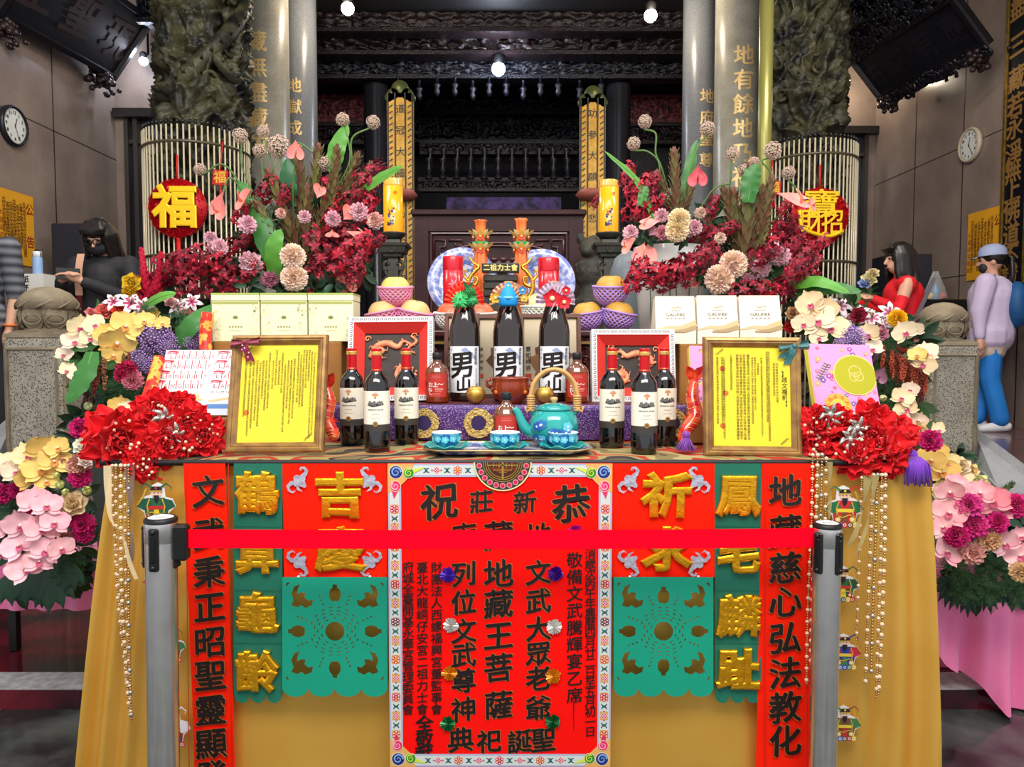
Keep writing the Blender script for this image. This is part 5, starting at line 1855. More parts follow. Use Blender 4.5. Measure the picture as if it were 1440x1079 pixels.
# ---- deep framed dragon pictures
def dragon_frame(bl, br, tl, label, flip):
 M, w, h = pose(bl, br, tl)
 t = thing('dragon_shadow_box', label, 'framed picture', M)
 f = MB()
 wm = C3((226, 222, 220), .5)
 f.frame(0, w, 0, h, [(0, -.05), (0, 0), (.018, 0), (.018, -.001)], wm)
 gk = C3((66, 56, 74), .6)
 s_ = .0065
 for (ax, n) in ((0, int((w - .036) / (s_ * 2.2))), (1, int((h - .036) / (s_ * 2.2)))):
  for i in range(n + 2):
   for side in (0, 1):
    o = .012 + (((w if ax == 0 else h) - .024) * (i + .0) / (n + 2))
    pts = [(0, 0), (0, 1), (.75, 1), (.75, .35), (.4, .35)]
    P_ = [(o + x * s_ * 1.5, .005 + y * s_ * 1.25 + (0 if side == 0 else (h if ax == 0 else w) - .018)) for x, y in pts]
    if ax == 1:
     P_ = [(y, x) for x, y in P_]
    f.stroke(P_, .0010, gk, None, .0006)
 f.build('fret_border', t)
 f = MB()
 f.frame(0, w, 0, h, [(.018, 0), (.05, -.035), (.05, -.04)], mat('coral_mount', (226, 62, 54), .5))
 f.build('coral_mount', t)
 f = MB()
 b = .05
 f.box(b * .6, w - b * .6, b * .6, h - b * .6, -.05, -.041, mat('black_picture_ground', (42, 34, 32), .5, var=((60, 48, 42), 40, .2)))
 dm = mat('coral_dragon', (226, 128, 88), .5, var=((240, 176, 130), 30, .2))
 iw, ih = w - 2 * b, h - 2 * b
 P2 = lambda x, y: (b + iw * ((1 - x) if flip else x), b + ih * y, -.036)
 rr = random.Random(2)
 for pts, r0 in (([(.1, .55), (.2, .75), (.4, .82), (.6, .75), (.7, .85), (.85, .8)], .011), ([(.95, .25), (.8, .12), (.6, .2), (.65, .38), (.85, .36)], .009), ([(.2, .1), (.3, .25), (.2, .38)], .005), ([(.85, .95), (.95, .85), (.8, .72), (.93, .62)], .005)):
  c = bez([P2(*p) for p in pts], 6)
  f.tube(c, [r0 * (.4 + .6 * sin(pi * min(1, .15 + i / len(c)))) for i in range(len(c))], dm, 8)
  for i in range(0, len(c), 2):
   f.ball(c[i] + Vector((rr.uniform(-.008, .008), rr.uniform(-.008, .008), .002)), r0 * .45, dm, 6)
 for (x, y, r_) in ((.25, .68, .02), (.72, .3, .016)):
  f.ball(P2(x, y), r_, dm, 10, (1.2, .8, .5))
  for k in range(5):
   a = k * 1.3
   f.tube([P2(x, y), Vector(P2(x, y)) + Vector((.03 * cos(a), .03 * sin(a), .004)), Vector(P2(x, y)) + Vector((.036 * cos(a + .4), .036 * sin(a + .4), .002))], [.004, .0025, .001], dm, 5)
 for (x, y) in ((.05, .9), (.88, .1), (.9, .95)):
  f.tube([Vector(P2(x, y)) + Vector((.012 * (1 - i / 10) * cos(i * .8), .012 * (1 - i / 10) * sin(i * .8), 0)) for i in range(10)], .0024, dm, 5)
 f.build('dragon_picture', t)
dragon_frame(at(487, 564, 2.44), at(608, 563, 2.44), at(480, 446, 2.50), 'white fret bordered coral dragon picture behind the left wine trio', False)
dragon_frame(at(833, 565, 2.46), at(951, 565, 2.46), at(839, 463, 2.50), 'white fret bordered coral dragon picture behind the right wine trio', True)
# ---- three brown framed pictures behind the sake bottles
def small_picture(px0, px1, pyt, pyb, Y, label, seed):
 M, w, h = pose(at(px0, pyb, Y), at(px1, pyb, Y), at(px0, pyt, Y + .06))
 t = thing('framed_picture', label, 'framed picture')
 t.matrix_basis = M
 m = mat('brown_frame_wood', (112, 56, 34), .4, var=((80, 38, 24), 20, .2))
 f = MB(); f.frame(0, w, 0, h, [(0, -.015), (0, .006), (.013, .006), (.016, -.003)], m); f.build('moulding', t)
 f = MB()
 f.box(.003, w - .003, .003, h - .003, -.014, -.006, mat('aged_picture_paper', (222, 206, 176), .6, var=((206, 186, 152), 9, .25)))
 br_ = C3((112, 66, 38), .6); dk = C3((70, 40, 26), .6)
 rr = random.Random(seed)
 for i in range(5):
  x, y = w * rr.uniform(.25, .75), h * rr.uniform(.3, .75)
  n = 9
  r_ = w * rr.uniform(.08, .2)
  ph = rr.random() * 6
  f.poly([(x + r_ * (1 + .45 * sin(3 * k + ph)) * cos(k * 2 * pi / n), y + r_ * 1.4 * (1 + .35 * cos(2 * k + ph)) * sin(k * 2 * pi / n)) for k in range(n)], (br_, dk, C3((160, 110, 70), .6))[i % 3], None, -.0055 + i * 1e-4)
 for i in range(14):
  x, y = w * rr.uniform(.3, .85), h * rr.uniform(.12, .45)
  f.disc(x, y, w * .02, dk, None, -.0048, 6)
 f.column('吉祥如意', w * .14, h * .32, h * .62, w * .08, M_ink, None, w=-.0046, copies=2, nib=.02)
 f.rect(w * .09, w * .19, h * .24, h * .29, C3((210, 70, 40), .6), None, -.0046)
 f.build('painted_sheet', t)
small_picture(624, 674, 441, 560, 2.66, 'brown framed picture behind the left sake bottle', 1)
small_picture(668, 729, 443, 560, 2.655, 'brown framed picture behind the middle sake bottle', 2)
small_picture(731, 818, 442, 560, 2.66, 'brown framed picture behind the right sake bottle', 3)
# ================================================================ rear offering shelf and what it carries
M_rosewood = mat('dark_rosewood', (84, 26, 26), .35, var=((48, 16, 18), 7, .25), coat=.3)
M_screen = mat('purple_brown_rosewood', (62, 34, 36), .5, var=((44, 24, 28), 7, .25), spec=.25)
sx0, sx1 = at(552, 455, 2.76).x, at(846, 455, 2.76).x
t = thing('offering_shelf', 'dark rosewood offering shelf behind the framed pictures', 'shelf', T((sx0 + sx1) / 2, 2.76, TZ))
w = (sx1 - sx0) / 2
H = SHZ - TZ
f = MB(); f.box(-w, w, 0, .52, H - .022, H, M_rosewood, b=.004); f.build('shelf_top', t)
f = MB(); f.box(-w + .02, w - .02, .03, .05, .10, H - .022, M_rosewood)
for i in range(9):
 x = -w + .06 + (2 * w - .12) * i / 8
 f.tube([Vector((x + .028 * cos(a), .022, H - .11 + .05 * sin(a))) for a in [k * .524 for k in range(12)]], .006, M_rosewood, 6, closed=True)
 f.tube([Vector((x + .018 * (1 - k / 10) * cos(k * .9), .022, H - .11 + .018 * (1 - k / 10) * sin(k * .9))) for k in range(10)], .005, M_rosewood, 6)
f.box(-w, w, .0, .04, H - .05, H - .04, C3((150, 120, 60), .4, metal=.4))
f.build('carved_apron', t)
for x in (-w + .02, w - .06):
 for y in (.02, .46):
  f = MB(); f.box(x, x + .04, y, y + .04, 0, H - .022, M_rosewood, b=.004); f.build('leg', t)
def net_cup(mb, r, m, n=20, h0=-.95, h1=.25, flare=1.08, rad=.0032):
 for s_ in (-1, 1):
  for i in range(n):
   pts = []
   for k in range(13):
    q = k / 12
    z = h0 + (h1 - h0) * q
    rr = sqrt(max(.02, 1 - z * z)) if z < 0 else 1 + (flare - 1) * z / max(.01, h1)
    a = 2 * pi * i / n + s_ * q * 1.25
    pts.append((r * 1.06 * rr * cos(a), r * 1.06 * rr * sin(a), r * (1 + z)))
   mb.tube(pts, rad, m, 5, caps=False)
 mb.tube([(r * 1.06 * flare * cos(2 * pi * i / 32), r * 1.06 * flare * sin(2 * pi * i / 32), r * (1 + h1)) for i in range(32)], rad * 1.3, m, 6, closed=True)
def netted_fruit(name, px, py, wpx, Y, fruit, netc, label, cat, grp=None, z=None, tilt=0.0, roll=0.0, n=20, sq=1.0):
 c = at(px, py, Y)
 r = sz(wpx, Y) / 2 / 1.12
 zz = c.z - r if z is None else z
 t = thing(name, label, cat, T(c.x, Y, zz), grp)
 K = T(0, 0, r) @ RX(tilt) @ RY(roll) @ T(0, 0, -r)
 f = MB()
 prof = []
 for i in range(17):
  a = -pi / 2 + pi * i / 16
  rr = r * cos(a) ** .92 if cos(a) > 0 else 0
  zz_ = r * sin(a) * sq - (.10 * r * max(0, sin(a) - .9) / .1)
  prof.append((rr, zz_ + r))
 f.lathe(prof, fruit, 24, K)
 f.ball((0, 0, r * (1.0 + sq * .9)), r * .08, C3((96, 74, 40), .6), 8, M=K)
 f.build('fruit', t)
 f = MB()
 net_cup(f, r, netc, n)
 f.v = [tuple(K @ Vector(v)) for v in f.v]
 f.build('foam_net', t)
M_pinknet = mat('pink_foam_net', (240, 150, 196), .7)
M_purnet = mat('lilac_foam_net', (184, 144, 222), .7)
M_whnet = mat('white_foam_net', (236, 238, 234), .7)
M_mango = mat('yellow_green_fruit', (222, 218, 116), .4, var=((230, 190, 110), 9, .3))
M_omango = mat('ochre_mango', (214, 158, 62), .4, var=((190, 150, 70), 9, .3))
M_peach = mat('pale_peach_fruit', (236, 206, 140), .45, var=((226, 170, 110), 9, .3))
M_apple = mat('striped_red_apple', (206, 70, 48), .35, var=((230, 150, 100), 14, .3))
M_melon = mat('netted_melon', (196, 200, 140), .6, vor=((226, 224, 186), 120, .3))
YM = 2.86
netted_fruit('netted_fruit', 540, 437, 50, YM, M_peach, M_pinknet, 'peach coloured fruit in pink foam net, left in the lower row of left pile', 'fruit', 'fruit in pink foam nets', SHZ, .1, -.2)
netted_fruit('netted_fruit', 583, 436, 50, YM - .01, M_peach, M_pinknet, 'peach coloured fruit in pink foam net, right in the lower row of left pile', 'fruit', 'fruit in pink foam nets', SHZ, .1, .2)
netted_fruit('netted_fruit', 556, 409, 48, YM, M_mango, M_pinknet, 'yellow fruit in pink foam net on top of the left pile', 'fruit', 'fruit in pink foam nets', SHZ + .095, .12)
netted_fruit('netted_fruit', 826, 437, 47, YM, M_omango, M_purnet, 'ochre mango in lilac foam net, left in the lower row of right pile', 'fruit', 'mangoes in lilac foam nets', SHZ, .1, -.15)
netted_fruit('netted_fruit', 870, 437, 48, YM - .02, M_omango, M_purnet, 'ochre mango in lilac foam net, right in the lower row of right pile', 'fruit', 'mangoes in lilac foam nets', SHZ, .1, .2)
netted_fruit('netted_fruit', 859, 408, 50, YM, M_omango, M_purnet, 'ochre mango in lilac foam net on top of the right pile', 'fruit', 'mangoes in lilac foam nets', SHZ + .095, .12)
netted_fruit('netted_apple', 634, 432, 46, YM, M_apple, M_whnet, 'red apple in white foam net under the red paper fan', 'fruit', 'apples in white foam nets', SHZ, .1)
netted_fruit('netted_apple', 675, 432, 46, YM, M_apple, M_whnet, 'red apple in white foam net between left and middle sake bottles', 'fruit', 'apples in white foam nets', SHZ, .1)
netted_fruit('netted_melon', 764, 426, 62, YM + .02, M_melon, M_whnet, 'pale green melon in white foam net behind the lavender paper fan', 'fruit', None, SHZ, .05, n=26)
# blue and white plates on stands
M_bw = mat('blue_white_plate', (214, 222, 238), .15, var=((92, 112, 190), 38, .07), coat=.4)
M_bwrim = mat('blue_rim_plate', (118, 134, 204), .15, var=((196, 206, 236), 44, .08), coat=.4)
def plate(px, pyc, rpx, Y, label):
 c = at(px, pyc, Y)
 r = sz(rpx, Y)
 t = thing('display_plate', label, 'plate', T(c.x, Y, SHZ + .004), 'blue and white plates on the shelf')
 K = T(0, 0, c.z - SHZ - .004) @ RX(-.16) @ RX(pi / 2)
 f = MB(); f.lathe([(r, -.0), (r * .985, .004), (r * .70, -.012), (r * .66, -.016)], M_bwrim, 56, K); f.build('patterned_rim', t)
 f = MB(); f.lathe([(r * .66, -.016), (r * .5, -.019), (0, -.02)], M_bw, 56, K)
 f.lathe([(r, .0), (r * .6, -.026), (0, -.028)], M_porc, 56, K)
 f.lathe([(r * .57, -.0165), (r * .55, -.0168)], C3((70, 90, 180), .2), 48, K)
 f.build('plate_well', t)
 f = MB()
 for x in (-.06, .06):
  f.tube([(x, -.05, .004), (x, .02, .004), (x * .6, .075, .004), (x * .3, .05, c.z - SHZ)], .005, M_rosewood, 6)
 f.build('plate_stand', t)
plate(650, 396, 49, 3.24, 'blue and white display plate behind the left red tin')
plate(761, 397, 48, 3.24, 'blue and white display plate behind the right red tin')
def red_tin(px0, px1, pyt, Y, label):
 x = at((px0 + px1) / 2, 400, Y).x
 r = sz(px1 - px0, Y) / 2
 h = at(700, pyt, Y).z - SHZ - .002
 t = thing('tea_tin', label, 'tin', T(x, Y, SHZ + .002), 'red tins on the shelf')
 m = mat('red_tin_lacquer', (206, 20, 40), .25, coat=.4)
 f = MB(); f.lathe([(0, 0), (r, 0), (r, h * .82), (r, h * .82)], m, 32)
 q = MB()
 sv = C3((190, 190, 196), .3, metal=.6)
 for (cx_, cz_, s_) in ((.2 * r, h * .62, 1), (-.25 * r, h * .42, .8), (.1 * r, h * .28, .6)):
  for k in range(7):
   a = k * 2 * pi / 7 + .3
   q.poly([(cx_, cz_), (cx_ + s_ * r * .38 * cos(a - .2), cz_ + s_ * r * .38 * sin(a - .2)), (cx_ + s_ * r * .62 * cos(a), cz_ + s_ * r * .62 * sin(a)), (cx_ + s_ * r * .38 * cos(a + .2), cz_ + s_ * r * .38 * sin(a + .2))], sv, None, .0008)
 q.stroke([(-.3 * r, h * .05), (0, h * .3), (.15 * r, h * .6)], r * .05, sv, None, .0007)
 wrap(q, r)
 n = len(f.v); f.v += q.v
 for a, b_, c in zip(q.f, q.m, q.sm):
  f.f.append(tuple(i + n for i in a)); f.m.append(f.mi(q.mats[b_])); f.sm.append(c)
 f.build('tin_body', t)
 f = MB(); f.lathe([(r * 1.01, h * .82), (r * 1.02, h * .83), (r * 1.02, h * .98), (r * .96, h), (0, h)], m, 32); f.build('lid', t)
red_tin(623, 651, 361, 3.04, 'tall red tin with silver flowers before the left plate')
red_tin(757, 786, 363, 3.04, 'red tin with silver flowers before the right plate')
# award with golden horns
t = thing('award_plaque', 'dark plaque lettered 二祖力士會 with golden horn sides on the shelf', 'award', T(at(704, 420, 3.0).x, 3.0, SHZ + .002))
M_pl = mat('dark_bronze_plaque', (74, 70, 62), .35, .3, var=((46, 44, 40), 14, .25))
hh = lambda py: at(704, py, 3.0).z - SHZ - .002
f = MB()
wq = sz(26, 3.0)
f.box(-wq, wq, -.03, .03, hh(384), hh(371), M_pl, b=.003);
for i in range(4):
 f.box(-wq * .92, wq * .92, -.028, .028, hh(428 - 0) + .0 + (hh(386) - hh(428)) * i / 4 if i else 0, hh(428) + (hh(386) - hh(428)) * (i + .9) / 4, M_pl, b=.004)
f.build('plaque_block', t)
f = MB(); f.column('', 0, 0, 1, .02, M_gold, FRONT)
for i, ch in enumerate('二祖力士會'):
 f.char(ch, (-2 + i) * wq * .37, hh(377.5), .024, mat('pale_gold_letters', (226, 206, 120), .4, .3), FRONT, .031, nib=.05, shear=0)
f.build('lettering', t)
for s_ in (-1, 1):
 f = MB()
 P_ = [(34, 428), (44, 410), (44, 394), (36, 382), (30, 376), (38, 370), (44, 362)]
 pts = bez([(s_ * sz(a, 3.0), -.01, hh(b)) for a, b in P_], 5)
 f.tube(pts, [.011 * (1 - .75 * i / len(pts)) for i in range(len(pts))], M_gold, 8)
 pts = bez([(s_ * sz(a, 3.0), -.012, hh(b)) for a, b in [(42, 404), (34, 400), (32, 392), (37, 390), (36, 396)]], 5)
 f.tube(pts, [.007 * (1 - .7 * i / len(pts)) for i in range(len(pts))], M_gold, 8)
 pts = bez([(s_ * sz(a, 3.0), -.012, hh(b)) for a, b in [(44, 396), (51, 388), (50, 380), (46, 384)]], 5)
 f.tube(pts, [.006 * (1 - .7 * i / len(pts)) for i in range(len(pts))], M_gold, 8)
 f.build('golden_horn', t)
f = MB(); f.box(-wq * 1.3, wq * 1.3, -.04, .04, 0, .015, M_pl, b=.004); f.build('base', t)
def tower(px, pyt, label):
 Y = 3.12
 x = at(px, 400, Y).x
 z_ = lambda py: at(px, py, Y).z - SHZ - .002
 t = thing('lotus_candle_tower', label, 'candle ornament', T(x, Y, SHZ + .002), 'orange flower towers on the shelf')
 m = mat('orange_candle_wax', (236, 96, 40), .4, sub=.2, var=((250, 150, 80), 20, .3))
 f = MB()
 n = 24
 vs = []
 prof = [(.026, 0), (.026, z_(372)), (.022, z_(350)), (.02, z_(335)), (.018, z_(325)), (.021, z_(312)), (.026, z_(pyt)), (.016, z_(pyt)), (0, z_(pyt + 4))]
 for j, (r, z) in enumerate(prof):
  for i in range(n):
   a = 2 * pi * i / n
   k = 1 + .16 * sin(a * 6)
   vs.append((r * k * cos(a), r * k * sin(a), z))
 f.add(vs, [(j * n + i, j * n + (i + 1) % n, (j + 1) * n + (i + 1) % n, (j + 1) * n + i) for j in range(len(prof) - 1) for i in range(n)], m)
 f.build('candle_body', t)
 f = MB(); f.lathe([(.024, z_(347)), (.035, z_(346)), (.036, z_(341)), (.024, z_(340))], C3((20, 150, 80), .35), 20); f.build('green_band', t)
 ym = C3((244, 196, 96), .45)
 rd = C3((224, 60, 40), .45)
 for py in (334, 352):
  f = MB()
  for k in range(10):
   f.petal(ym if k % 2 else C3((250, 226, 150), .45), T(0, 0, z_(py + 6)) @ RZ(2 * pi * k / 10) @ RX(.5), .074, .036, .4, .3, nu=2, nv=4, tip=.8)
  for a in (-pi / 2, -pi / 2 + 1.3, -pi / 2 - 1.3):
   K = T(.028 * cos(a), .028 * sin(a), z_(py)) @ RZ(a + pi / 2) @ RX(pi / 2)
   for k in range(6):
    f.petal(rd, K @ RZ(k * pi / 3), .017, .014, .4, .2, nu=2, nv=3)
   f.ball((0, 0, .003), .006, ym, 8, M=K)
  f.build('petal_ring', t)
tower(676, 310, 'orange flower tower candle in front of the left plate')
tower(733, 308, 'orange flower tower candle in front of the right plate')
# ---- carved altar screen
xa, xb = at(583, 300, 5.3).x, at(820, 300, 5.3).x
zt_ = at(700, 296, 5.3).z
t = thing('carved_altar', 'dark rosewood altar table with carved front panel before the shrine', 'altar', T((xa + xb) / 2, 5.3, .55))
w = (xb - xa) / 2; H = zt_ - .55
f = MB(); f.box(-w - .02, w + .02, -.05, .7, H - .04, H, M_screen, b=.008); f.box(-w, w, -.02, .66, H - .075, H - .04, M_screen); f.build('altar_top', t)
f = MB()
f.box(-w, w, .0, .6, 0, H - .07, M_screen)
for (a, b_, c, d) in ((-w, -w + .10, 0, H - .07), (w - .10, w, 0, H - .07)):
 f.box(a, b_, -.035, 0, c, d, M_screen)
f.box(-w + .1, w - .1, -.03, 0, H - .15, H - .07, M_screen)
f.box(-w + .1, w - .1, -.03, 0, 0, .25, M_screen)
f.build('altar_body', t)
f = MB()
hl = mat('rosewood_relief', (70, 36, 40), .3, coat=.3)
ut, ub = H - .17, .27
for s_ in (-1, 1):
 # cloud-fret corner
 P_ = [(-w + .14, ut - .18), (-w + .14, ut - .04), (-w + .22, ut - .04), (-w + .22, ut - .09), (-w + .18, ut - .09), (-w + .18, ut - .14), (-w + .26, ut - .14)]
 f.tube([(s_ * -x if s_ > 0 else x, -.012, z) for x, z in P_], .009, hl, 6)
 P_ = [(-w + .24, ut - .04), (-w + .34, ut - .04), (-w + .34, ut - .08), (-w + .29, ut - .08), (-w + .29, ut - .06)]
 f.tube([(s_ * -x if s_ > 0 else x, -.012, z) for x, z in P_], .009, hl, 6)
arc = [(w * .82 * cos(a), -.012, ut - .26 + .20 * sin(a)) for a in [i * pi / 30 for i in range(31)]]
f.tube(arc, .012, hl, 8)
f.tube([(x * .94, y, z - .02) for x, y, z in arc], .008, hl, 8)
for i in range(-9, 10):
 for j in range(-5, 1):
  if (i / 9.5) ** 2 + (j / 6) ** 2 < .9:
   f.ball((i * w * .055, -.004, ut - .27 + .07 + j * .05 + (.025 if i % 2 else 0)), .026, hl, 8, (1, .5, .7))
f.frame(-w + .11, w - .11, .26, H - .155, [(0, .0), (0, .02), (.012, .024), (.024, .0)], hl, FRONT)
f.build('carved_relief', t)
# ---- candle lanterns on stone stands
def candle_stand(px, pyt, pyb, wpx, Y, label_c, label_s):
 x = at(px, 300, Y).x
 r = sz(wpx, Y) / 2
 zb, zt = at(px, pyb, Y).z, at(px, pyt, Y).z
 m = mat('dark_bronze_stand', (84, 82, 74), .45, .3, var=((52, 52, 48), 10, .25))
 t = thing('candle_stand', label_s, 'candle stand', T(x, Y, .07 if Y < 4.7 else .55))
 z0 = .07 if Y < 4.7 else .55
 hq = lambda py: at(px, py, Y).z - z0
 k = sz(1, Y)
 f = MB(); f.lathe([(0, hq(334)), (10 * k, hq(338)), (17 * k, hq(330)), (18 * k, hq(328)), (0, hq(328.5))], m, 28); f.build('drip_pan', t)
 f = MB()
 for (wa, wb, pa, pb) in ((10, 11, 338, 344), (22, 21, 344, 348), (19, 17, 348, 357), (13, 12, 357, 362)):
  f.lathe([(0, hq(pb)), (wb * k * 1.41, hq(pb)), (wa * k * 1.41, hq(pa)), (0, hq(pa))], m, 4, RZ(pi / 4), smooth=False)
 f.lathe([(0, -19 * k), (6 * k, -19.5 * k), (6 * k, -18 * k)], m, 16, T(0, 0, hq(352)) @ RX(pi / 2))
 f.tube([(4.5 * k * cos(a), -18.5 * k, hq(352) + 4.5 * k * sin(a)) for a in [i * .524 for i in range(12)]], 1 * k, m, 6, closed=True)
 f.build('carved_capital', t)
 f = MB()
 f.box(-7 * k, 7 * k, -6 * k, 6 * k, 0, hq(362), m)
 f.box(-13 * k, 13 * k, -4 * k, 4 * k, hq(380), hq(375), m)
 for s_ in (-1, 1):
  f.tube([(s_ * 5 * k, 0, hq(364)), (s_ * 13 * k, 0, hq(370)), (s_ * 13 * k, 0, hq(376)), (s_ * 8 * k, 0, hq(388)), (s_ * 15 * k, 0, hq(396)), (s_ * 12 * k, 0, hq(404))], [3 * k] * 6, m, 6)
  f.ball((s_ * 6 * k, -6 * k, hq(372)), 2.4 * k, m, 8)
 f.lathe([(30 * k, 0), (30 * k, .1), (14 * k, .2), (10 * k, hq(420))], m, 8)
 f.build('stand_shaft', t)
 t = thing('votive_candle', label_c, 'candle', T(x, Y, hq(328.5) + z0 + .001))
 h = zt - zb
 cm = mat('orange_candle_glass', (250, 160, 20), .25, coat=.4, emit=.35)
 f = MB(); f.lathe([(0, 0), (r * .96, 0), (r, .008), (r, h * .86), (r, h * .86)], cm, 32)
 q = MB()
 rr = random.Random(6)
 for i in range(26):
  a = rr.uniform(-.45, .45) * r; z = h * rr.uniform(.12, .5)
  q.disc(a * (1 - .9 * (z / h - .12)), z, r * rr.uniform(.06, .16), C3(rr.choice([(40, 50, 130), (200, 60, 40), (30, 40, 60), (230, 226, 210), (60, 120, 160)]), .5), None, .001 + i * 4e-5, 6)
 q.char('佛', r * .35, h * .72, r * .35, C3((180, 60, 20), .5), None, .001, copies=2, nib=.02)
 wrap(q, r)
 n = len(f.v); f.v += q.v
 for a, b_, c in zip(q.f, q.m, q.sm):
  f.f.append(tuple(i + n for i in a)); f.m.append(f.mi(q.mats[b_])); f.sm.append(c)
 f.build('candle_wrap', t)
 f = MB(); f.lathe([(r, h * .86), (r * 1.02, h * .87), (r * 1.02, h * .89), (r * .98, h * .9), (r * .98, h * .985), (r * .9, h), (r * .8, h), (r * .8, h * .92), (0, h * .92)], mat('orange_candle_rim', (244, 170, 70), .2, coat=.5), 32); f.build('rim', t)
candle_stand(553, 252, 328, 27, 4.2, 'orange votive candle with painted figure on the left stand', 'dark bronze candle stand left of the carved altar')
candle_stand(856, 259, 333, 27, 4.2, 'orange votive candle with painted figure on the right stand', 'dark bronze candle stand right of the carved altar')
# mossy stone lion behind the right stand
c = at(834, 370, 4.9)
t_m = mat('mossy_lion_stone', (70, 64, 46), .6, var=((28, 34, 40), 9, .2), bump=(40, .6))
f = MB()
k = sz(1, 4.9)
for (x, y, z, r_, s_) in ((0, 0, -14, 26, (.9, .9, 1.2)), (-4, -6, 20, 17, (1, 1, .9)), (-10, -16, 14, 9, (1, 1, .8)), (4, 2, -55, 30, (.9, 1, 1.2)), (12, 2, 22, 9, (1, 1, 1)), (-18, 0, 34, 6, (1, 1, 1.4)), (8, 0, 36, 6, (1, 1, 1.4))):
 f.ball((x * k, y * k, z * k), r_ * k, t_m, 16, s_)
rr = random.Random(4)
f.lathe([(0, .552 - c.z), (33 * k, .552 - c.z), (33 * k, -50 * k), (0, -50 * k)], t_m, 12)
for i in range(46):
 a = rr.uniform(0, 6.28); z = rr.uniform(-30, 34)
 r_ = 22 if z < 5 else 18
 f.tube([(r_ * k * cos(a) + (4 * k) * cos(q * 1.1), r_ * k * sin(a), z * k + 4 * k * sin(q * 1.1)) for q in range(6)], [2.4 * k * (1 - q / 8) for q in range(6)], t_m, 5)
o = link('stone_lion', solid(f, .012, 2), None, T(c)); tag(o, 'mossy dark stone lion behind the right candle stand', 'statue')
o['category'] = 'statue'
# smooth grey urn behind the right flowers
c = at(884, 410, 3.7)
k = sz(1, 3.7)
f = MB(); f.lathe([(24 * k, -(c.z - .07)), (26 * k, -70 * k), (30 * k, -30 * k), (30 * k, 0), (27 * k, 26 * k), (20 * k, 46 * k), (8 * k, 55 * k), (0, 57 * k)], mat('grey_blue_urn', (112, 122, 128), .4), 36)
o = f.build('grey_urn', None, T(c)); tag(o, 'smooth grey domed urn between right candle stand and right flowers', 'urn')
# ---- gift boxes and bags
def crate(name, px0, px1, pyt, Y, z0, depth, rgb, label, cat):
 x0, x1 = at(px0, pyt, Y).x, at(px1, pyt, Y).x
 z1 = at(px0, pyt, Y).z
 f = MB()
 f.box(0, x1 - x0, 0, depth, 0, z1 - z0, mat('board_%d' % rgb[0], rgb, .6, var=(tuple(int(q * .86) for q in rgb), 8, .25)), b=.003)
 o = f.build(name, None, T(x0, Y, z0))
 return tag(o, label, cat), z1
_, zc = crate('cardboard_riser', 300, 480, 481, 2.56, TZ, .3, (170, 116, 52), 'brown cardboard riser under the pale lime gift boxes', 'box')
bx = [(297, 365), (366, 432), (433, 497)]
lb = ['pale lime gift box at left of the row of three', 'pale lime gift box in the middle of the row of three', 'pale lime gift box at right of the row beside the pink netted fruit']
for (a, b_), l in zip(bx, lb):
 Y = 2.57
 x0, x1 = at(a + .6, 440, Y).x, at(b_ - .6, 440, Y).x
 w, h = x1 - x0, at(700, 412, Y).z - zc - .002
 t = thing('gift_box', l, 'gift box', T(x0, Y, zc + .001), 'pale lime gift boxes')
 m = mat('pale_lime_card', (240, 238, 196), .5)
 g = C3((206, 206, 150), .5)
 f = MB(); f.box(0, w, 0, .12, 0, h * .84, m, b=.002)
 rr = random.Random(a)
 for i in range(34):
  s_ = rr.choice((0, 1)); x = w * (rr.uniform(.02, .2) if s_ else rr.uniform(.8, .98)); z = h * rr.uniform(.05, .8)
  f.disc(x, z, .004, g, FRONT, .0006, 8, r0=.0024)
 f.disc(w / 2, h * .5, .006, C3((130, 134, 60), .5), FRONT, .0006, 12, ru=.009)
 for i in range(5):
  f.rect(w * (.36 + .06 * i), w * (.40 + .06 * i), h * .29, h * .325, C3((170, 160, 110), .5), FRONT, .0006)
 f.rect(w * .38, w * .62, h * .22, h * .232, C3((196, 190, 140), .5), FRONT, .0006)
 f.rect(0.002, w - .002, h * .775, h * .83, C3((170, 178, 96), .5), FRONT, .0008)
 f.build('box_body', t)
 f = MB(); f.box(-.001, w + .001, -.001, .121, h * .845, h, m, b=.002)
 f.box(0, w, 0, .12, h - .001, h + .001, C3((166, 178, 84), .5))
 f.box(-.0014, w + .0014, -.0016, .1214, h * .965, h * .999, C3((172, 184, 96), .5))
 f.build('lid', t)
_, zc2 = crate('cardboard_riser', 956, 1105, 484, 2.56, TZ, .3, (170, 116, 52), 'brown cardboard riser under the cream gaufre bags', 'box')
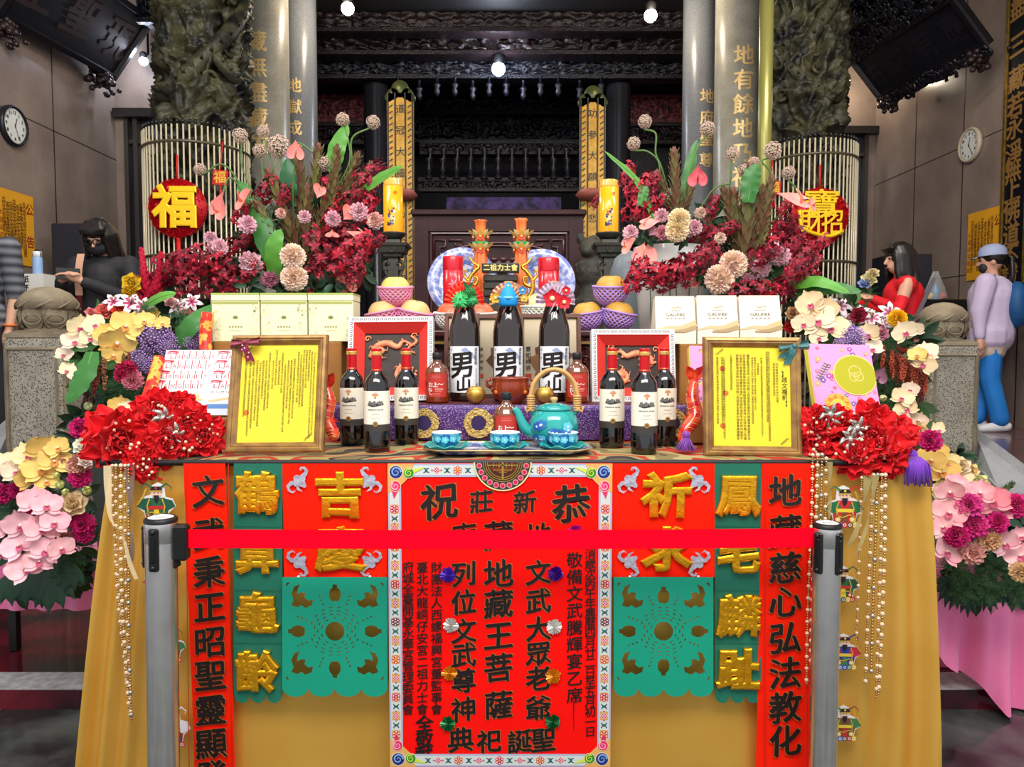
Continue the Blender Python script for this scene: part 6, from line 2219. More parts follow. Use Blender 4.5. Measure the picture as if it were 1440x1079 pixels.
for (a, b_, pt), l in zip(((922, 980, 417), (981, 1040, 416), (1041, 1101, 416)), ('cream gaufre paper bag at left of the row of three', 'cream gaufre paper bag in the middle of the row of three', 'cream gaufre paper bag at right of the row of three')):
 Y = 2.57
 x0, x1 = at(a + .5, 440, Y).x, at(b_ - .5, 440, Y).x
 w, h = x1 - x0, at(700, pt, Y).z - zc2 - .002
 t = thing('paper_bag', l, 'paper bag', T(x0, Y, zc2 + .001), 'cream gaufre bags')
 m = C3((244, 234, 212), .6)
 f = MB()
 f.add([(0, 0, 0), (w, 0, 0), (w, .1, 0), (0, .1, 0), (.002, .03, h), (w - .002, .03, h), (w - .002, .06, h), (.002, .06, h), (0, 0, h * .3), (w, 0, h * .3), (w, .1, h * .3), (0, .1, h * .3)],
   [(0, 1, 9, 8), (8, 9, 5, 4), (1, 2, 10, 9), (9, 10, 6, 5), (2, 3, 11, 10), (10, 11, 7, 6), (3, 0, 8, 11), (11, 8, 4, 7), (3, 2, 1, 0)], m, False)
 K = T(0, -.0012, 0) @ FRONT
 K2 = T(0, -.0012, h * .3) @ RX(-atan2(.03, h * .7)) @ FRONT
 gr = C3((104, 96, 84), .6)
 f.line('GAUFRE', w / 2, h * .33, .0105, gr, K2, 0, fit=w * .48, bold=.03)
 for i in range(7):
  f.rect(w * (.38 + .036 * i), w * (.405 + .036 * i), h * .41, h * .438, C3((170, 160, 144), .6), K2, 0)
 f.line('● ● ● ● ●', w / 2, h * .245, .0045, C3((150, 140, 120), .6), K2, 0, fit=w * .46)
 f.stroke([(w * .42, h * .5), (w * .5, h * .48), (w * .58, h * .51), (w * .66, h * .50)], .0012, C3((180, 150, 90), .6), K2, 0)
 f.stroke([(w * .0, h * .0), (w * .3, h * .05), (w * .6, h * .03), (w * 1.0, h * .14)], [.002, .006, .008, .012], C3((206, 182, 134), .6), K2, 0)
 f.stroke([(w * .35, h * -.04), (w * .7, h * -.02), (w * 1.0, h * .05)], [.002, .006, .008], C3((170, 146, 104), .6), K2, .0002)
 f.build('bag_body', t)
 f = MB()
 f.box(.002, w - .002, .0285, .031, h * .985, h + .004, m)
 f.build('folded_top', t)
# ---- biscuit boxes on a low stand at left
_, zc3 = crate('cardboard_riser', 214, 335, 588, 2.2, TZ, .34, (176, 120, 62), 'low brown cardboard riser under the white biscuit boxes', 'box')
def biscuit(bl, br, tl, label, frontmost):
 M, w, h = pose(bl, br, tl)
 t = thing('biscuit_box', label, 'biscuit box', M, 'white biscuit boxes leaning in two columns')
 f = MB(); f.box(0, w, 0, h, -.018, 0, C3((240, 238, 236), .45), b=.002)
 rd = C3((206, 40, 66), .5); lr = C3((226, 130, 150), .5)
 tx = 'LANGULY'
 for i, ch in enumerate(tx):
  x = w * (.08 + .86 * (i + .5) / 7)
  f.line(ch, x, h * .80, h * .11, C3((150, 70, 90), .5), None, .0006, fit=w * .07)
  if i:
   f.rect(w * (.08 + .86 * i / 7) - w * .008, w * (.08 + .86 * i / 7) + w * .008, h * .72, h * .96, rd, None, .0005)
 f.stroke([(w * .05, h * .93), (w * .12, h * .95), (w * .25, h * .93)], h * .02, rd, None, .0005)
 f.stroke([(w * .04, h * .88), (w * .15, h * .9), (w * .24, h * .88)], h * .015, lr, None, .0005)
 f.line('ラングリー', w * .28, h * .63, h * .085, C3((60, 56, 60), .5), None, .0006, fit=w * .44)
 f.rect(w * .0, w, 0, h * .38, C3((212, 226, 236), .5), None, .0003)
 f.stroke([(w * .06, h * .38), (w * .4, h * .46), (w * .95, h * .42)], h * .03, C3((226, 196, 140), .5), None, .0006)
 for (x, y) in ((.78, .5), (.62, .26), (.86, .24)):
  f.disc(w * x, h * y, h * .11, C3((226, 190, 142), .5), None, .0008, 18, ru=h * .16)
  f.disc(w * x - .003, h * y + .004, h * .07, C3((240, 220, 186), .5), None, .001, 16, ru=h * .11)
 f.rect(w * .04, w * .5, h * .18, h * .3, C3((90, 140, 200), .5), None, .0007)
 f.build('printed_carton', t)
names = ['front', 'second', 'third', 'rearmost']
for cidx, (xa_, xb_) in enumerate(((206, 286), (288, 366))):
 for k in range(4):
  dx = 7 * k if cidx == 0 else 4 * k
  dy = (0, 13.5, 28, 41)[k]
  Yb = 2.215 + .036 * k
  bl = at(xa_ + dx - 3, 584 - dy, Yb)
  br = at(xb_ + dx * .8, 584 - dy, Yb)
  tl = at(xa_ + dx, 533 - dy, Yb + .05)
  biscuit(bl, br, tl, 'white biscuit box with red lettering, %s in the %s column' % (names[k], ('left', 'right')[cidx]), k == 0)
f = MB()
rl = multi('red_gold_brocade', [(176, 24, 20), (226, 50, 30), (236, 170, 70), (226, 50, 30)], 34, .45)
pts = bez([at(196, 604, 2.12), at(203, 575, 2.16), at(212, 545, 2.22), at(224, 505, 2.3)], 8)
f.tube(pts, [.018] * len(pts), rl, 10)
put(f, 'brocade_roll', pts[0], 'red and gold brocade roll beside the biscuit boxes', 'cloth')
f = MB()
pts = bez([at(290, 500, 2.5), at(289, 470, 2.52), at(292, 440, 2.53)], 8)
f.tube(pts, [.02, .022] * 8 + [.02], rl, 10)
put(f, 'brocade_roll', pts[0], 'red and gold brocade roll left of the pale lime gift boxes', 'cloth')
# ---- pink floral boxes
def pink_box(bl, br, tl, label, gold, seed):
 M, w, h = pose(bl, br, tl)
 t = thing('floral_gift_box', label, 'gift box', M)
 f = MB(); f.box(0, w, 0, h, -.03, 0, mat('pink_floral_card', (250, 150, 200), .45), b=.002)
 f.box(-.0012, .0005, .002, h - .002, -.03, -.004, C3((232, 226, 90), .5))
 rr = random.Random(seed)
 for i in range(40):
  x, y = w * rr.uniform(.05, .95), h * rr.uniform(.04, .96)
  cc = C3(rr.choice([(240, 90, 130), (250, 190, 90), (170, 70, 180), (250, 160, 120), (236, 70, 110), (120, 90, 180)]), .5)
  r_ = w * rr.uniform(.02, .055)
  for k in range(5):
   f.disc(x + r_ * .6 * cos(k * 1.257), y + r_ * .6 * sin(k * 1.257), r_ * .42, cc, None, .0004 + i * 2e-5, 8)
  f.disc(x, y, r_ * .3, C3((250, 226, 120), .5), None, .0014, 8)
 x, y = w * .34, h * .13
 for k in range(9):
  f.disc(x + w * .13 * cos(k * .698), y + w * .13 * sin(k * .698), w * .085, C3((250, 170, 60), .5), None, .0016, 12)
 f.disc(x, y, w * .12, C3((250, 190, 70), .5), None, .0018, 18)
 f.disc(x, y, w * .05, C3((150, 60, 120), .5), None, .002, 12)
 for i in range(7):
  q = i / 6
  bx_, by = w * (.1 + .16 * q), h * (.5 + .2 * q)
  f.stroke([(bx_, by), (bx_ - w * .05, by + h * .025)], w * .008, C3((90, 110, 100), .5), None, .0016)
  f.stroke([(bx_, by), (bx_ + w * .06, by - h * .008)], w * .008, C3((90, 110, 100), .5), None, .0016)
 f.stroke([(w * .08, h * .47), (w * .28, h * .71)], w * .006, C3((90, 110, 100), .5), None, .0016)
 if gold:
  cx, cy = w * .68, h * .56
  cl = lambda r_: [(min(w * .995, cx + r_ * 1.0 * cos(a)), cy + r_ * sin(a)) for a in [i * 2 * pi / 40 for i in range(40)]]
  f.poly(cl(w * .345), C3((220, 200, 120), .4), None, .0022)
  f.poly(cl(w * .325), mat('gold_lime_foil', (196, 190, 50), .25, .55), None, .0026)
  gd = C3((236, 200, 120), .4)
  for (dx, dy, r_) in ((0, .06, .10), (-.03, -.04, .075), (.05, -.03, .08)):
   f.disc(cx + w * dx, cy + w * dy, w * r_, gd, None, .003, 18, r0=w * (r_ - .014))
 f.build('printed_box', t)
pink_box(at(1150, 584, 2.20), at(1241, 586, 2.20), at(1134, 483, 2.30), 'pink floral gift box with gold oval at right of the right gold frame', True, 3)
pink_box(at(974, 588, 2.26), at(1060, 590, 2.26), at(966, 486, 2.33), 'pink floral gift box mostly hidden behind the right gold frame', False, 5)
crate('cardboard_riser', 1150, 1245, 588, 2.17, TZ, .3, (176, 120, 62), 'low brown cardboard riser under the pink gift box at right', 'box')
crate('cardboard_riser', 968, 1075, 591, 2.255, TZ, .24, (176, 120, 62), 'low brown cardboard riser under the hidden pink gift box', 'box')
# ---- red glass fish with purple tassels
def koi(pts, rad, label, tassel):
 f = MB()
 rm = mat('red_glass_fish', (200, 24, 26), .12, var=((240, 90, 50), 40, .12), coat=.6)
 gm = C3((240, 190, 120), .3, metal=.5)
 P_ = bez(pts, 6)
 base = P_[-1]
 t = thing('fish_ornament', label, 'ornament', T(base))
 P_ = [p - base for p in P_]
 n = len(P_)
 f.tube(P_, [rad * (.45 + .75 * sin(pi * (.12 + .8 * i / n))) for i in range(n)], rm, 12)
 f.build('fish_body', t)
 f = MB()
 for i in range(1, n - 2, 2):
  p = P_[i]; r_ = rad * (.45 + .75 * sin(pi * (.12 + .8 * i / n)))
  f.tube([(p.x + r_ * cos(a), p.y + r_ * sin(a), p.z + .004 * sin(a * 3)) for a in [k * .524 for k in range(12)]], .0012, gm, 5, closed=True)
 f.build('gold_scales', t)
 f = MB()
 for s_ in (-1, 1):
  f.petal(rm, T(P_[0]) @ RY(s_ * .5) @ RX(pi / 2), .05, .03, .3, .2)
  f.petal(rm, T(P_[n // 2]) @ RY(s_ * 1.7) @ RX(pi / 2), .035, .02, .3, .2)
 f.build('fins', t)
 if tassel:
  q = tassel - base
  f = MB(); rr = random.Random(3)
  pm_ = mat('purple_tassel_silk', (120, 52, 160), .5, sheen=.3)
  f.ball(q + Vector((0, 0, .045)), .012, pm_, 10)
  f.tube([P_[-1], q + Vector((0, 0, .05))], .002, pm_, 5)
  for i in range(60):
   a = rr.uniform(0, 6.28); r_ = rr.uniform(.006, .032)
   f.tube([q + Vector((.006 * cos(a), .006 * sin(a), .04)), q + Vector((r_ * .6 * cos(a), r_ * .6 * sin(a), .02)), q + Vector((r_ * cos(a), r_ * sin(a), .002))], .0018, pm_, 4)
  f.build('tassel', t)
koi([at(459, 545, 2.16), at(463, 565, 2.15), at(459, 590, 2.14), at(468, 608, 2.13), at(470, 618, 2.12)], .017, 'red glass fish ornament beside the left gold frame', None)
koi([at(976, 535, 2.20), at(974, 560, 2.18), at(978, 585, 2.16), at(965, 605, 2.14), at(958, 622, 2.13)], .018, 'red glass fish ornament with purple tassel left of the right gold frame', atz(967, 637, TZ) + Vector((0, .02, .003)))
# ---- stone newel posts and slabs
def newel(px0, px1, pyt, pyn, Y, label):
 x = at((px0 + px1) / 2, 500, Y).x
 w = sz(px1 - px0, Y) / 2
 zt, zn = at(700, pyt, Y).z, at(700, pyn, Y).z
 z0 = .07
 t = thing('stone_post', label, 'stone post', T(x, Y, z0), None)
 f = MB()
 h = zn - z0
 b = w * .16
 f.box(-w, w, -w, w, 0, h - .0, M_granite, b=.012)
 for s_ in (0, 1, 2, 3):
  K = RZ(s_ * pi / 2) @ T(0, -w - .001, 0) @ FRONT
  f.frame(-w + b * .6, w - b * .6, .1, h - .05, [(0, .0), (.006, .012), (b * .5, .012), (b * .6, 0)], M_stone, K)
 f.build('post_shaft', t)
 f = MB()
 H = zt - zn
 f.lathe([(0, h), (w * 1.4, h), (w * 1.36, h + H * .06), (w * 1.0, h + H * .14), (0, h + H * .14)], M_stone, 4, RZ(pi / 4), smooth=False)
 f.lathe([(w * .8, h + H * .12), (w * .72, h + H * .2), (w * .8, h + H * .26)], M_stone, 28)
 # lotus cup
 f.lathe([(w * .6, h + H * .2), (w * .9, h + H * .3), (w * .95, h + H * .45), (w * .85, h + H * .55), (w * .9, h + H * .58)], M_stone, 32)
 for i in range(8):
  a = i * pi / 4
  f.petal(M_stone, RZ(a) @ T(0, w * .74, h + H * .18) @ RX(1.25), H * .44, w * .74, .35, -.25, nu=6, nv=6, tip=.45)
  f.petal(M_stone, RZ(a + pi / 8) @ T(0, w * .7, h + H * .22) @ RX(1.25), H * .42, w * .5, .3, -.2, nu=4, nv=5)
  pts = [(w * .3 * sin(b_), w * .92, h + H * .34 + H * .09 * cos(b_)) for b_ in [k * .524 for k in range(12)]]
  f.tube([RZ(a) @ Vector(p) for p in pts], w * .03, M_stone, 5, closed=True)
 f.build('lotus_cup', t)
 f = MB()
 prof = [(w * .9, h + H * .54), (w * 1.0, h + H * .62), (w * .92, h + H * .75), (w * .7, h + H * .88), (w * .36, h + H * .97), (0, h + H)]
 f.lathe(prof, M_stone, 36)
 for i in range(9):
  a0 = i * 2 * pi / 9
  pts = []
  for k in range(12):
   q = k / 11
   z = h + H * (.56 + .42 * q)
   r = w * (1.0 - .85 * q ** 2.2)
   a = a0 + q * 1.5
   pts.append((r * cos(a), r * sin(a), z))
  f.tube(pts, [w * .05 * (1 - .5 * k / 11) for k in range(12)], M_stone, 6)
 f.build('swirl_bud', t)
newel(31, 109, 403, 475, 3.9, 'carved granite post with lotus bud finial at left of the table')
newel(1292, 1357, 425, 486, 4.6, 'carved granite post with lotus bud finial at right of the table')
M_slab = mat('pale_granite_slab', (176, 178, 182), .35, vor=((110, 112, 116), 170, .3), var=((150, 152, 156), 4, .3))
def slab(quad, th, label):
 q = [Vector(p) for p in quad]
 f = MB()
 vs = q + [p - Vector((0, 0, th)) for p in q]
 f.add(vs, [(0, 1, 2, 3), (7, 6, 5, 4), (0, 4, 5, 1), (1, 5, 6, 2), (2, 6, 7, 3), (3, 7, 4, 0)], M_slab, False)
 e = [p - Vector((0, 0, th)) for p in q]
 f.add(e + [p - Vector((0, 0, .5)) for p in e], [(0, 4, 5, 1), (1, 5, 6, 2), (2, 6, 7, 3), (3, 7, 4, 0)], M_darkwood, False)
 put(f, 'stair_slab', q[0], label, 'stone slab')
slab([at(1368, 650, 4.5), at(1412, 696, 3.7), at(1490, 690, 3.7), at(1372, 602, 4.7)], .04, 'pale sloping granite slab beside the right stone post')
slab([at(18, 640, 3.9), at(-30, 690, 3.2), at(-110, 690, 3.2), at(18, 582, 4.2)], .04, 'pale sloping granite slab beside the left stone post')
# ================================================================ flowers
CACHE = {}
FR = random.Random(21)
def shade(c, k):
 return tuple(max(0, min(255, int(x * k))) for x in c)
def petal_mat(c, c2=None, nm='petal'):
 return mat('%s_%d_%d_%d' % ((nm,) + tuple(c)) + ('_%d' % c2[1] if c2 else ''), c, .55, var=((c2 or shade(c, .9)), 1.6, .3), sheen=.04)
M_stem = mat('green_stem', (96, 128, 62), .5, var=((70, 104, 50), 6, .3))
M_leafd = mat('dark_green_leaf', (30, 66, 38), .4, var=((18, 48, 28), 3, .3))
M_leafm = mat('mid_green_leaf', (66, 128, 52), .4, var=((44, 104, 46), 3, .3))
M_leafl = mat('fresh_green_leaf', (104, 166, 62), .4, var=((76, 140, 50), 3, .3))
M_fernm = mat('feather_fern', (54, 96, 50), .5, var=((34, 72, 40), 3, .3))
M_brown = mat('bronze_green_leaf', (106, 98, 60), .5, var=((92, 62, 50), 2, .3))
def bloom(kind, col, var=0, col2=None):
 key = (kind, col, var, col2)
 if key in CACHE:
  return CACHE[key]
 f = MB()
 r = random.Random(hash((kind, var)) & 0xffff if False else (len(kind) * 131 + var * 17 + col[0]))
 m = petal_mat(col, col2)
 if kind == 'carnation':
  f.ball((0, 0, -.35), .5, M_stem, 10, (1, 1, 1.1))
  for ring, (n, tilt, L, W, z) in enumerate(((13, -.15, 1.0, .62, -.1), (12, .25, .95, .6, 0), (11, .6, .88, .56, .05), (9, .95, .8, .5, .08), (7, 1.25, .72, .46, .1))):
   for k in range(n):
    f.petal(m, T(0, 0, z - .15) @ RZ(2 * pi * k / n + ring * .7 + r.uniform(-.12, .12)) @ RX(tilt + r.uniform(-.15, .15)), L, W, .35, .1, .16, 9, nu=7, nv=4, tip=.35, base=.2, ph=r.uniform(0, 6))
 elif kind == 'mum':
  f.ball((0, 0, 0), .62, m, 12)
  n = 230
  for k in range(n):
   q = (k + .5) / n
   th = acos(1 - 1.55 * q)
   ph = k * 2.39996
   f.petal(m, RZ(ph) @ RX(pi / 2 - th + r.uniform(-.12, .12)) @ T(0, .44, 0) @ RY(r.uniform(-.5, .5)), .52 + .12 * r.random(), .24, .35 - .5 * q, .5, nu=2, nv=3, tip=.3, base=.7)
 elif kind == 'orchid':
  c2 = col2 or col
  mm = petal_mat(c2) if col2 else m
  for k, (a, L, W) in enumerate(((pi / 2 * 0, 1.0, .62), (2.15, .98, .6), (-2.15, .98, .6))):
   f.petal(m, T(0, 0, -.03) @ RZ(a) @ RX(.08), L, W, .2 + r.uniform(-.1, .1), .12, nu=4, nv=6, tip=.6, base=.15)
  for a in (1.15, -1.15):
   f.petal(m, T(0, 0, .02) @ RZ(a) @ RX(.1), 1.02, 1.15, .3 + r.uniform(-.1, .15), .1, .04, 4, nu=6, nv=6, tip=.4, base=.05)
  lip = petal_mat((226, 150, 70) if col[2] < 170 else (214, 90, 130))
  f.petal(lip, T(0, 0, .05) @ RZ(pi) @ RX(.9), .42, .36, -.9, .5, nu=4, nv=5)
  for s_ in (-1, 1):
   f.petal(lip, T(0, 0, .05) @ RZ(pi + s_ * .9) @ RX(1.1), .26, .2, .3, .4, nu=2, nv=3)
  f.ball((0, .02, .12), .1, petal_mat((248, 236, 214)), 8, (1, 1, 1.4))
 elif kind == 'anthurium':
  vs = []
  nu_, nv_ = 14, 10
  def an(u, v):
   a = u * 2 * pi
   rr = v * (1 + .0)
   x = .80 * (sin(a) ** 3) * .95
   y = (.78 * cos(a) - .32 * cos(2 * a) - .12 * cos(3 * a) - .06 * cos(4 * a))
   q = rr
   return (x * q, -y * q * .95 + (1 - q) * -.25 + .05, .22 * q * q - .10 * abs(x) * q + .1 * sin(a * 3) * q * q * .3)
  f.grid(an, 32, 7, m)
  f.tube([(0, -.3, .05), (0, -.2, .32), (0, .05, .55), (0, .25, .66)], [.07, .075, .06, .03], petal_mat(col2 or (240, 150, 130)), 8)
 elif kind == 'rose':
  f.ball((0, 0, -.4), .35, M_stem, 8)
  for ring, (n, tilt, L, W, cu) in enumerate(((6, .1, 1.0, .95, .5), (5, .55, .95, .9, .7), (5, .95, .9, .8, .8), (4, 1.25, .82, .66, .9), (3, 1.45, .72, .5, .8))):
   for k in range(n):
    f.petal(m, T(0, 0, -.35) @ RZ(2 * pi * k / n + ring * .6) @ RX(tilt), L, W, cu * .5, .35, .07, 4, nu=6, nv=5, tip=.35, base=.3, ph=r.uniform(0, 6))
 elif kind == 'lily':
  wm = petal_mat(col2 or (244, 226, 232))
  for k in range(6):
   K = RZ(k * pi / 3) @ RX(.55)
   f.petal(wm, K, 1.05, .42, -1.3, .2, .05, 4, nu=4, nv=8, tip=.7, base=.4)
   f.petal(m, T(0, 0, .012) @ K, .98, .2, -1.28, .2, nu=2, nv=8, tip=.7, base=.5)
  for k in range(5):
   a = k * 1.257
   f.tube([(0, 0, 0), (.12 * cos(a), .12 * sin(a), .5), (.2 * cos(a), .2 * sin(a), .75)], .018, M_leafl, 5)
   f.ball((.2 * cos(a), .2 * sin(a), .76), .06, petal_mat((150, 70, 30)), 6)
 elif kind == 'allium':
  f.ball((0, 0, 0), .5, M_stem, 8)
  for k in range(110):
   q = (k + .5) / 110
   th = acos(1 - 1.7 * q); ph = k * 2.39996
   d = Vector((sin(th) * cos(ph), sin(th) * sin(ph), cos(th)))
   l = r.uniform(.8, 1.05)
   f.tube([d * .4, d * l], .025, M_stem, 3, caps=False)
   K = T(d * l) @ d.to_track_quat('Z', 'Y').to_matrix().to_4x4()
   for j in range(4):
    a = j * pi / 2 + k
    f.add([(0, 0, -.02), (.14 * cos(a - .5), .14 * sin(a - .5), .06), (.2 * cos(a), .2 * sin(a), .1), (.14 * cos(a + .5), .14 * sin(a + .5), .06)], [(0, 1, 2, 3)], m, False, K)
 elif kind == 'spray':      # mokara-like spray of small star blooms, unit radius cloud
  n = 26
  mm2 = petal_mat(shade(col, .62))
  for k in range(n):
   q = k / (n - 1)
   ph = k * 2.4
   rr = .75 * (1 - .35 * q)
   p = Vector((rr * cos(ph) * r.uniform(.5, 1), 1.9 * (q - .5), rr * sin(ph) * r.uniform(.5, 1)))
   d = (Vector((p.x, p.y * .2, p.z)).normalized() + Vector((r.uniform(-.4, .4), r.uniform(-.4, .4), r.uniform(-.1, .6)))).normalized()
   K = T(p) @ d.to_track_quat('Z', 'Y').to_matrix().to_4x4() @ RZ(r.uniform(0, 6))
   s_ = r.uniform(.26, .36)
   for j in range(5):
    f.petal(m if (j + k) % 3 else mm2, K @ RZ(j * 1.257) @ RX(.15), s_, s_ * .5, -.5, .25, nu=2, nv=3, tip=.6, base=.3)
   f.petal(petal_mat((214, 40, 70)), K @ RX(.8), s_ * .5, s_ * .4, -.6, .3, nu=2, nv=2)
  pts = [(.1 * sin(3 * k / 8), -1.25 + 2.3 * k / 8, .1 * cos(2 * k / 8)) for k in range(9)]
  f.tube(pts, .035, petal_mat((92, 40, 44)), 5)
 elif kind == 'ginger':
  for k in range(46):
   q = k / 45
   f.petal(m, T(0, 0, -1 + 1.9 * q) @ RZ(k * 2.4) @ RX(.35 + .6 * q), .62 * (1 - .55 * q), .34, .6, .5, nu=3, nv=4, tip=.7, base=.5)
  f.tube([(0, 0, -1.8), (0, 0, .8)], .07, m, 6)
 elif kind == 'trachelium':
  f.ball((0, 0, -.1), .72, petal_mat(shade(col, .6)), 12)
  for k in range(240):
   q = (k + .5) / 240
   th = acos(1 - 1.45 * q); ph = k * 2.39996
   d = Vector((sin(th) * cos(ph), sin(th) * sin(ph), cos(th)))
   p = d * r.uniform(.78, 1.0)
   f.ball(p, r.uniform(.045, .075), m if k % 3 else petal_mat(shade(col, 1.18)), 5, k=4)
 elif kind == 'amaranth':
  for k in range(150):
   q = r.random()
   a = r.uniform(0, 6.28)
   rr = .13 * (.35 + sin(pi * min(1, q * .9 + .1))) * r.uniform(.4, 1)
   f.ball((rr * cos(a) + .06 * sin(q * 5), rr * sin(a), -2 * q), r.uniform(.045, .08), m if k % 3 else petal_mat(shade(col, .7)), 5, k=4)
  f.tube([(0, 0, .1), (.03, 0, -1), (0, 0, -1.9)], .05, petal_mat(shade(col, .6)), 5)
 elif kind == 'fern':       # feathery filler, unit cloud
  for k in range(26):
   d = Vector((r.gauss(0, 1), r.gauss(0, 1), r.gauss(0, .8) + .4)).normalized()
   L = r.uniform(.7, 1.1)
   pts = [d * (L * i / 8) + Vector((0, 0, -.25 * (i / 8) ** 2 * L)) for i in range(9)]
   f.tube(pts, [.022 * (1 - i / 10) for i in range(9)], m, 3, caps=False)
   sd = d.cross(Vector((0, 0, 1))).normalized() if abs(d.z) < .95 else Vector((1, 0, 0))
   for i in range(2, 9):
    for s_ in (-1, 1):
     for b in (0, .5):
      p = pts[i - 1].lerp(pts[i], b)
      e = p + (sd * s_ * .16 + d * .12 + Vector((0, 0, r.uniform(-.08, .1)))) * (1.15 - i / 12)
      w_ = Vector((r.uniform(-1, 1), r.uniform(-1, 1), r.uniform(-1, 1))).normalized() * .022
      f.add([p - w_ * .4, p + w_ * .4, e + w_ * .4, e - w_ * .4], [(0, 1, 2, 3)], m, False)
 elif kind == 'leafclump':
  for k in range(16):
   d = Vector((r.gauss(0, 1), r.gauss(0, .8), r.gauss(0, 1))).normalized()
   K = T(d * .15) @ d.to_track_quat('Y', 'Z').to_matrix().to_4x4() @ RY(r.uniform(-.6, .6))
   f.petal(m if k % 3 else petal_mat(shade(col, 1.35)), K, r.uniform(.75, 1.1), .42, r.uniform(-.6, .2), .25, nu=4, nv=6, tip=.65, base=.15)
 elif kind == 'leuca':      # leafy upright stem along +y, length 2 (from -1 to 1)
  f.tube([(0, -1.2, 0), (.03, 0, 0), (0, .9, 0)], .05, M_brown, 5)
  for k in range(58):
   q = k / 57
   K = T(0, -1 + 1.75 * q, 0) @ RY(k * 2.4) @ RX(.45 - .3 * q)
   f.petal(m if k % 4 else petal_mat(col2 or shade(col, .75)), K, .5, .13, .35, .2, nu=2, nv=4, tip=.7, base=.4)
  for k in range(9):
   f.petal(petal_mat(col2 or shade(col, .75)), T(0, .75, 0) @ RY(k * .7) @ RX(.28), .48, .16, -.3, .3, nu=2, nv=4, tip=.7)
 elif kind == 'bud':
  for k in range(4):
   f.petal(m, T(0, 0, -.6) @ RZ(k * 1.571) @ RX(1.3), 1.4, .9, .35, .5, nu=4, nv=5, tip=.6, base=.35)
  f.ball((0, 0, -.1), .45, m, 10, (1, 1, 1.3))
  f.ball((0, 0, -.65), .25, M_stem, 8)
 elif kind == 'aralia':     # big lobed leaf pointing +y
  for k in range(7):
   a = (k - 3) * .42
   f.petal(m, RZ(a) @ RX(.05), 1.0 - .07 * abs(k - 3), .34, -.35, -.12, .03, 5, nu=4, nv=7, tip=.7, base=.45)
 me = f.mesh(kind)
 CACHE[key] = me
 return me
NAMES = {'carnation': 'carnation', 'mum': 'chrysanthemum', 'orchid': 'orchid', 'anthurium': 'anthurium', 'rose': 'rose', 'lily': 'lily', 'allium': 'allium_head', 'spray': 'orchid_spray', 'ginger': 'ginger_flower',
   'trachelium': 'purple_flower_head', 'amaranth': 'amaranth_tassel', 'fern': 'fern_tuft', 'leafclump': 'leaf_clump', 'leuca': 'foliage_stem', 'bud': 'flower_bud', 'aralia': 'lobed_leaf'}
def facing(p, tilt=(0, 0), jit=.35):
 d = Vector((0, 0, CZ)) - p
 d.normalize()
 d += Vector((FR.uniform(-jit, jit) + tilt[0], 0, FR.uniform(-jit, jit) + tilt[1]))
 d.normalize()
 return d.to_track_quat('Z', 'Y').to_matrix().to_4x4()
class Bunch:
 """one flower arrangement; everything added is a part of it"""
 def __init__(s, name, label, cat, org):
  s.o = Vector(org)
  s.t = thing(name, label, cat, T(s.o))
  s.n = 0
 def add(s, kind, px, py, Y, rpx, col, col2=None, rot=None, tilt=(0, 0), jit=.35, spin=None, sc=None):
  s.n += 1
  p = at(px, py, Y)
  me = bloom(kind, col, s.n % 3, col2)
  r = sz(rpx, Y)
  if rot is None:
   K = facing(p, tilt, jit) @ RZ(FR.uniform(-.6, .6) if spin is None else spin)
  else:
   K = rot
  M = T(p - s.o) @ K @ (SC(r) if sc is None else SC(r * sc[0], r * sc[1], r * sc[2]))
  return link(NAMES[kind], me, s.t, M)
 def strap(s, pts, wpx, m, ruf=.12, name='strap_leaf', face=None):
  """wavy strap leaf through pixel points (px, py, Y)"""
  P_ = bez([at(*p) - s.o for p in pts], 8)
  n = len(P_)
  f = MB()
  vs = []
  for i, p in enumerate(P_):
   q = i / (n - 1)
   d = (P_[min(i + 1, n - 1)] - P_[max(i - 1, 0)]).normalized()
   side = d.cross(Vector((0, -1, .25))).normalized()
   nrm = side.cross(d).normalized()
   Y = pts[min(len(pts) - 1, int(q * (len(pts) - 1)))][2]
   hw = sz(wpx, Y) * .5 * (sin(pi * min(1, .12 + q * .88)) ** .55)
   for k in range(7):
    e = k / 3 - 1
    w_ = hw * ruf * sin(q * 26 + (2 if e > 0 else 0)) * abs(e) ** 2
    vs.append(p + side * hw * e * (1 + .06 * sin(q * 30)) + nrm * (w_ + .10 * hw * (1 - abs(e))))
  f.add(vs, [(i * 7 + k, i * 7 + k + 1, i * 7 + k + 8, i * 7 + k + 7) for i in range(n - 1) for k in range(6)], m)
  f.tube([p - Vector((0, .0015, 0)) for p in P_[:-1]], [sz(1.1, 3) * (1 - .8 * i / n) for i in range(n - 1)], M_leafl, 5)
  f.build(name, s.t)
 def stem(s, pts, rpx=1.2, m=None):
  P_ = bez([at(*p) - s.o for p in pts], 7)
  f = MB()
  f.tube(P_, sz(rpx, pts[0][2]), m or M_stem, 6)
  f.build('stem', s.t)
DR = (150, 8, 40)      # dark red orchid
DR2 = (190, 14, 46)
PKA = (250, 132, 146)   # anthurium pink
CVP = (255, 232, 234)
CVL = (252, 222, 232)
CREAM = (246, 222, 196)
MUM = (246, 206, 200)
AL = (228, 192, 176)
UPR = Matrix.Identity(4)
def upr(a=0.0, lean=0.0):
 """stands along world +z (local y up), turned a"""
 return RY(lean) @ RZ(0) @ RX(pi / 2) @ RY(a)
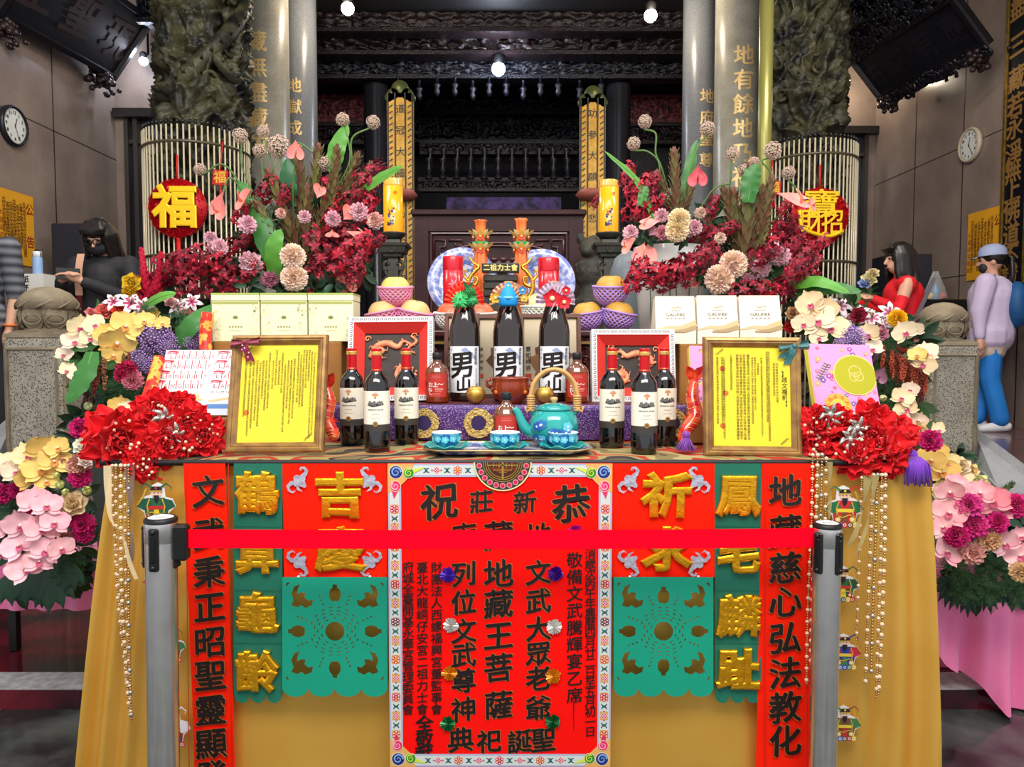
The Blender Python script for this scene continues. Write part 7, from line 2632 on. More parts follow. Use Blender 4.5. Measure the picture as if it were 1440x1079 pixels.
def vase(b, x, y, z0, z1, r, m, deco):
 f = MB()
 H = z1 - z0
 f.lathe([(r * .55, 0), (r * .62, .01), (r * .9, H * .75), (r, H), (r * .93, H), (r * .5, H * .2), (0, H * .18)], m, 36)
 if deco:
  q = MB()
  for k in range(9):
   x0 = (k - 4) * r * .2
   q.stroke([(x0, H * .1), (x0 + r * .1 * sin(k), H * .5), (x0 + r * .3 * sin(k * 2.1), H * .85)], r * .016, C3((92, 128, 96), .4), None, .002)
   q.poly([(x0, H * .4), (x0 + r * .3, H * (.5 + .04 * k)), (x0 + r * .12, H * .4)], C3((120, 150, 116), .4), None, .0024)
  out = []
  for u, v, w_ in q.v:
   rr = r * (.62 + .30 * min(1, v / (H * .75)))
   out.append(((rr + w_) * sin(u / r), -(rr + w_) * cos(u / r), v))
  q.v = out
  n = len(f.v); f.v += q.v
  for a, b_, c in zip(q.f, q.m, q.sm):
   f.f.append(tuple(i + n for i in a)); f.m.append(f.mi(q.mats[b_])); f.sm.append(c)
 f.build('vase', b.t, T(Vector((x, y, z0)) - b.o))
# ---------------------------------------------------------------- left vase arrangement
Yc = 3.05
L = Bunch('flower_arrangement', 'tall vase arrangement of dark red orchids and pink anthuriums on left of the table', 'flower arrangement', (at(425, 400, Yc).x, Yc, TZ))
M_wvase = mat('white_glazed_vase', (222, 222, 216), .2, coat=.4)
vase(L, at(425, 400, Yc).x, Yc, TZ, at(425, 415, Yc).z, .11, M_wvase, False)
for px, py, r in ((400, 350, 46), (440, 350, 50), (470, 370, 44), (360, 360, 40), (420, 390, 40), (330, 390, 34), (490, 340, 36), (380, 310, 36), (450, 300, 36), (300, 395, 30), (510, 385, 28)):
 L.add('leafclump', px, py, Yc + .04, r, (32, 66, 40))
for px, py, r, a in ((375, 268, 19, .5), (330, 345, 18, 1.1), (340, 300, 15, .3), (466, 272, 22, -.1), (522, 242, 19, 1.0), (510, 268, 22, .8), (516, 292, 18, .2), (505, 285, 22, 1.2), (466, 312, 20, .2), (478, 338, 28, .6), (452, 352, 26, -.6), (500, 352, 26, .9),
      (476, 372, 26, 1.3), (502, 378, 20, .3), (522, 345, 18, .8), (260, 368, 30, 1.2), (238, 385, 26, .9), (285, 372, 28, 1.4), (310, 392, 26, .5), (340, 388, 24, 1.1), (270, 395, 24, .2), (225, 395, 24, 1.3), (355, 330, 16, .4), (440, 385, 22, .5), (400, 275, 14, .2)):
 L.add('spray', px, py, Yc - (.06 if py < 352 else .22) + FR.uniform(-.05, .05), r * 1.2, DR if FR.random() < .6 else DR2, rot=RY(a) @ RX(pi / 2) @ RY(FR.uniform(0, 6)))
for px, py, r in ((400, 402, 24), (440, 404, 24), (470, 398, 22), (350, 402, 22)):
 L.add('leafclump', px, py, Yc - .2, r, (26, 54, 34))
for px, py, r, a in ((425, 285, 52, -.1), (442, 262, 40, .12), (400, 300, 44, -.35), (488, 262, 34, .35), (470, 255, 34, .1), (418, 330, 40, .2), (505, 262, 26, .5), (385, 330, 36, -.5), (430, 318, 40, .05), (455, 300, 40, .3), (410, 345, 36, -.15), (440, 345, 34, .25)):
 L.add('leuca', px, py, Yc + FR.uniform(-.1, .0), r * 1.25, (122, 138, 70), (126, 82, 62), rot=RY(a) @ RX(pi / 2) @ RY(FR.uniform(0, 6)))
L.strap([(398, 305, Yc), (405, 262, Yc - .05), (404, 222, Yc - .05)], 27, mat('deep_strap_leaf', (44, 112, 62), .4, var=((28, 86, 52), 4, .3)))
L.strap([(468, 242, Yc), (474, 208, Yc), (489, 174, Yc)], 25, M_leafl)
L.strap([(508, 270, Yc - .1), (535, 250, Yc - .15), (567, 233, Yc - .2)], 15, M_leafl)
L.strap([(372, 335, Yc), (350, 285, Yc - .05), (336, 255, Yc)], 26, M_leafm)
L.strap([(398, 390, Yc - .1), (375, 335, Yc - .12), (356, 290, Yc - .1)], 34, M_leafm)
L.strap([(385, 395, Yc - .1), (385, 350, Yc - .15), (395, 322, Yc - .15)], 26, M_leafl)
for px, py, r, pts in ((338, 191, 10, [(340, 200), (342, 240), (380, 320)]), (392, 206, 15, [(393, 218), (400, 260), (410, 330)]), (482, 168, 9, [(485, 176), (492, 225), (470, 270)]), (525, 172, 9, [(520, 180), (495, 195), (494, 235), (475, 265)]), (365, 212, 9, [(367, 220), (375, 270), (400, 330)]), (455, 230, 10, [(453, 238), (440, 215), (415, 205), (425, 280)]), (370, 185, 8, [(372, 195), (385, 240), (405, 320)]), (281, 238, 8, [(284, 246), (320, 235), (370, 320)])):
 L.add('allium', px, py, Yc, r, AL, jit=.2)
 L.stem([(a, b_, Yc) for a, b_ in pts], 1.3)
for px, py, r, tl, sp in ((415, 214, 16, (.2, .1), 0), (310, 292, 24, (-.9, .2), -.5), (345, 280, 24, (-1.2, .8), -1.2), (458, 384, 26, (.1, 1.2), .6), (484, 403, 22, (.4, .3), .5), (467, 332, 13, (0, 1.6), 0), (507, 334, 20, (.2, 1.7), 1.2), (488, 300, 15, (.9, .3), 2.4), (448, 268, 13, (.6, .2), 2.8)):
 L.add('anthurium', px, py, Yc - .16, r, PKA if px != 458 else (246, 106, 126), (236, 150, 120), tilt=tl, jit=.05, spin=sp)
L.stem([(310, 285, Yc - .14), (325, 250, Yc - .1), (360, 300, Yc - .05), (400, 350, Yc)], 1.2)
L.stem([(415, 224, Yc - .13), (412, 270, Yc - .1), (415, 340, Yc)], 1.3)
for px, py, r, c in ((348, 315, 14, CVL), (505, 298, 14, CVP), (527, 310, 13, CREAM), (468, 308, 12, CVL), (352, 371, 18, CVP), (308, 348, 14, CVP), (380, 394, 13, (166, 96, 130)), (428, 305, 10, CVP), (296, 335, 10, CVL), (300, 352, 12, CVP), (395, 300, 8, CREAM)):
 L.add('carnation', px, py, Yc - .18, r, c, (240, 160, 184) if c != CREAM else (238, 150, 160))
for px, py, r in ((412, 361, 18), (414, 391, 19)):
 L.add('mum', px, py, Yc - .24, r, MUM, (250, 236, 206), jit=.1)
# ---------------------------------------------------------------- right vase arrangement
R = Bunch('flower_arrangement', 'tall vase arrangement of dark red orchids and pink anthuriums on right of the table', 'flower arrangement', (at(960, 400, Yc).x, Yc, TZ))
vase(R, at(943, 400, Yc).x, Yc + .02, TZ, at(943, 348, Yc).z, .15, M_wvase, True)
for px, py, r in ((930, 340, 36), (970, 335, 38), (1010, 350, 42), (1050, 370, 42), (1080, 385, 36), (1000, 310, 34), (1040, 320, 32), (900, 330, 26), (1020, 395, 34), (1110, 390, 30)):
 R.add('leafclump', px, py, Yc + .04, r, (40, 72, 42))
for px, py, r, a in ((884, 246, 15, .2), (900, 262, 19, .9), (896, 286, 20, .5), (912, 292, 20, 1.2), (836, 284, 8, .3), (915, 262, 16, .4), (1000, 290, 14, .4), (975, 328, 22, 1.2), (996, 345, 20, .4), (920, 385, 26, 1.4), (950, 378, 26, 1.0), (895, 385, 22, .4), (975, 372, 24, .7), (940, 395, 22, 1.2), (1000, 365, 18, .5),
      (1090, 335, 22, .4), (1076, 358, 22, 1.1), (1110, 345, 24, .8), (1130, 350, 22, 1.3), (1125, 372, 22, .6), (1150, 345, 16, 1), (1050, 408, 22, 1.4), (1085, 408, 22, 1.2), (1110, 402, 22, .8), (1140, 378, 18, .4), (1110, 320, 16, .3), (1105, 290, 13, .5), (1020, 325, 16, 1)):
 R.add('spray', px, py, Yc - (.06 if py < 352 else .22) + FR.uniform(-.05, .05), r * 1.2, DR if FR.random() < .6 else DR2, rot=RY(a) @ RX(pi / 2) @ RY(FR.uniform(0, 6)))
for px, py, r in ((1000, 400, 22), (1050, 402, 24), (985, 385, 18), (910, 335, 16), (960, 338, 16)):
 R.add('leafclump', px, py, Yc - .2, r, (30, 58, 36))
for px, py, r, a in ((1050, 315, 56, .05), (1062, 330, 46, .15), (1036, 330, 44, -.1), (950, 262, 36, -.05), (938, 275, 26, -.4), (1028, 310, 34, -.25), (965, 285, 28, .3), (1075, 300, 36, .2), (990, 330, 26, .4)):
 R.add('leuca', px, py, Yc + FR.uniform(-.1, .0), r * 1.25, (106, 132, 76), (136, 88, 66), rot=RY(a) @ RX(pi / 2) @ RY(FR.uniform(0, 6)))
R.strap([(962, 300, Yc), (968, 245, Yc), (980, 196, Yc)], 17, M_leafm)
R.strap([(1052, 285, Yc - .1), (1056, 252, Yc - .1), (1066, 230, Yc - .1)], 26, M_leafm)
R.strap([(920, 310, Yc - .1), (896, 255, Yc - .1), (850, 212, Yc - .1)], 9, M_leafl)
R.strap([(900, 290, Yc - .12), (905, 272, Yc - .12), (910, 262, Yc - .12)], 14, M_leafm)
for px, py, r, pts in ((907, 171, 9, [(906, 182), (922, 188), (922, 215), (930, 235), (940, 270)]), (891, 202, 9, [(892, 212), (910, 213), (926, 228), (928, 260)]), (995, 181, 10, [(994, 190), (980, 210), (965, 260)]), (1030, 217, 9, [(1029, 226), (1026, 260), (1020, 300)]), (1086, 212, 12, [(1080, 222), (1072, 228), (1085, 250), (1062, 300)]), (1060, 229, 8, [(1060, 236), (1055, 270), (1052, 300)]), (1047, 240, 9, [(1048, 248), (1045, 270), (1040, 310)]), (938, 277, 11, [(938, 285), (940, 300), (945, 320)]), (1109, 243, 9, [(1108, 252), (1120, 275), (1080, 320)])):
 R.add('allium', px, py, Yc, r, AL, jit=.2)
 R.stem([(a, b_, Yc) for a, b_ in pts], 1.3)
R.stem([(985, 292, Yc - .1), (1005, 265, Yc - .1), (1028, 258, Yc - .1)], 1.1)
for px, py, r, tl, sp in ((981, 250, 18, (.1, .0), 0), (1118, 284, 28, (.6, 1.3), 1.2), (912, 317, 20, (-.3, 1.6), -1.4), (884, 345, 17, (-1.1, .6), -1.2), (908, 358, 24, (-.2, .5), -.2), (982, 393, 18, (-1.0, .9), -1.2), (1140, 288, 14, (1.2, .5), 1.6)):
 R.add('anthurium', px, py, Yc - .18, r, PKA, (206, 60, 70) if px == 981 else (240, 170, 140), tilt=tl, jit=.05, spin=sp)
for px, py, r, c in ((887, 327, 12, CVP), (930, 304, 11, CVP), (914, 326, 10, CVL), (930, 328, 12, (240, 170, 176)), (977, 320, 12, CVP), (1070, 377, 15, CVP), (1054, 398, 15, CVL), (1098, 360, 15, CVP), (985, 300, 9, CREAM), (1013, 335, 9, CREAM), (1120, 378, 13, CVL), (1088, 352, 12, CVP)):
 R.add('carnation', px, py, Yc - .18, r, c, (240, 158, 182) if c != CREAM else (238, 200, 190))
for px, py, r, c in ((955, 309, 16, (248, 228, 186)), (952, 324, 17, (248, 226, 184)), (1031, 372, 20, MUM), (1012, 393, 21, MUM)):
 R.add('mum', px, py, Yc - .24, r, c, (250, 232, 196), jit=.1)
R.strap([(1110, 402, Yc - .2), (1150, 396, Yc - .3), (1195, 412, Yc - .4)], 18, M_leafl)
R.strap([(1120, 415, Yc - .2), (1165, 405, Yc - .3), (1212, 410, Yc - .35)], 20, M_leafm)
# ---------------------------------------------------------------- left flower bank beside the table
YO = (255, 236, 170)
YO2 = (255, 216, 120)
PO = (254, 216, 222)
MG = (226, 36, 130)
Yb = 2.75
B = Bunch('flower_bank', 'flower bank of yellow orchids and purple heads beside left end of the table', 'flower arrangement', (at(170, 600, Yb).x, Yb, .07))
f = MB(); x = at(190, 600, Yb).x
f.lathe([(.16, 0), (.19, .4), (.21, .78), (.19, .78), (0, .7)], mat('dark_planter', (40, 44, 40), .6), 24)
f.build('planter', B.t, T(Vector((x, Yb + .12, .07)) - B.o))
for px, py, r in ((150, 470, 42), (200, 450, 44), (250, 440, 44), (180, 510, 44), (140, 530, 38), (230, 500, 46), (170, 560, 40), (120, 590, 34), (280, 440, 36), (220, 550, 46), (200, 420, 34), (120, 500, 30), (130, 470, 28), (270, 480, 40), (190, 600, 46), (150, 620, 36)):
 B.add('leafclump', px, py, Yb + .1, r, (30, 58, 36) if FR.random() < .6 else (52, 88, 44))
for px, py, r in ((150, 552, 28), (175, 545, 26), (130, 580, 24), (190, 560, 26), (205, 440, 22), (255, 445, 26)):
 B.add('fern', px, py, Yb - .1, r, (58, 108, 66))
for px, py, r, c in ((112, 460, 20, YO), (132, 457, 17, YO), (106, 482, 20, CREAM), (128, 476, 16, YO), (165, 482, 27, YO2), (178, 460, 25, YO2), (150, 470, 18, YO2), (203, 452, 16, YO2), (160, 500, 17, YO2), (96, 522, 14, YO), (91, 500, 14, CREAM), (168, 573, 18, YO2), (180, 575, 14, YO), (228, 455, 12, YO2)):
 B.add('orchid', px, py, Yb - .16, r, c, (250, 240, 214) if c == YO else None, tilt=(FR.uniform(-.4, .2), FR.uniform(-.2, .5)))
for px, py, r in ((184, 428, 22), (200, 432, 18), (160, 425, 16), (250, 432, 15), (270, 425, 16)):
 B.add('lily', px, py, Yb - .05, r, (190, 60, 110), tilt=(0, .6))
for px, py, r, c in ((146, 437, 13, (240, 120, 110)), (168, 437, 12, (226, 60, 40)), (128, 440, 9, (240, 150, 150)), (240, 424, 10, (244, 190, 190)), (262, 440, 10, (236, 140, 140)), (216, 440, 9, (244, 214, 120))):
 B.add('rose', px, py, Yb - .06, r, c, tilt=(0, .4))
B.add('rose', 184, 398, Yb, 15, (236, 196, 40), tilt=(0, .3)); B.add('rose', 182, 412, Yb, 11, (230, 180, 30))
for px, py, r, a in ((203, 385, 30, -.1), (222, 388, 28, .15), (212, 410, 24, .5), (195, 415, 20, -.5)):
 B.add('ginger', px, py, Yb + .05, r, (206, 20, 60), rot=RY(a), sc=(.8, .8, 1.1))
for px, py, r in ((218, 473, 24), (238, 486, 18), (201, 508, 20), (284, 466, 15), (272, 480, 14), (214, 515, 14)):
 B.add('trachelium', px, py, Yb - .12, r, (176, 140, 200), tilt=(0, .3))
B.strap([(130, 495, Yb - .2), (118, 530, Yb - .25), (94, 568, Yb - .28)], 30, M_leafm)
B.strap([(243, 492, Yb - .1), (268, 458, Yb - .15), (303, 428, Yb - .1)], 28, M_leafm)
B.strap([(200, 432, Yb - .05), (225, 418, Yb - .1), (248, 412, Yb - .1)], 14, M_leafl)
for px, py, r, c in ((136, 500, 24, (150, 66, 50)), (146, 505, 22, (166, 110, 70)), (131, 508, 24, (156, 60, 46)), (174, 498, 17, (130, 90, 50)), (182, 496, 15, (150, 76, 50)), (128, 560, 24, (110, 56, 40)), (120, 545, 24, (96, 50, 36))):
 B.add('amaranth', px, py, Yb - .18, r, c, rot=RZ(FR.uniform(0, 6)))
for px, py, r, c in ((178, 522, 16, (214, 40, 96)), (186, 535, 16, (238, 140, 160)), (170, 528, 11, (206, 36, 90))):
 B.add('carnation', px, py, Yb - .2, r, c)
B.add('bud', 124, 571, Yb - .2, 13, (228, 236, 180), tilt=(0, .5)); B.add('bud', 126, 590, Yb - .2, 9, (206, 222, 150)); B.add('rose', 152, 590, Yb - .2, 12, (246, 200, 170))
# lower left bank with its pink skirted stand
Yl = 2.35
B = Bunch('flower_bank', 'low flower bank of pink orchids and yellow orchids at far left edge', 'flower arrangement', (at(50, 800, Yl).x, Yl, .0725))
f = MB()
x0, x1 = at(-90, 800, Yl + .2).x, at(118, 800, Yl + .2).x
zt_ = at(50, 815, Yl + .1).z
pkc = mat('pink_skirt_cloth', (244, 128, 178), .6, var=((232, 110, 164), 4, .3), sheen=.3)
f.box(x0, x1, Yl + .26, Yl + .6, at(50, 858, Yl + .25).z, zt_, pkc)
for x in (x0 + .01, x1 - .04):
 for y in (Yl + .34, Yl + .54):
  f.box(x, x + .03, y, y + .03, .0725, zt_ - .02, M_black)
f.grid(lambda u, v: (x0 + (x1 - x0) * u, Yl + .25 - .012 * sin(u * 30) * (1 - v), at(50, 858, Yl + .25).z + (zt_ - at(50, 858, Yl + .25).z) * v), 60, 6, pkc)
f.v = [tuple(Vector(v) - B.o) for v in f.v]
f.build('skirted_stand', B.t)
for px, py, r in ((30, 660, 40), (80, 660, 40), (110, 700, 34), (40, 720, 44), (90, 740, 44), (20, 780, 44), (70, 790, 46), (110, 770, 36), (110, 620, 30), (60, 820, 36), (100, 820, 34), (10, 720, 36), (115, 800, 28), (20, 830, 34)):
 B.add('leafclump', px, py, Yl + .1, r, (24, 52, 34))
for px, py, r in ((100, 790, 30), (110, 760, 26), (85, 700, 24), (70, 690, 22), (95, 800, 28), (20, 715, 26)):
 B.add('fern', px, py, Yl - .06, r, (50, 92, 54))
for px, py, r, c in ((62, 633, 27, YO2), (40, 640, 22, YO), (76, 650, 24, YO2), (58, 662, 27, YO2), (22, 664, 22, CREAM), (42, 672, 22, YO2), (82, 630, 18, YO2), (10, 650, 16, YO), (66, 678, 18, YO2)):
 B.add('orchid', px, py, Yl - .14, r, c, (250, 238, 200) if c == YO else None, tilt=(FR.uniform(-.3, .1), FR.uniform(-.1, .4)))
for px, py, r in ((48, 706, 24), (66, 712, 22), (30, 738, 26), (58, 745, 27), (78, 736, 22), (28, 768, 26), (66, 775, 24), (86, 772, 20), (36, 800, 27), (55, 790, 22), (2, 780, 16), (8, 745, 16)):
 B.add('orchid', px, py, Yl - .18, r, PO, (246, 160, 178), tilt=(FR.uniform(-.3, .3), FR.uniform(-.3, .3)))
for px, py, r, c in ((112, 602, 16, MG), (110, 654, 18, (246, 186, 166)), (112, 671, 17, MG), (4, 695, 16, MG), (24, 690, 13, MG), (46, 720, 16, MG), (116, 738, 18, MG), (118, 752, 14, MG), (92, 758, 14, (244, 170, 160)), (88, 648, 12, (244, 190, 170))):
 B.add('carnation', px, py, Yl - .12, r, c)
for px, py, r, c in ((116, 626, 15, (248, 244, 226)), (102, 708, 21, (248, 222, 178)), (88, 722, 16, (246, 214, 170)), (120, 648, 11, (248, 230, 220))):
 B.add('rose', px, py, Yl - .14, r, c, tilt=(0, .3))
for px, py, r in ((84, 681, 13), (122, 690, 14), (92, 692, 11), (80, 668, 9)):
 B.add('bud', px, py, Yl - .14, r, (226, 236, 150), tilt=(0, .4))
for px, py, r, a in ((40, 805, 52, -2.75), (75, 808, 56, 3.05), (10, 812, 46, -2.5), (100, 795, 44, 2.5), (60, 815, 46, -2.95)):
 B.add('aralia', px, py, Yl - .08, r, (28, 62, 42), rot=RX(pi / 2 - .25) @ RZ(a))
# ---------------------------------------------------------------- right flower bank beside the table
Yb = 2.85
B = Bunch('flower_bank', 'flower bank of peach orchids and rust amaranth beside right end of the table', 'flower arrangement', (at(1240, 600, Yb).x, Yb, .07))
f = MB(); x = at(1235, 600, Yb).x
f.lathe([(.16, 0), (.19, .4), (.21, .78), (.19, .78), (0, .7)], MATS['dark_planter'], 24)
f.build('planter', B.t, T(Vector((x, Yb + .15, .07)) - B.o))
for px, py, r in ((1150, 450, 40), (1200, 460, 40), (1240, 480, 44), (1270, 520, 40), (1250, 560, 44), (1280, 570, 38), (1220, 510, 44), (1290, 480, 32), (1240, 600, 44), (1290, 610, 32), (1130, 430, 30), (1200, 430, 32), (1260, 450, 30), (1180, 500, 40)):
 B.add('leafclump', px, py, Yb + .12, r, (34, 62, 36) if FR.random() < .6 else (56, 84, 40))
for px, py, r in ((1240, 490, 30), (1260, 480, 26), (1250, 560, 28), (1285, 575, 22), (1245, 530, 24), (1262, 600, 22)):
 B.add('fern', px, py, Yb - .08, r, (50, 92, 50))
PE = (255, 226, 178)
for px, py, r, c in ((1150, 452, 27, PE), (1168, 462, 25, PE), (1138, 428, 22, PE), (1130, 455, 18, PE), (1160, 435, 20, PE), (1222, 470, 18, PE), (1226, 492, 17, CREAM), (1272, 467, 19, PE), (1285, 465, 15, CREAM), (1302, 497, 18, PE), (1300, 512, 18, PE), (1290, 500, 14, YO2), (1268, 560, 17, PE), (1274, 576, 18, PE), (1292, 592, 14, CREAM), (1280, 548, 13, CREAM), (1150, 475, 15, PE)):
 B.add('orchid', px, py, Yb - .18, r, c, (250, 236, 206) if FR.random() < .4 else None, tilt=(FR.uniform(-.2, .4), FR.uniform(-.2, .4)))
B.add('trachelium', 1198, 476, Yb - .2, 19, (176, 140, 206), tilt=(0, .4)); B.add('trachelium', 1184, 484, Yb - .2, 12, (196, 160, 216)); B.add('trachelium', 1222, 500, Yb - .14, 12, (160, 90, 150))
for px, py, r in ((1180, 432, 20), (1226, 448, 20), (1250, 440, 18), (1210, 440, 16), (1240, 456, 16), (1190, 450, 15)):
 B.add('lily', px, py, Yb - .06, r, (200, 90, 130), tilt=(0, .5))
B.add('mum', 1262, 448, Yb - .12, 13, (248, 206, 30), (240, 180, 20), tilt=(0, .4))
for px, py, r, c in ((1207, 443, 13, (156, 24, 54)), (1112, 460, 11, (206, 40, 40)), (1115, 440, 11, (196, 150, 110)), (1240, 470, 11, (220, 150, 170))):
 B.add('rose', px, py, Yb - .1, r, c)
for i in range(19):
 B.add('amaranth', 1242 + (i * 37 % 64), 486 + (i * 23 % 40), Yb - .12 + .05 * (i % 3), 17 + i % 6, ((196, 84, 50), (170, 70, 46), (150, 60, 44))[i % 3], rot=RZ(i * 1.1))
for i in range(6):
 B.add('amaranth', 1290 - i * 5, 545 + (i * 13 % 26), Yb - .02, 22, (120, 50, 40), rot=RZ(i * 1.1))
B.add('anthurium', 1238, 528, Yb - .15, 15, (180, 130, 150), (150, 100, 130))
B.add('bud', 1242, 560, Yb - .16, 11, (232, 236, 180)); B.add('rose', 1292, 605, Yb - .2, 14, (248, 222, 170)); B.add('rose', 1270, 590, Yb - .2, 12, (246, 206, 190))
Yl = 2.42
B = Bunch('flower_bank', 'low flower bank of pink orchids and magenta carnations at far right edge', 'flower arrangement', (at(1385, 800, Yl).x, Yl, .0725))
f = MB()
x0, x1 = at(1318, 800, Yl + .1).x, at(1530, 800, Yl + .1).x
zt_ = at(1380, 800, Yl + .1).z
f.box(x0 + .14, x1, Yl + .32, Yl + .7, .0725, zt_, MATS['pink_skirt_cloth'])
za, zb = at(1322, 918, Yl + .05).z, at(1440, 1022, Yl + .05).z
xa_, xb_ = at(1322, 900, Yl + .05).x, at(1440, 900, Yl + .05).x
def skirt(u, v):
 x = x0 - .03 + (x1 - x0 + .03) * u
 zbot = max(.012, za + (zb - za) * (x - xa_) / (xb_ - xa_) - .02 * sin(u * 14))
 return (x, Yl + .10 - .03 * sin(u * 17 + v * 2) * (1 - v) - .015 * sin(u * 41) * (1 - v), zbot + (zt_ - zbot) * v)
f.grid(skirt, 70, 24, MATS['pink_skirt_cloth'])
f.grid(lambda u, v: (x0 - .03 + (x1 - x0 + .03) * u, Yl + .1 + .5 * v, zt_), 6, 4, MATS['pink_skirt_cloth'])
f.v = [tuple(Vector(v) - B.o) for v in f.v]
f.build('skirted_stand', B.t)
for px, py, r in ((1330, 680, 36), (1360, 720, 40), (1400, 720, 40), (1340, 760, 40), (1390, 780, 40), (1430, 790, 40), (1330, 810, 34), (1370, 830, 38), (1420, 830, 38), (1345, 640, 24), (1310, 650, 26), (1435, 740, 30)):
 B.add('leafclump', px, py, Yl + .1, r, (26, 54, 34))
for px, py, r in ((1340, 800, 34), (1370, 815, 38), (1400, 800, 34), (1425, 830, 34), (1350, 830, 30), (1395, 835, 32), (1440, 810, 28), (1335, 670, 18), (1370, 665, 22)):
 B.add('fern', px, py, Yl - .08, r, (58, 100, 56))
for px, py, r, c in ((1310, 648, 22, YO2), (1326, 664, 24, YO2), (1318, 636, 18, YO2), (1352, 672, 16, PE), (1334, 650, 16, YO), (1318, 605, 13, PE), (1325, 688, 15, (240, 236, 160))):
 B.add('orchid', px, py, Yl - .12, r, c, tilt=(FR.uniform(-.2, .3), FR.uniform(-.1, .4)))
for px, py, r in ((1336, 692, 22), (1336, 722, 26), (1380, 694, 22), (1397, 706, 26), (1326, 742, 20), (1330, 776, 26), (1412, 765, 22), (1436, 782, 24), (1410, 720, 18), (1436, 755, 16), (1345, 680, 16)):
 B.add('orchid', px, py, Yl - .18, r, (250, 218, 222) if px != 1397 else (248, 160, 170), (246, 140, 156), tilt=(FR.uniform(-.4, .4), FR.uniform(-.3, .3)))
for px, py, r, c in ((1308, 620, 17, MG), (1362, 711, 20, (240, 70, 160)), (1370, 739, 20, (240, 60, 150)), (1345, 752, 19, MG), (1402, 734, 17, MG), (1430, 712, 19, (240, 50, 140)), (1392, 760, 18, (248, 196, 150)), (1368, 778, 19, (246, 180, 170)), (1436, 806, 16, (248, 206, 150)), (1340, 757, 12, MG)):
 B.add('carnation', px, py, Yl - .2, r, c)
for px, py, r, c in ((1352, 655, 14, (248, 226, 190)), (1378, 678, 13, (236, 238, 170)), (1320, 690, 13, (238, 240, 170)), (1365, 662, 12, (248, 220, 160))):
 B.add('rose', px, py, Yl - .12, r, c, tilt=(0, .4))
for px, py, r, a in ((1338, 815, 42, 2.9), (1362, 830, 40, 3.1), (1388, 826, 40, -3.0), (1412, 820, 40, -2.9), (1436, 815, 40, -2.7), (1350, 825, 38, 2.7)):
 o = B.add('aralia', px, py, Yl - .04, r, (24, 52, 40), rot=RX(pi / 2 - .2) @ RZ(a) @ SC(.7, 1, 1))
B.add('leuca', 1398, 700, Yl - .1, 30, (80, 110, 60), rot=RY(.9) @ RX(pi / 2))
# ---------------------------------------------------------------- red velvet corsages with pearls and strands
def peony():
 if 'peony' in CACHE:
  return CACHE['peony']
 f = MB()
 m = mat('red_velvet_petal', (240, 12, 28), .65, var=((220, 6, 20), 2, .3), sheen=.1)
 r = random.Random(5)
 for ring, (n, tilt, Lg, W, z) in enumerate(((11, -.25, 1.0, .66, -.15), (11, .1, 1.0, .64, -.1), (10, .4, .92, .6, -.05), (9, .75, .84, .56, 0), (8, 1.05, .72, .48, .04), (6, 1.3, .6, .4, .08))):
  for k in range(n):
   f.petal(m, T(0, 0, z) @ RZ(2 * pi * k / n + ring * .5 + r.uniform(-.15, .15)) @ RX(tilt + r.uniform(-.15, .15)), Lg * r.uniform(.9, 1.08), W, r.uniform(.2, .7), .15, .12, 6, nu=8, nv=6, tip=.4, base=.25, ph=r.uniform(0, 6))
 CACHE['peony'] = f.mesh('velvet_flower')
 return CACHE['peony']
M_pearl = mat('cream_pearl', (230, 200, 166), .2, coat=.5)
M_gbead = mat('antique_gold_bead', (190, 150, 96), .25, .8)
M_sbead = mat('silver_bead', (190, 188, 180), .2, .85)
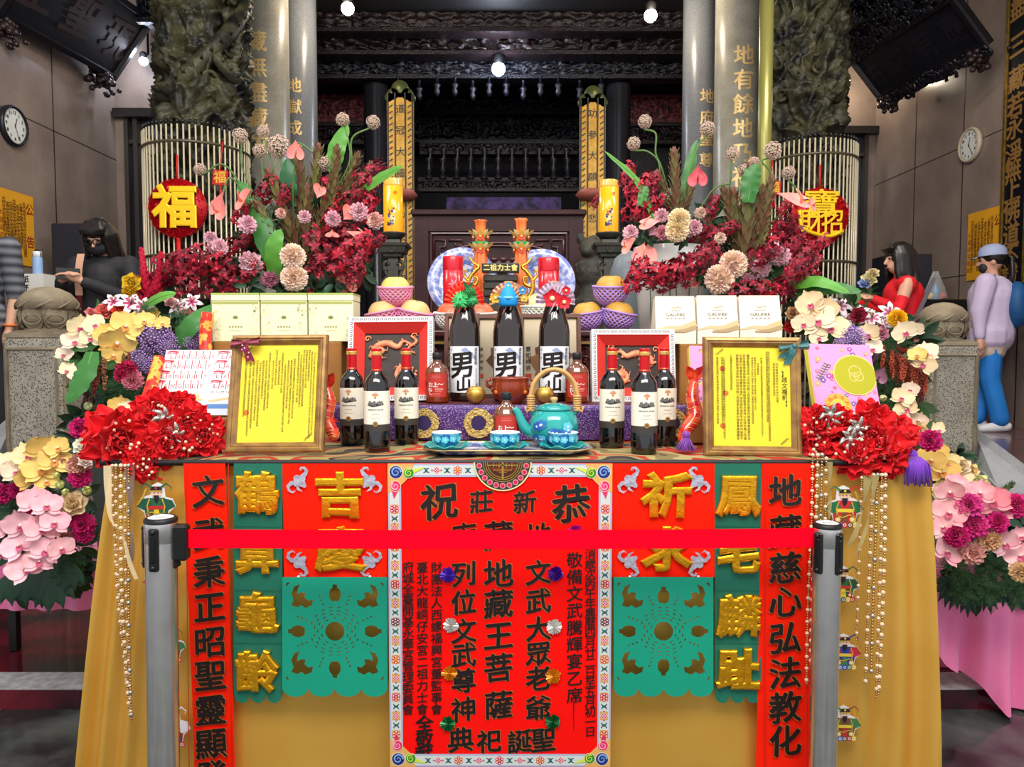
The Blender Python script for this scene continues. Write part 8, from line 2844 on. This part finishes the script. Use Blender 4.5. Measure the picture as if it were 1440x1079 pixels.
def corsage(label, flowers, org, pearls, buds, strands, ribbons, seed):
 t = thing('velvet_corsage', label, 'corsage', T(org))
 for px, py, Y, r in flowers:
  p = at(px, py, Y)
  K = facing(p, (0, FR.uniform(0, .5)), .3) @ RZ(FR.uniform(0, 6))
  link('velvet_flower', peony(), t, T(p - org) @ K @ SC(sz(r, Y)))
 rr = random.Random(seed)
 f = MB()
 for i in range(pearls):
  px, py, Y, r = rr.choice(flowers)
  a = rr.uniform(0, 6.28); q = r * rr.uniform(.1, .85)
  f.ball(at(px + q * cos(a), py + q * sin(a) * .8, Y - sz(r, Y) * (.62 - .3 * q / r)) - org, rr.uniform(.0035, .0055), M_pearl, 8)
 o = f.build('pearls', t); o['kind'] = 'stuff'
 for px, py, Y in buds:
  f = MB()
  for k in range(6):
   a = k * 1.05
   f.tube([Vector((0, 0, 0)), Vector((.02 * cos(a), -.012, .02 * sin(a))), Vector((.034 * cos(a + .3), -.02, .034 * sin(a + .3)))], [.006, .008, .002], M_sbead, 6)
  f.ball((0, -.01, 0), .011, M_sbead, 10)
  f.build('silver_bud', t, T(at(px, py, Y) - org))
 for pts, big, gold, n in strands:
  P_ = bez([at(*p) for p in pts], 10)
  # resample by length
  f = MB()
  d = 0
  i = 0
  pos = P_[0].copy()
  j = 0
  L_ = 0
  tot = sum((P_[q + 1] - P_[q]).length for q in range(len(P_) - 1))
  seg = 0
  acc = 0
  s_ = 0
  while s_ < tot:
   while seg < len(P_) - 2 and acc + (P_[seg + 1] - P_[seg]).length < s_:
    acc += (P_[seg + 1] - P_[seg]).length
    seg += 1
   e = P_[seg + 1] - P_[seg]
   p = P_[seg] + e * ((s_ - acc) / max(1e-6, e.length))
   k = j % n
   r_ = big if k == 0 else big * (.62 if k % 2 else .5)
   f.ball(p - org, r_, (M_sbead if (gold == 2 and k == 0) else M_gbead if gold else M_pearl) if k else (M_sbead if gold == 2 else M_pearl if gold else M_gbead), 8)
   s_ += r_ + (big if (j + 1) % n == 0 else big * (.62 if (j + 1) % n % 2 else .5)) + .0004
   j += 1
  f.build('bead_strand', t)
 for pts, wpx, m in ribbons:
  P_ = bez([at(*p) for p in pts], 8)
  f = MB()
  n = len(P_)
  vs = []
  for i, p in enumerate(P_):
   q = i / n
   w_ = sz(wpx, 1.93) / 2
   a = q * 4
   vs += [p - org + Vector((w_ * cos(a) * .8 + w_ * .2, .004 * sin(a), 0)), p - org - Vector((w_ * cos(a) * .8 + w_ * .2, .004 * sin(a), 0))]
  f.add(vs, [(2 * i, 2 * i + 1, 2 * i + 3, 2 * i + 2) for i in range(n - 1)], m)
  f.build('sheer_ribbon', t)
 return t
M_rib1 = mat('sheer_cream_ribbon', (226, 204, 160), .4, alpha=.75, sheen=.3)
M_rib2 = mat('sheer_brown_ribbon', (112, 92, 84), .4, alpha=.85, sheen=.3)
M_rib3 = mat('sheer_olive_ribbon', (160, 142, 84), .4, alpha=.8, sheen=.3)
Y1 = 1.97
org = at(200, 625, 2.05)
corsage('red velvet flower corsage with pearls and bead strands at left corner of the table',
  [(165, 617, 2.0, 50), (210, 640, 2.0, 40), (222, 580, 2.1, 40), (262, 600, 2.06, 40), (285, 615, 2.05, 36), (240, 622, 2.0, 40), (150, 605, 2.04, 32), (255, 572, 2.12, 26), (200, 655, 1.96, 26)], org, 64, [(247, 610, 1.99), (232, 588, 2.02)],
  [([(163, 655, 1.935), (163, 720, 1.93), (165, 830, 1.92), (178, 950, 1.92), (184, 1012, 1.92)], .0055, 1, 4), ([(170, 655, 1.93), (170, 740, 1.925), (172, 850, 1.915), (182, 1000, 1.915)], .0062, 1, 3), ([(176, 655, 1.93), (176, 740, 1.925), (178, 850, 1.915), (184, 1006, 1.915)], .0050, 1, 5), ([(181, 655, 1.928), (181, 750, 1.92), (181, 870, 1.915), (185, 1016, 1.915)], .0066, 2, 7), ([(158, 655, 1.93), (158, 700, 1.925), (164, 790, 1.92), (176, 920, 1.918)], .0045, 1, 4)],
  [([(151, 655, 1.92), (152, 690, 1.915), (156, 730, 1.91), (172, 752, 1.905), (182, 790, 1.9), (192, 815, 1.9)], 11, M_rib1), ([(183, 655, 1.93), (183, 700, 1.92), (186, 760, 1.91), (184, 790, 1.91)], 13, M_rib2)], 4)
org = at(1205, 620, 2.05)
corsage('red velvet flower corsage with pearls and bead strands at right corner of the table',
  [(1150, 598, 2.03, 34), (1150, 630, 2.02, 24), (1185, 605, 2.05, 34), (1232, 625, 1.99, 48), (1225, 598, 2.05, 38), (1255, 612, 2.02, 36), (1205, 640, 1.97, 36), (1172, 592, 2.06, 28), (1245, 640, 1.98, 34)], org, 64, [(1203, 602, 1.99), (1193, 618, 1.97), (1165, 583, 2.01)],
  [([(1143, 640, 1.94), (1141, 740, 1.935), (1136, 850, 1.93), (1134, 962, 1.93)], .0055, 1, 4), ([(1150, 640, 1.935), (1147, 740, 1.93), (1142, 850, 1.925), (1140, 940, 1.925)], .0062, 1, 3), ([(1156, 640, 1.935), (1155, 690, 1.93), (1153, 760, 1.925)], .0066, 2, 6), ([(1162, 645, 1.935), (1161, 700, 1.93), (1160, 750, 1.925)], .0055, 1, 4),
   ([(1228, 668, 1.935), (1224, 760, 1.93), (1220, 870, 1.925), (1217, 960, 1.925)], .0060, 1, 4), ([(1234, 668, 1.935), (1231, 760, 1.93), (1227, 870, 1.925), (1225, 948, 1.925)], .0072, 2, 8), ([(1240, 668, 1.93), (1239, 760, 1.925), (1235, 880, 1.92), (1232, 985, 1.92)], .0055, 1, 4), ([(1245, 668, 1.93), (1244, 760, 1.925), (1240, 880, 1.92), (1235, 980, 1.92)], .0064, 1, 3), ([(1212, 672, 1.935), (1209, 760, 1.93), (1206, 850, 1.925), (1204, 905, 1.925)], .0046, 1, 5)],
  [([(1167, 650, 1.93), (1168, 690, 1.925), (1166, 730, 1.92)], 8, M_rib3), ([(1222, 668, 1.93), (1216, 700, 1.92), (1205, 745, 1.91), (1192, 770, 1.905)], 14, M_rib3), ([(1232, 668, 1.93), (1226, 705, 1.92), (1216, 750, 1.91), (1204, 780, 1.9)], 10, M_rib3)], 9)
# purple tassel at the right corner of the table
p0 = at(1282, 640, 1.98)
t = thing('corner_tassel', 'purple silk tassel hanging over the right corner of the gold cloth', 'tassel', T(p0))
M_tas = mat('violet_tassel_silk', (120, 40, 190), .5, sheen=.4)
f = MB(); f.ball((0, 0, 0), .016, M_tas, 12); f.tube([(0, 0, .01), (-.01, .02, .03)], .003, M_tas, 6); f.build('tassel_knot', t)
f = MB(); rr = random.Random(12)
for i in range(90):
 a = rr.uniform(0, 6.28); q = rr.uniform(.1, 1)
 x = .042 * q * cos(a)
 f.tube([(x * .25, -.02 - .01 * q * sin(a), -.002), (x * .8, -.03 - .012 * sin(a), -.02), (x, -.033 - .014 * q * sin(a), -.05 - .03 * rr.random())], .0019, M_tas, 4)
f.build('tassel_fringe', t)
# ================================================================ round tinsel ornaments on the cages
def tinsel_disc(px, py, rpx, Y, chars, label, tassel):
 c = at(px, py, Y)
 r = sz(rpx, Y)
 t = thing('round_lucky_ornament', label, 'hanging ornament', T(c))
 rm = mat('red_tinsel', (186, 10, 26), .3, .3)
 f = MB(); rr = random.Random(px)
 f.lathe([(0, .02), (r * .95, .02), (r * .97, 0), (r * .95, -.02), (0, -.02)], rm, 40, RX(pi / 2))
 for i in range(1500):
  q = sqrt(rr.random()) * r * .98; a = rr.uniform(0, 6.28)
  p = Vector((q * cos(a), -.02, q * sin(a)))
  d = Vector((rr.uniform(-1, 1), -rr.uniform(.2, 1), rr.uniform(-1, 1))).normalized() * .032
  w_ = Vector((rr.uniform(-1, 1), 0, rr.uniform(-1, 1))) * .004
  f.add([p - w_, p + w_, p + d], [(0, 1, 2)], rm, False)
 f.build('tinsel_disc', t)
 f = MB()
 ym = mat('gold_tinsel', (250, 206, 30), .35, .25)
 M = T(0, -.05, 0) @ FRONT
 for ch, x, z, s_, sx in chars:
  puff(f, ch, x * r, z * r, s_ * r, ym, M, 0, sx=sx, bev=.036 if len(chars) < 2 else .012, deep=.4, wob=.02)
 if len(chars) > 1:
  pts = [(-.74, .2), (-.7, -.2), (-.6, -.42), (-.2, -.60), (.3, -.68), (.74, -.5)]
  f.tube([(x * r, -.05, z * r) for x, z in bez([(a, b, 0) for a, b in pts], 4) and [(p.x, p.y) for p in bez([(a, b, 0) for a, b in pts], 4)]], r * .07, ym, 6)
 f.build('gold_character', t)
 f = MB()
 rs = mat('red_cord', (206, 16, 20), .5)
 f.tube([(0, 0, r * .95), (0, .01, r * 1.75)], .008, rs, 6)
 f.build('red_cord', t)
 if tassel:
  f = MB()
  f.ball((0, 0, -r * 1.02), .02, rs, 10)
  for i in range(26):
   a = i * 2.4
   f.tube([(.012 * cos(a), .012 * sin(a), -r * 1.04), (.018 * cos(a), .018 * sin(a), -r * 1.9)], .004, rs, 4)
  f.build('tassel', t)
tinsel_disc(250, 293, 42, 6.285, [('福', 0, 0, 1.27, 1.02)], 'round red tinsel ornament with gold 福 on the left cage', True)
tinsel_disc(1152, 305, 41, 6.615, [('寶', .0, .40, .86, 1.3), ('財', -.34, -.22, .8, .9), ('招', .38, -.22, .8, .85)], 'round red tinsel ornament with gold lucky characters on the right cage', False)
for px, py, lb in ((310, 250, 'small red square charm beside the left flower arrangement'), (1088, 264, 'small red charm with gold character beside the green pole')):
 f = MB(); s_ = sz(11, 5.9)
 f.box(-s_, s_, -.01, .01, -s_, s_, C3((176, 16, 24), .5), RY(.1))
 puff(f, '福', 0, 0, s_ * 1.5, mat('dull_gold_char', (226, 170, 60), .4, .4), T(0, -.012, 0) @ FRONT, 0, bev=.02, deep=.3)
 f.tube([(0, 0, s_), (0, .06, s_ * 5)], .006, C3((190, 16, 24), .5), 5)
 for k in range(9):
  f.tube([(0, 0, -s_), (.01 * (k - 4) * .4, 0, -s_ * 3)], .004, C3((190, 16, 24), .5), 4)
 put(f, 'hanging_charm', (0, 0, 0), lb, 'hanging ornament').location = at(px, py, 6.34 if px < 700 else 6.79)
# ================================================================ background furniture
def slabbox(name, px0, px1, pyt, pyb, Y, depth, m, label, cat, b=.01):
 a, c = at(px0, pyt, Y), at(px1, pyt, Y)
 f = MB(); f.box(a.x, c.x, Y, Y + depth, pyb, a.z, m, b=b)
 return put(f, name, (a.x, Y, pyb), label, cat)
M_blk = mat('black_cover_cloth', (30, 32, 42), .7, bump=(14, .4))
slabbox('loudspeaker', 71, 128, 314, 0.55, 6.6, .4, M_blk, 'black covered loudspeaker standing behind the woman with phone', 'loudspeaker')
slabbox('loudspeaker', 1254, 1312, 357, 0.55, 7.2, .4, M_blk, 'black loudspeaker behind the woman in red', 'loudspeaker')
slabbox('low_table', 24, 66, 432, 0.55, 5.65, .35, mat('dark_red_table', (92, 26, 28), .4), 'dark red low table under the white lettered box', 'table')
slabbox('red_bench', 70, 150, 398, 0.55, 6.1, .35, MATS['dark_red_table'], 'dark red bench behind the woman with phone', 'bench')
slabbox('low_table', 1290, 1362, 421, 0.55, 6.85, .4, mat('black_table', (18, 17, 20), .4), 'black table behind the right stone post carrying the plastic bag', 'table')
a = at(30, 385, 5.7); b_ = at(58, 432, 5.66)
f = MB()
f.box(a.x, b_.x, 5.7, 5.9, b_.z, a.z, C3((230, 230, 226), .6))
K = T(0, 5.699, 0) @ FRONT
for ch, py in (('紙', 393), ('杯', 405)):
 f.char(ch, at(36, py, 5.7).x, at(36, py, 5.7).z, sz(9, 5.7), M_ink, K, .001, nib=.03, copies=3)
put(f, 'paper_cup_box', (a.x, 5.7, b_.z), 'white box lettered with black characters beside the left man', 'box')
c = at(44, 385, 5.72)
t = thing('drink_bottle', 'pale blue drink bottle with black loop on the white box', 'bottle', T(c.x, 5.8, a.z + .001))
f = MB(); f.lathe([(0, 0), (.034, 0), (.036, .01), (.036, .12), (.03, .14)], C3((150, 186, 230), .35), 20); f.build('bottle_body', t)
f = MB(); f.lathe([(.03, .14), (.032, .142), (.03, .18), (0, .185)], C3((226, 232, 238), .35), 20); f.tube([(.03 * cos(q), -.005, .155 + .035 * sin(q)) for q in [k * .524 for k in range(12)]], .006, M_black, 6, closed=True); f.build('cap', t)
# plastic bag with a bottle and fruit
c = at(1326, 421, 6.85)
t = thing('plastic_bag', 'clear plastic bag with bottled drink on the black table', 'bag', T(c.x, 6.98, c.z + .002))
f = MB()
f.grid(lambda u, v: ((.105 * (1 - v ** 1.3) + .016 + .012 * sin(u * 38) * v) * cos(2 * pi * u), (.08 * (1 - v ** 1.3) + .012) * sin(2 * pi * u), .26 * v + .012 * sin(u * 25)), 40, 12, mat('clear_bag_film', (236, 240, 242), .15, trans=.7, alpha=.6, ior=1.1))
f.build('bag_film', t)
f = MB(); f.lathe([(0, .002), (.03, 0), (.03, .09), (.012, .12), (.012, .14), (0, .14)], C3((110, 170, 220), .2), 16); f.build('drink', t)
for x, cc in ((-.06, (236, 190, 90)), (.06, (206, 80, 70))):
 f = MB(); f.ball((x, -.02, .034), .033, C3(cc, .5), 12); f.build('fruit', t)
# ================================================================ people
SKIN = mat('skin', (214, 166, 138), .5, var=((206, 152, 126), 8, .3))
HAIR = mat('black_hair', (20, 17, 18), .35, var=((36, 29, 28), 30, .3))
def hand(mb, wr, d, m, curl=.6, side=1):
 """palm, four fingers and a thumb from wrist wr along d"""
 d = Vector(d).normalized()
 K = T(wr) @ d.to_track_quat('Y', 'Z').to_matrix().to_4x4()
 limb(mb, [K @ Vector((0, 0, 0)), K @ Vector((0, .045, 0)), K @ Vector((0, .078, 0))], [.024, .032, .029], m)
 for i, (x, l) in enumerate(((-.027, .062), (-.009, .075), (.009, .07), (.026, .055))):
  p = [Vector((x, .078, 0)), Vector((x * 1.1, .078 + l * .42, -.010 * curl)), Vector((x * 1.1, .078 + l * .78, -.03 * curl)), Vector((x * 1.05, .078 + l * .95, -.055 * curl))]
  limb(mb, [K @ q for q in p], [.0098, .0092, .0086, .0078], m, 7)
 p = [Vector((side * .026, .018, 0)), Vector((side * .048, .045, -.012)), Vector((side * .05, .078, -.028 * curl))]
 limb(mb, [K @ q for q in p], [.0125, .0105, .009], m, 7)
def person(label, base, J, face, top, bottom, shoes, sleeves=1.0, bulk=1.0, hem=.02, hand_d=None, hair=None):
 """J: joints in metres from the feet (x right, y away, z up); face = yaw the face looks at (0 = camera), pitch"""
 V = {k: Vector(v) for k, v in J.items()}
 t = thing('person', label, 'person', T(base))
 b = MB()
 pel, ch, nk, hd = V['pelvis'], V['chest'], V['neck'], V['head']
 ax = (V['shR'] - V['shL']).normalized()
 limb(b, [pel - ax * .07, pel + ax * .07], [.11, .11], SKIN)
 limb(b, [pel, (pel + ch) / 2, ch], [.125, .115, .13], SKIN, 14)
 limb(b, [V['shL'] * .8 + ch * .2, ch + Vector((0, 0, .05)), V['shR'] * .8 + ch * .2], [.065, .10, .065], SKIN)
 limb(b, [ch + Vector((0, 0, .08)), nk, hd - Vector((0, 0, .05))], [.07, .05, .05], SKIN)
 for s_ in 'LR':
  limb(b, [V['sh' + s_], (V['sh' + s_] + V['el' + s_]) / 2, V['el' + s_], (V['el' + s_] * .6 + V['ha' + s_] * .4), V['ha' + s_]], [.052, .046, .038, .037, .025], SKIN)
  hand(b, V['ha' + s_], (hand_d or {}).get(s_, V['ha' + s_] - V['el' + s_]), SKIN, .8, -1 if s_ == 'L' else 1)
  limb(b, [V['hip' + s_], (V['hip' + s_] + V['kn' + s_]) / 2, V['kn' + s_], V['kn' + s_] * .6 + V['ft' + s_] * .4, V['ft' + s_]], [.085, .075, .053, .052, .036], SKIN)
 K = T(hd) @ RZ(face[0]) @ RX(face[1])
 b.ball((0, .012, .02), .092, SKIN, 18, (.86, 1.02, 1.1), K)
 b.ball((0, -.025, -.045), .066, SKIN, 14, (.88, .9, 1.0), K)
 limb(b, [K @ Vector((0, -.083, .012)), K @ Vector((0, -.103, -.022))], [.010, .015], SKIN, 8)
 for s_ in (-1, 1):
  b.ball((s_ * .08, .01, -.008), .022, SKIN, 8, (.35, .8, 1.3), K)
  b.ball((s_ * .03, -.078, .022), .012, SKIN, 8, (1.5, .5, .6), K)
 b.ball((0, -.084, -.056), .018, SKIN, 8, (1.3, .5, .4), K)
 link('body', solid(b, .009, 3), t)
 f = MB()
 for s_ in (-1, 1):
  f.ball((s_ * .031, -.083, .012), .009, C3((24, 18, 18), .3), 8, (1.4, .6, .7), K)
  f.tube([K @ Vector((s_ * .017, -.088, .036)), K @ Vector((s_ * .033, -.089, .041)), K @ Vector((s_ * .05, -.078, .036))], .004, HAIR, 5)
 f.tube([K @ Vector((x, -.096 + 8 * x * x, -.058)) for x in (-.022, -.01, 0, .01, .022)], .004, C3((160, 80, 76), .5), 5)
 f.build('face_features', t)
 # clothes
 c = MB()
 hz = Vector((0, 0, hem))
 limb(c, [pel - ax * .07 - hz, pel + ax * .07 - hz], [.135 * bulk] * 2, top)
 limb(c, [pel, (pel + ch) / 2, ch], [.148 * bulk, .142 * bulk, .152 * bulk], top, 14)
 limb(c, [V['shL'] * .85 + ch * .15, ch + Vector((0, 0, .055)), V['shR'] * .85 + ch * .15], [.078, .118, .078], top)
 for s_ in 'LR':
  if sleeves > 0:
   P_ = [V['sh' + s_], (V['sh' + s_] + V['el' + s_]) / 2, V['el' + s_]]
   rd = [.07 * bulk, .066 * bulk, .06 * bulk]
   if sleeves > .9:
    P_ += [V['el' + s_].lerp(V['ha' + s_], .5), V['el' + s_].lerp(V['ha' + s_], .92)]
    rd += [.05, .042]
   limb(c, P_, rd, top)
 link('shirt', solid(c, .012, 3), t)
 c = MB()
 limb(c, [pel - ax * .06, pel + ax * .06], [.13, .13], bottom)
 for s_ in 'LR':
  limb(c, [V['hip' + s_], V['kn' + s_], V['ft' + s_] + Vector((0, 0, .04))], [.105, .082, .075], bottom)
 link('trousers', solid(c, .012, 3), t)
 for s_ in 'LR':
  c = MB()
  d = Matrix.Rotation(face[2] if len(face) > 2 else face[0], 4, 'Z')
  p = V['ft' + s_]
  limb(c, [p + d @ Vector((0, .05, -.02)), p + d @ Vector((0, -.07, -.035)), p + d @ Vector((0, -.14, -.045))], [.045, .043, .034], shoes)
  c.ball(p + Vector((0, 0, .0)), .05, shoes, 10)
  me = solid(c, .01, 2)
  for v in me.vertices:
   v.co.z = max(v.co.z, .0)
  link('shoe', me, t)
 h = MB()
 if hair:
  hair(h, K)
  link('hair', solid(h, .01, 1), t)
 return t, V, K
def stand(x=0.0, h=1.6, sw=.19, lean=0.0):
 k = h / 1.6
 return dict(pelvis=(x, 0, .86 * k), chest=(x + lean * .5, 0, 1.20 * k), neck=(x + lean * .8, 0, 1.37 * k), head=(x + lean, 0, 1.49 * k),
    shL=(x - sw + lean * .6, 0, 1.30 * k), shR=(x + sw + lean * .6, 0, 1.30 * k), elL=(x - sw - .04, .0, 1.02 * k), elR=(x + sw + .04, .0, 1.02 * k), haL=(x - sw - .04, -.03, .78 * k), haR=(x + sw + .04, -.03, .78 * k),
    hipL=(x - .09, 0, .84 * k), hipR=(x + .09, 0, .84 * k), knL=(x - .10, 0, .46 * k), knR=(x + .10, 0, .46 * k), ftL=(x - .10, 0, .07), ftR=(x + .10, 0, .07))
def hair_long(ln, back=True, fr=.05):
 def g(h, K):
  h.ball((0, .02, .035), .104, HAIR, 16, (.95, 1.0, 1.05), K)
  r = random.Random(3)
  for i in range(44):
   a = r.uniform(-2.75, 2.75) + pi / 2
   x, y = .09 * cos(a), .02 + .1 * sin(a)
   if y < -.055:
    continue
   h.tube([K @ Vector((x * .7, y * .7, .1)), K @ Vector((x * 1.05, y * 1.05, .03)), K @ Vector((x * 1.15, y * 1.15, -ln * .5)), K @ Vector((x * (1.1 + r.uniform(-.2, .4)), y * 1.15, -ln * r.uniform(.8, 1.1)))], [.018, .022, .018, .007], HAIR, 6)
  for i in range(9):
   x = -.07 + .14 * i / 8
   h.tube([K @ Vector((x * .6, -.02, .125)), K @ Vector((x, -.085, .085)), K @ Vector((x * 1.05, -.098 + x * x * 3, fr))], [.02, .02, .010], HAIR, 6)
 return g
def hair_short(h, K):
 h.ball((0, .022, .04), .101, HAIR, 16, (.93, 1.0, 1.0), K)
# man at the left edge
J = stand(0, 1.72, .21)
base = at(-26, 500, 4.95); base.z = .55
J['elR'] = (.225, .03, 1.08); J['haR'] = (.215, -.04, .84)
stripe = mat('striped_grey_polo', (52, 54, 62), .7, wave=((120, 124, 132), 5.2, 'Z', 0.0))
t, V, K = person('person in dark grey striped polo shirt with orange wristband at the left edge', base, J, (-.3, 0), stripe, C3((28, 30, 38), .7), C3((60, 56, 54), .6), .5, hair=hair_short)
f = MB(); p = V['elR'].lerp(V['haR'], .86)
f.tube([(p.x + .036 * cos(a), p.y + .034 * sin(a), p.z) for a in [k * .393 for k in range(16)]], .008, C3((226, 120, 40), .5), 6, closed=True)
f.build('orange_wristband', t)
f = MB(); limb(f, [(.12, -.16, .98), (.12, -.17, .80)], [.075, .09], C3((200, 206, 204), .6)); f.build('pale_bag', t)
# woman looking at her phone
J = stand(0, 1.60, .18)
base = at(150, 500, 5.2); base.z = .55
J['head'] = (0, -.05, 1.475)
J['elL'] = (-.25, -.06, 1.04); J['elR'] = (.25, -.06, 1.04); J['haL'] = (-.14, -.27, 1.17); J['haR'] = (.0, -.28, 1.165)
blk = mat('black_jacket', (24, 24, 28), .7, var=((36, 36, 42), 6, .3))
t, V, K = person('person in black jacket and mask looking down at a phone', base, J, (.05, .42), blk, C3((26, 27, 32), .7), C3((40, 40, 44), .6), 1.0, hair=hair_long(.2), hand_d={'L': (.6, -.2, .35), 'R': (-.6, -.2, .35)})
f = MB(); f.ball((0, -.062, -.05), .06, C3((30, 30, 34), .7), 14, (1.05, .75, .85), K); f.build('black_mask', t)
f = MB()
for s_ in (-1, 1):
 f.tube([K @ Vector((s_ * .031 + .027 * cos(a), -.105, .008 + .02 * sin(a))) for a in [k * .524 for k in range(12)]], .004, M_black, 5, closed=True)
f.build('glasses', t)
f = MB(); f.grid(lambda u, v: (-.095 + .05 * u - .02 * v, -.155 - .02 * sin(pi * v), 1.36 - .28 * v), 4, 8, C3((206, 160, 132), .7)); f.build('beige_scarf', t)
f = MB(); f.box(-.038, .038, -.004, .004, -.07, .07, M_black, T(-.07, -.31, 1.21) @ RY(pi / 2) @ RX(-.5), b=.003)
o = f.build('phone', None, T(base)); tag(o, 'black phone held in both hands by the woman in black', 'phone')
# woman in red arranging flowers
J = stand(0, 1.52, .15)
base = at(1268, 500, 5.9); base.z = .55
for k, v in dict(shL=(-.05, -.15, 1.22), shR=(.03, .15, 1.22), elL=(-.14, -.20, 1.0), haL=(-.32, -.16, 1.10), elR=(-.10, .16, 1.0), haR=(-.32, .1, 1.08), head=(-.05, 0, 1.42), neck=(-.02, 0, 1.30)).items():
 J[k] = v
redm = mat('red_knit', (222, 14, 34), .7, var=((196, 10, 28), 9, .3))
t, V, K = person('person with dark curly hair in red top and red arm sleeves facing left', base, J, (-pi / 2, .1), redm, C3((40, 38, 46), .7), C3((60, 56, 60), .6), 0, hair=hair_long(.22, fr=.09), hand_d={'L': (-1, .1, .25), 'R': (-1, .1, .2)})
for s_ in 'LR':
 c = MB(); limb(c, [V['sh' + s_].lerp(V['el' + s_], .62), V['el' + s_], V['el' + s_].lerp(V['ha' + s_], .5), V['el' + s_].lerp(V['ha' + s_], .95)], [.055, .056, .05, .038], redm)
 link('arm_sleeve', solid(c, .012, 2), t)
f = MB(); f.grid(lambda u, v: (.13 - .16 * v + .035 * u, -.165 - .01 * sin(3 * v), 1.26 - .36 * v), 3, 8, C3((96, 92, 100), .7)); f.build('grey_strap', t)
q = at(1222, 398, 5.75)
hb = Bunch('hand_bouquet', 'small green and cream bouquet held by the woman in red', 'bouquet', q)
for dx, dy, r, c in ((0, -6, 12, (236, 226, 170)), (5, -14, 10, (226, 206, 160)), (-6, 0, 10, (150, 170, 220))):
 hb.add('rose', 1222 + dx, 398 + dy, 5.72, r, c, tilt=(0, .6))
hb.add('fern', 1218, 412, 5.75, 18, (58, 108, 66)); hb.stem([(1224, 400, 5.74), (1220, 420, 5.74), (1216, 440, 5.76)], 2)
# woman with cap and backpack
J = stand(0, 1.55, .17)
base = at(1392, 500, 6.4); base.z = .55
for k, v in dict(head=(-.02, 0, 1.46), shL=(-.13, -.12, 1.27), shR=(.13, .12, 1.27), elL=(-.19, -.13, 1.02), haL=(-.20, -.17, .80), elR=(.1, .2, 1.0), haR=(-.06, .24, .9), hipL=(-.05, -.07, .84), hipR=(.05, .07, .84), knL=(-.05, -.08, .46), knR=(.06, .07, .46), ftL=(.04, -.10, .07), ftR=(-.06, .07, .07)).items():
 J[k] = v
lav = mat('lavender_shirt', (212, 196, 226), .7, var=((192, 178, 210), 5, .3))
blu_ = mat('bright_blue_trousers', (36, 134, 220), .7, var=((26, 110, 196), 4, .3))
t, V, K = person('person in lavender shirt and blue trousers with cap and backpack walking at right', base, J, (-2.0, .05, -1.75), lav, blu_, C3((232, 232, 236), .6), 1.0, 1.22, hair=hair_short)
f = MB(); f.ball((0, -.048, -.05), .058, C3((44, 42, 48), .7), 14, (1.05, .75, .85), K); f.build('dark_mask', t)
f = MB(); f.lathe([(.108, .045), (.108, .085), (.09, .12), (.05, .145), (0, .152)], C3((160, 170, 206), .6), 24, K @ T(0, .015, 0))
f.grid(lambda u, v: ((u - .5) * .17, -.085 - .075 * v * (1 - (2 * u - 1) ** 2 * .6), .05 - .02 * v), 8, 4, C3((160, 170, 206), .6), K); f.build('cap', t)
f = MB()
r = random.Random(2)
for i in range(26):
 x = r.uniform(-.03, .03)
 f.tube([K @ Vector((x * .5, .10, .05)), K @ Vector((x, .15, .02)), K @ Vector((x * 1.5, .15, -.12)), K @ Vector((x * 2.4, .12, -.30 + r.uniform(-.04, .04)))], [.014, .02, .018, .006], HAIR, 6)
link('ponytail', f.mesh('ponytail'), t)
f = MB()
bpk = mat('teal_blue_backpack', (24, 92, 150), .6, var=((16, 66, 116), 5, .3))
D = T(V['chest'] + Vector((.085, -.075, -.08))) @ RZ(-2.0 + pi)
f.ball((0, -.06, 0), .17, bpk, 20, (.85, .58, 1.2), D); f.ball((0, -.13, -.07), .11, bpk, 16, (1, .55, .9), D)
link('backpack', solid(f, .014, 3), t)
f = MB()
for s_ in 'LR':
 p = V['sh' + s_] * .7 + V['chest'] * .3
 f.tube([p + Vector((.08, -.06, -.1)), p + Vector((.02, -.04, .09)), p + Vector((-.06, -.05, .03)), p + Vector((-.07, -.06, -.14))], .016, bpk, 6)
f.build('backpack_strap', t)
f = MB(); limb(f, [V['pelvis'] + Vector((-.03, -.02, .06)), V['pelvis'] + Vector((-.05, -.03, -.12))], [.155, .15], C3((196, 180, 168), .7))
link('tied_jacket', solid(f, .014, 3), t)
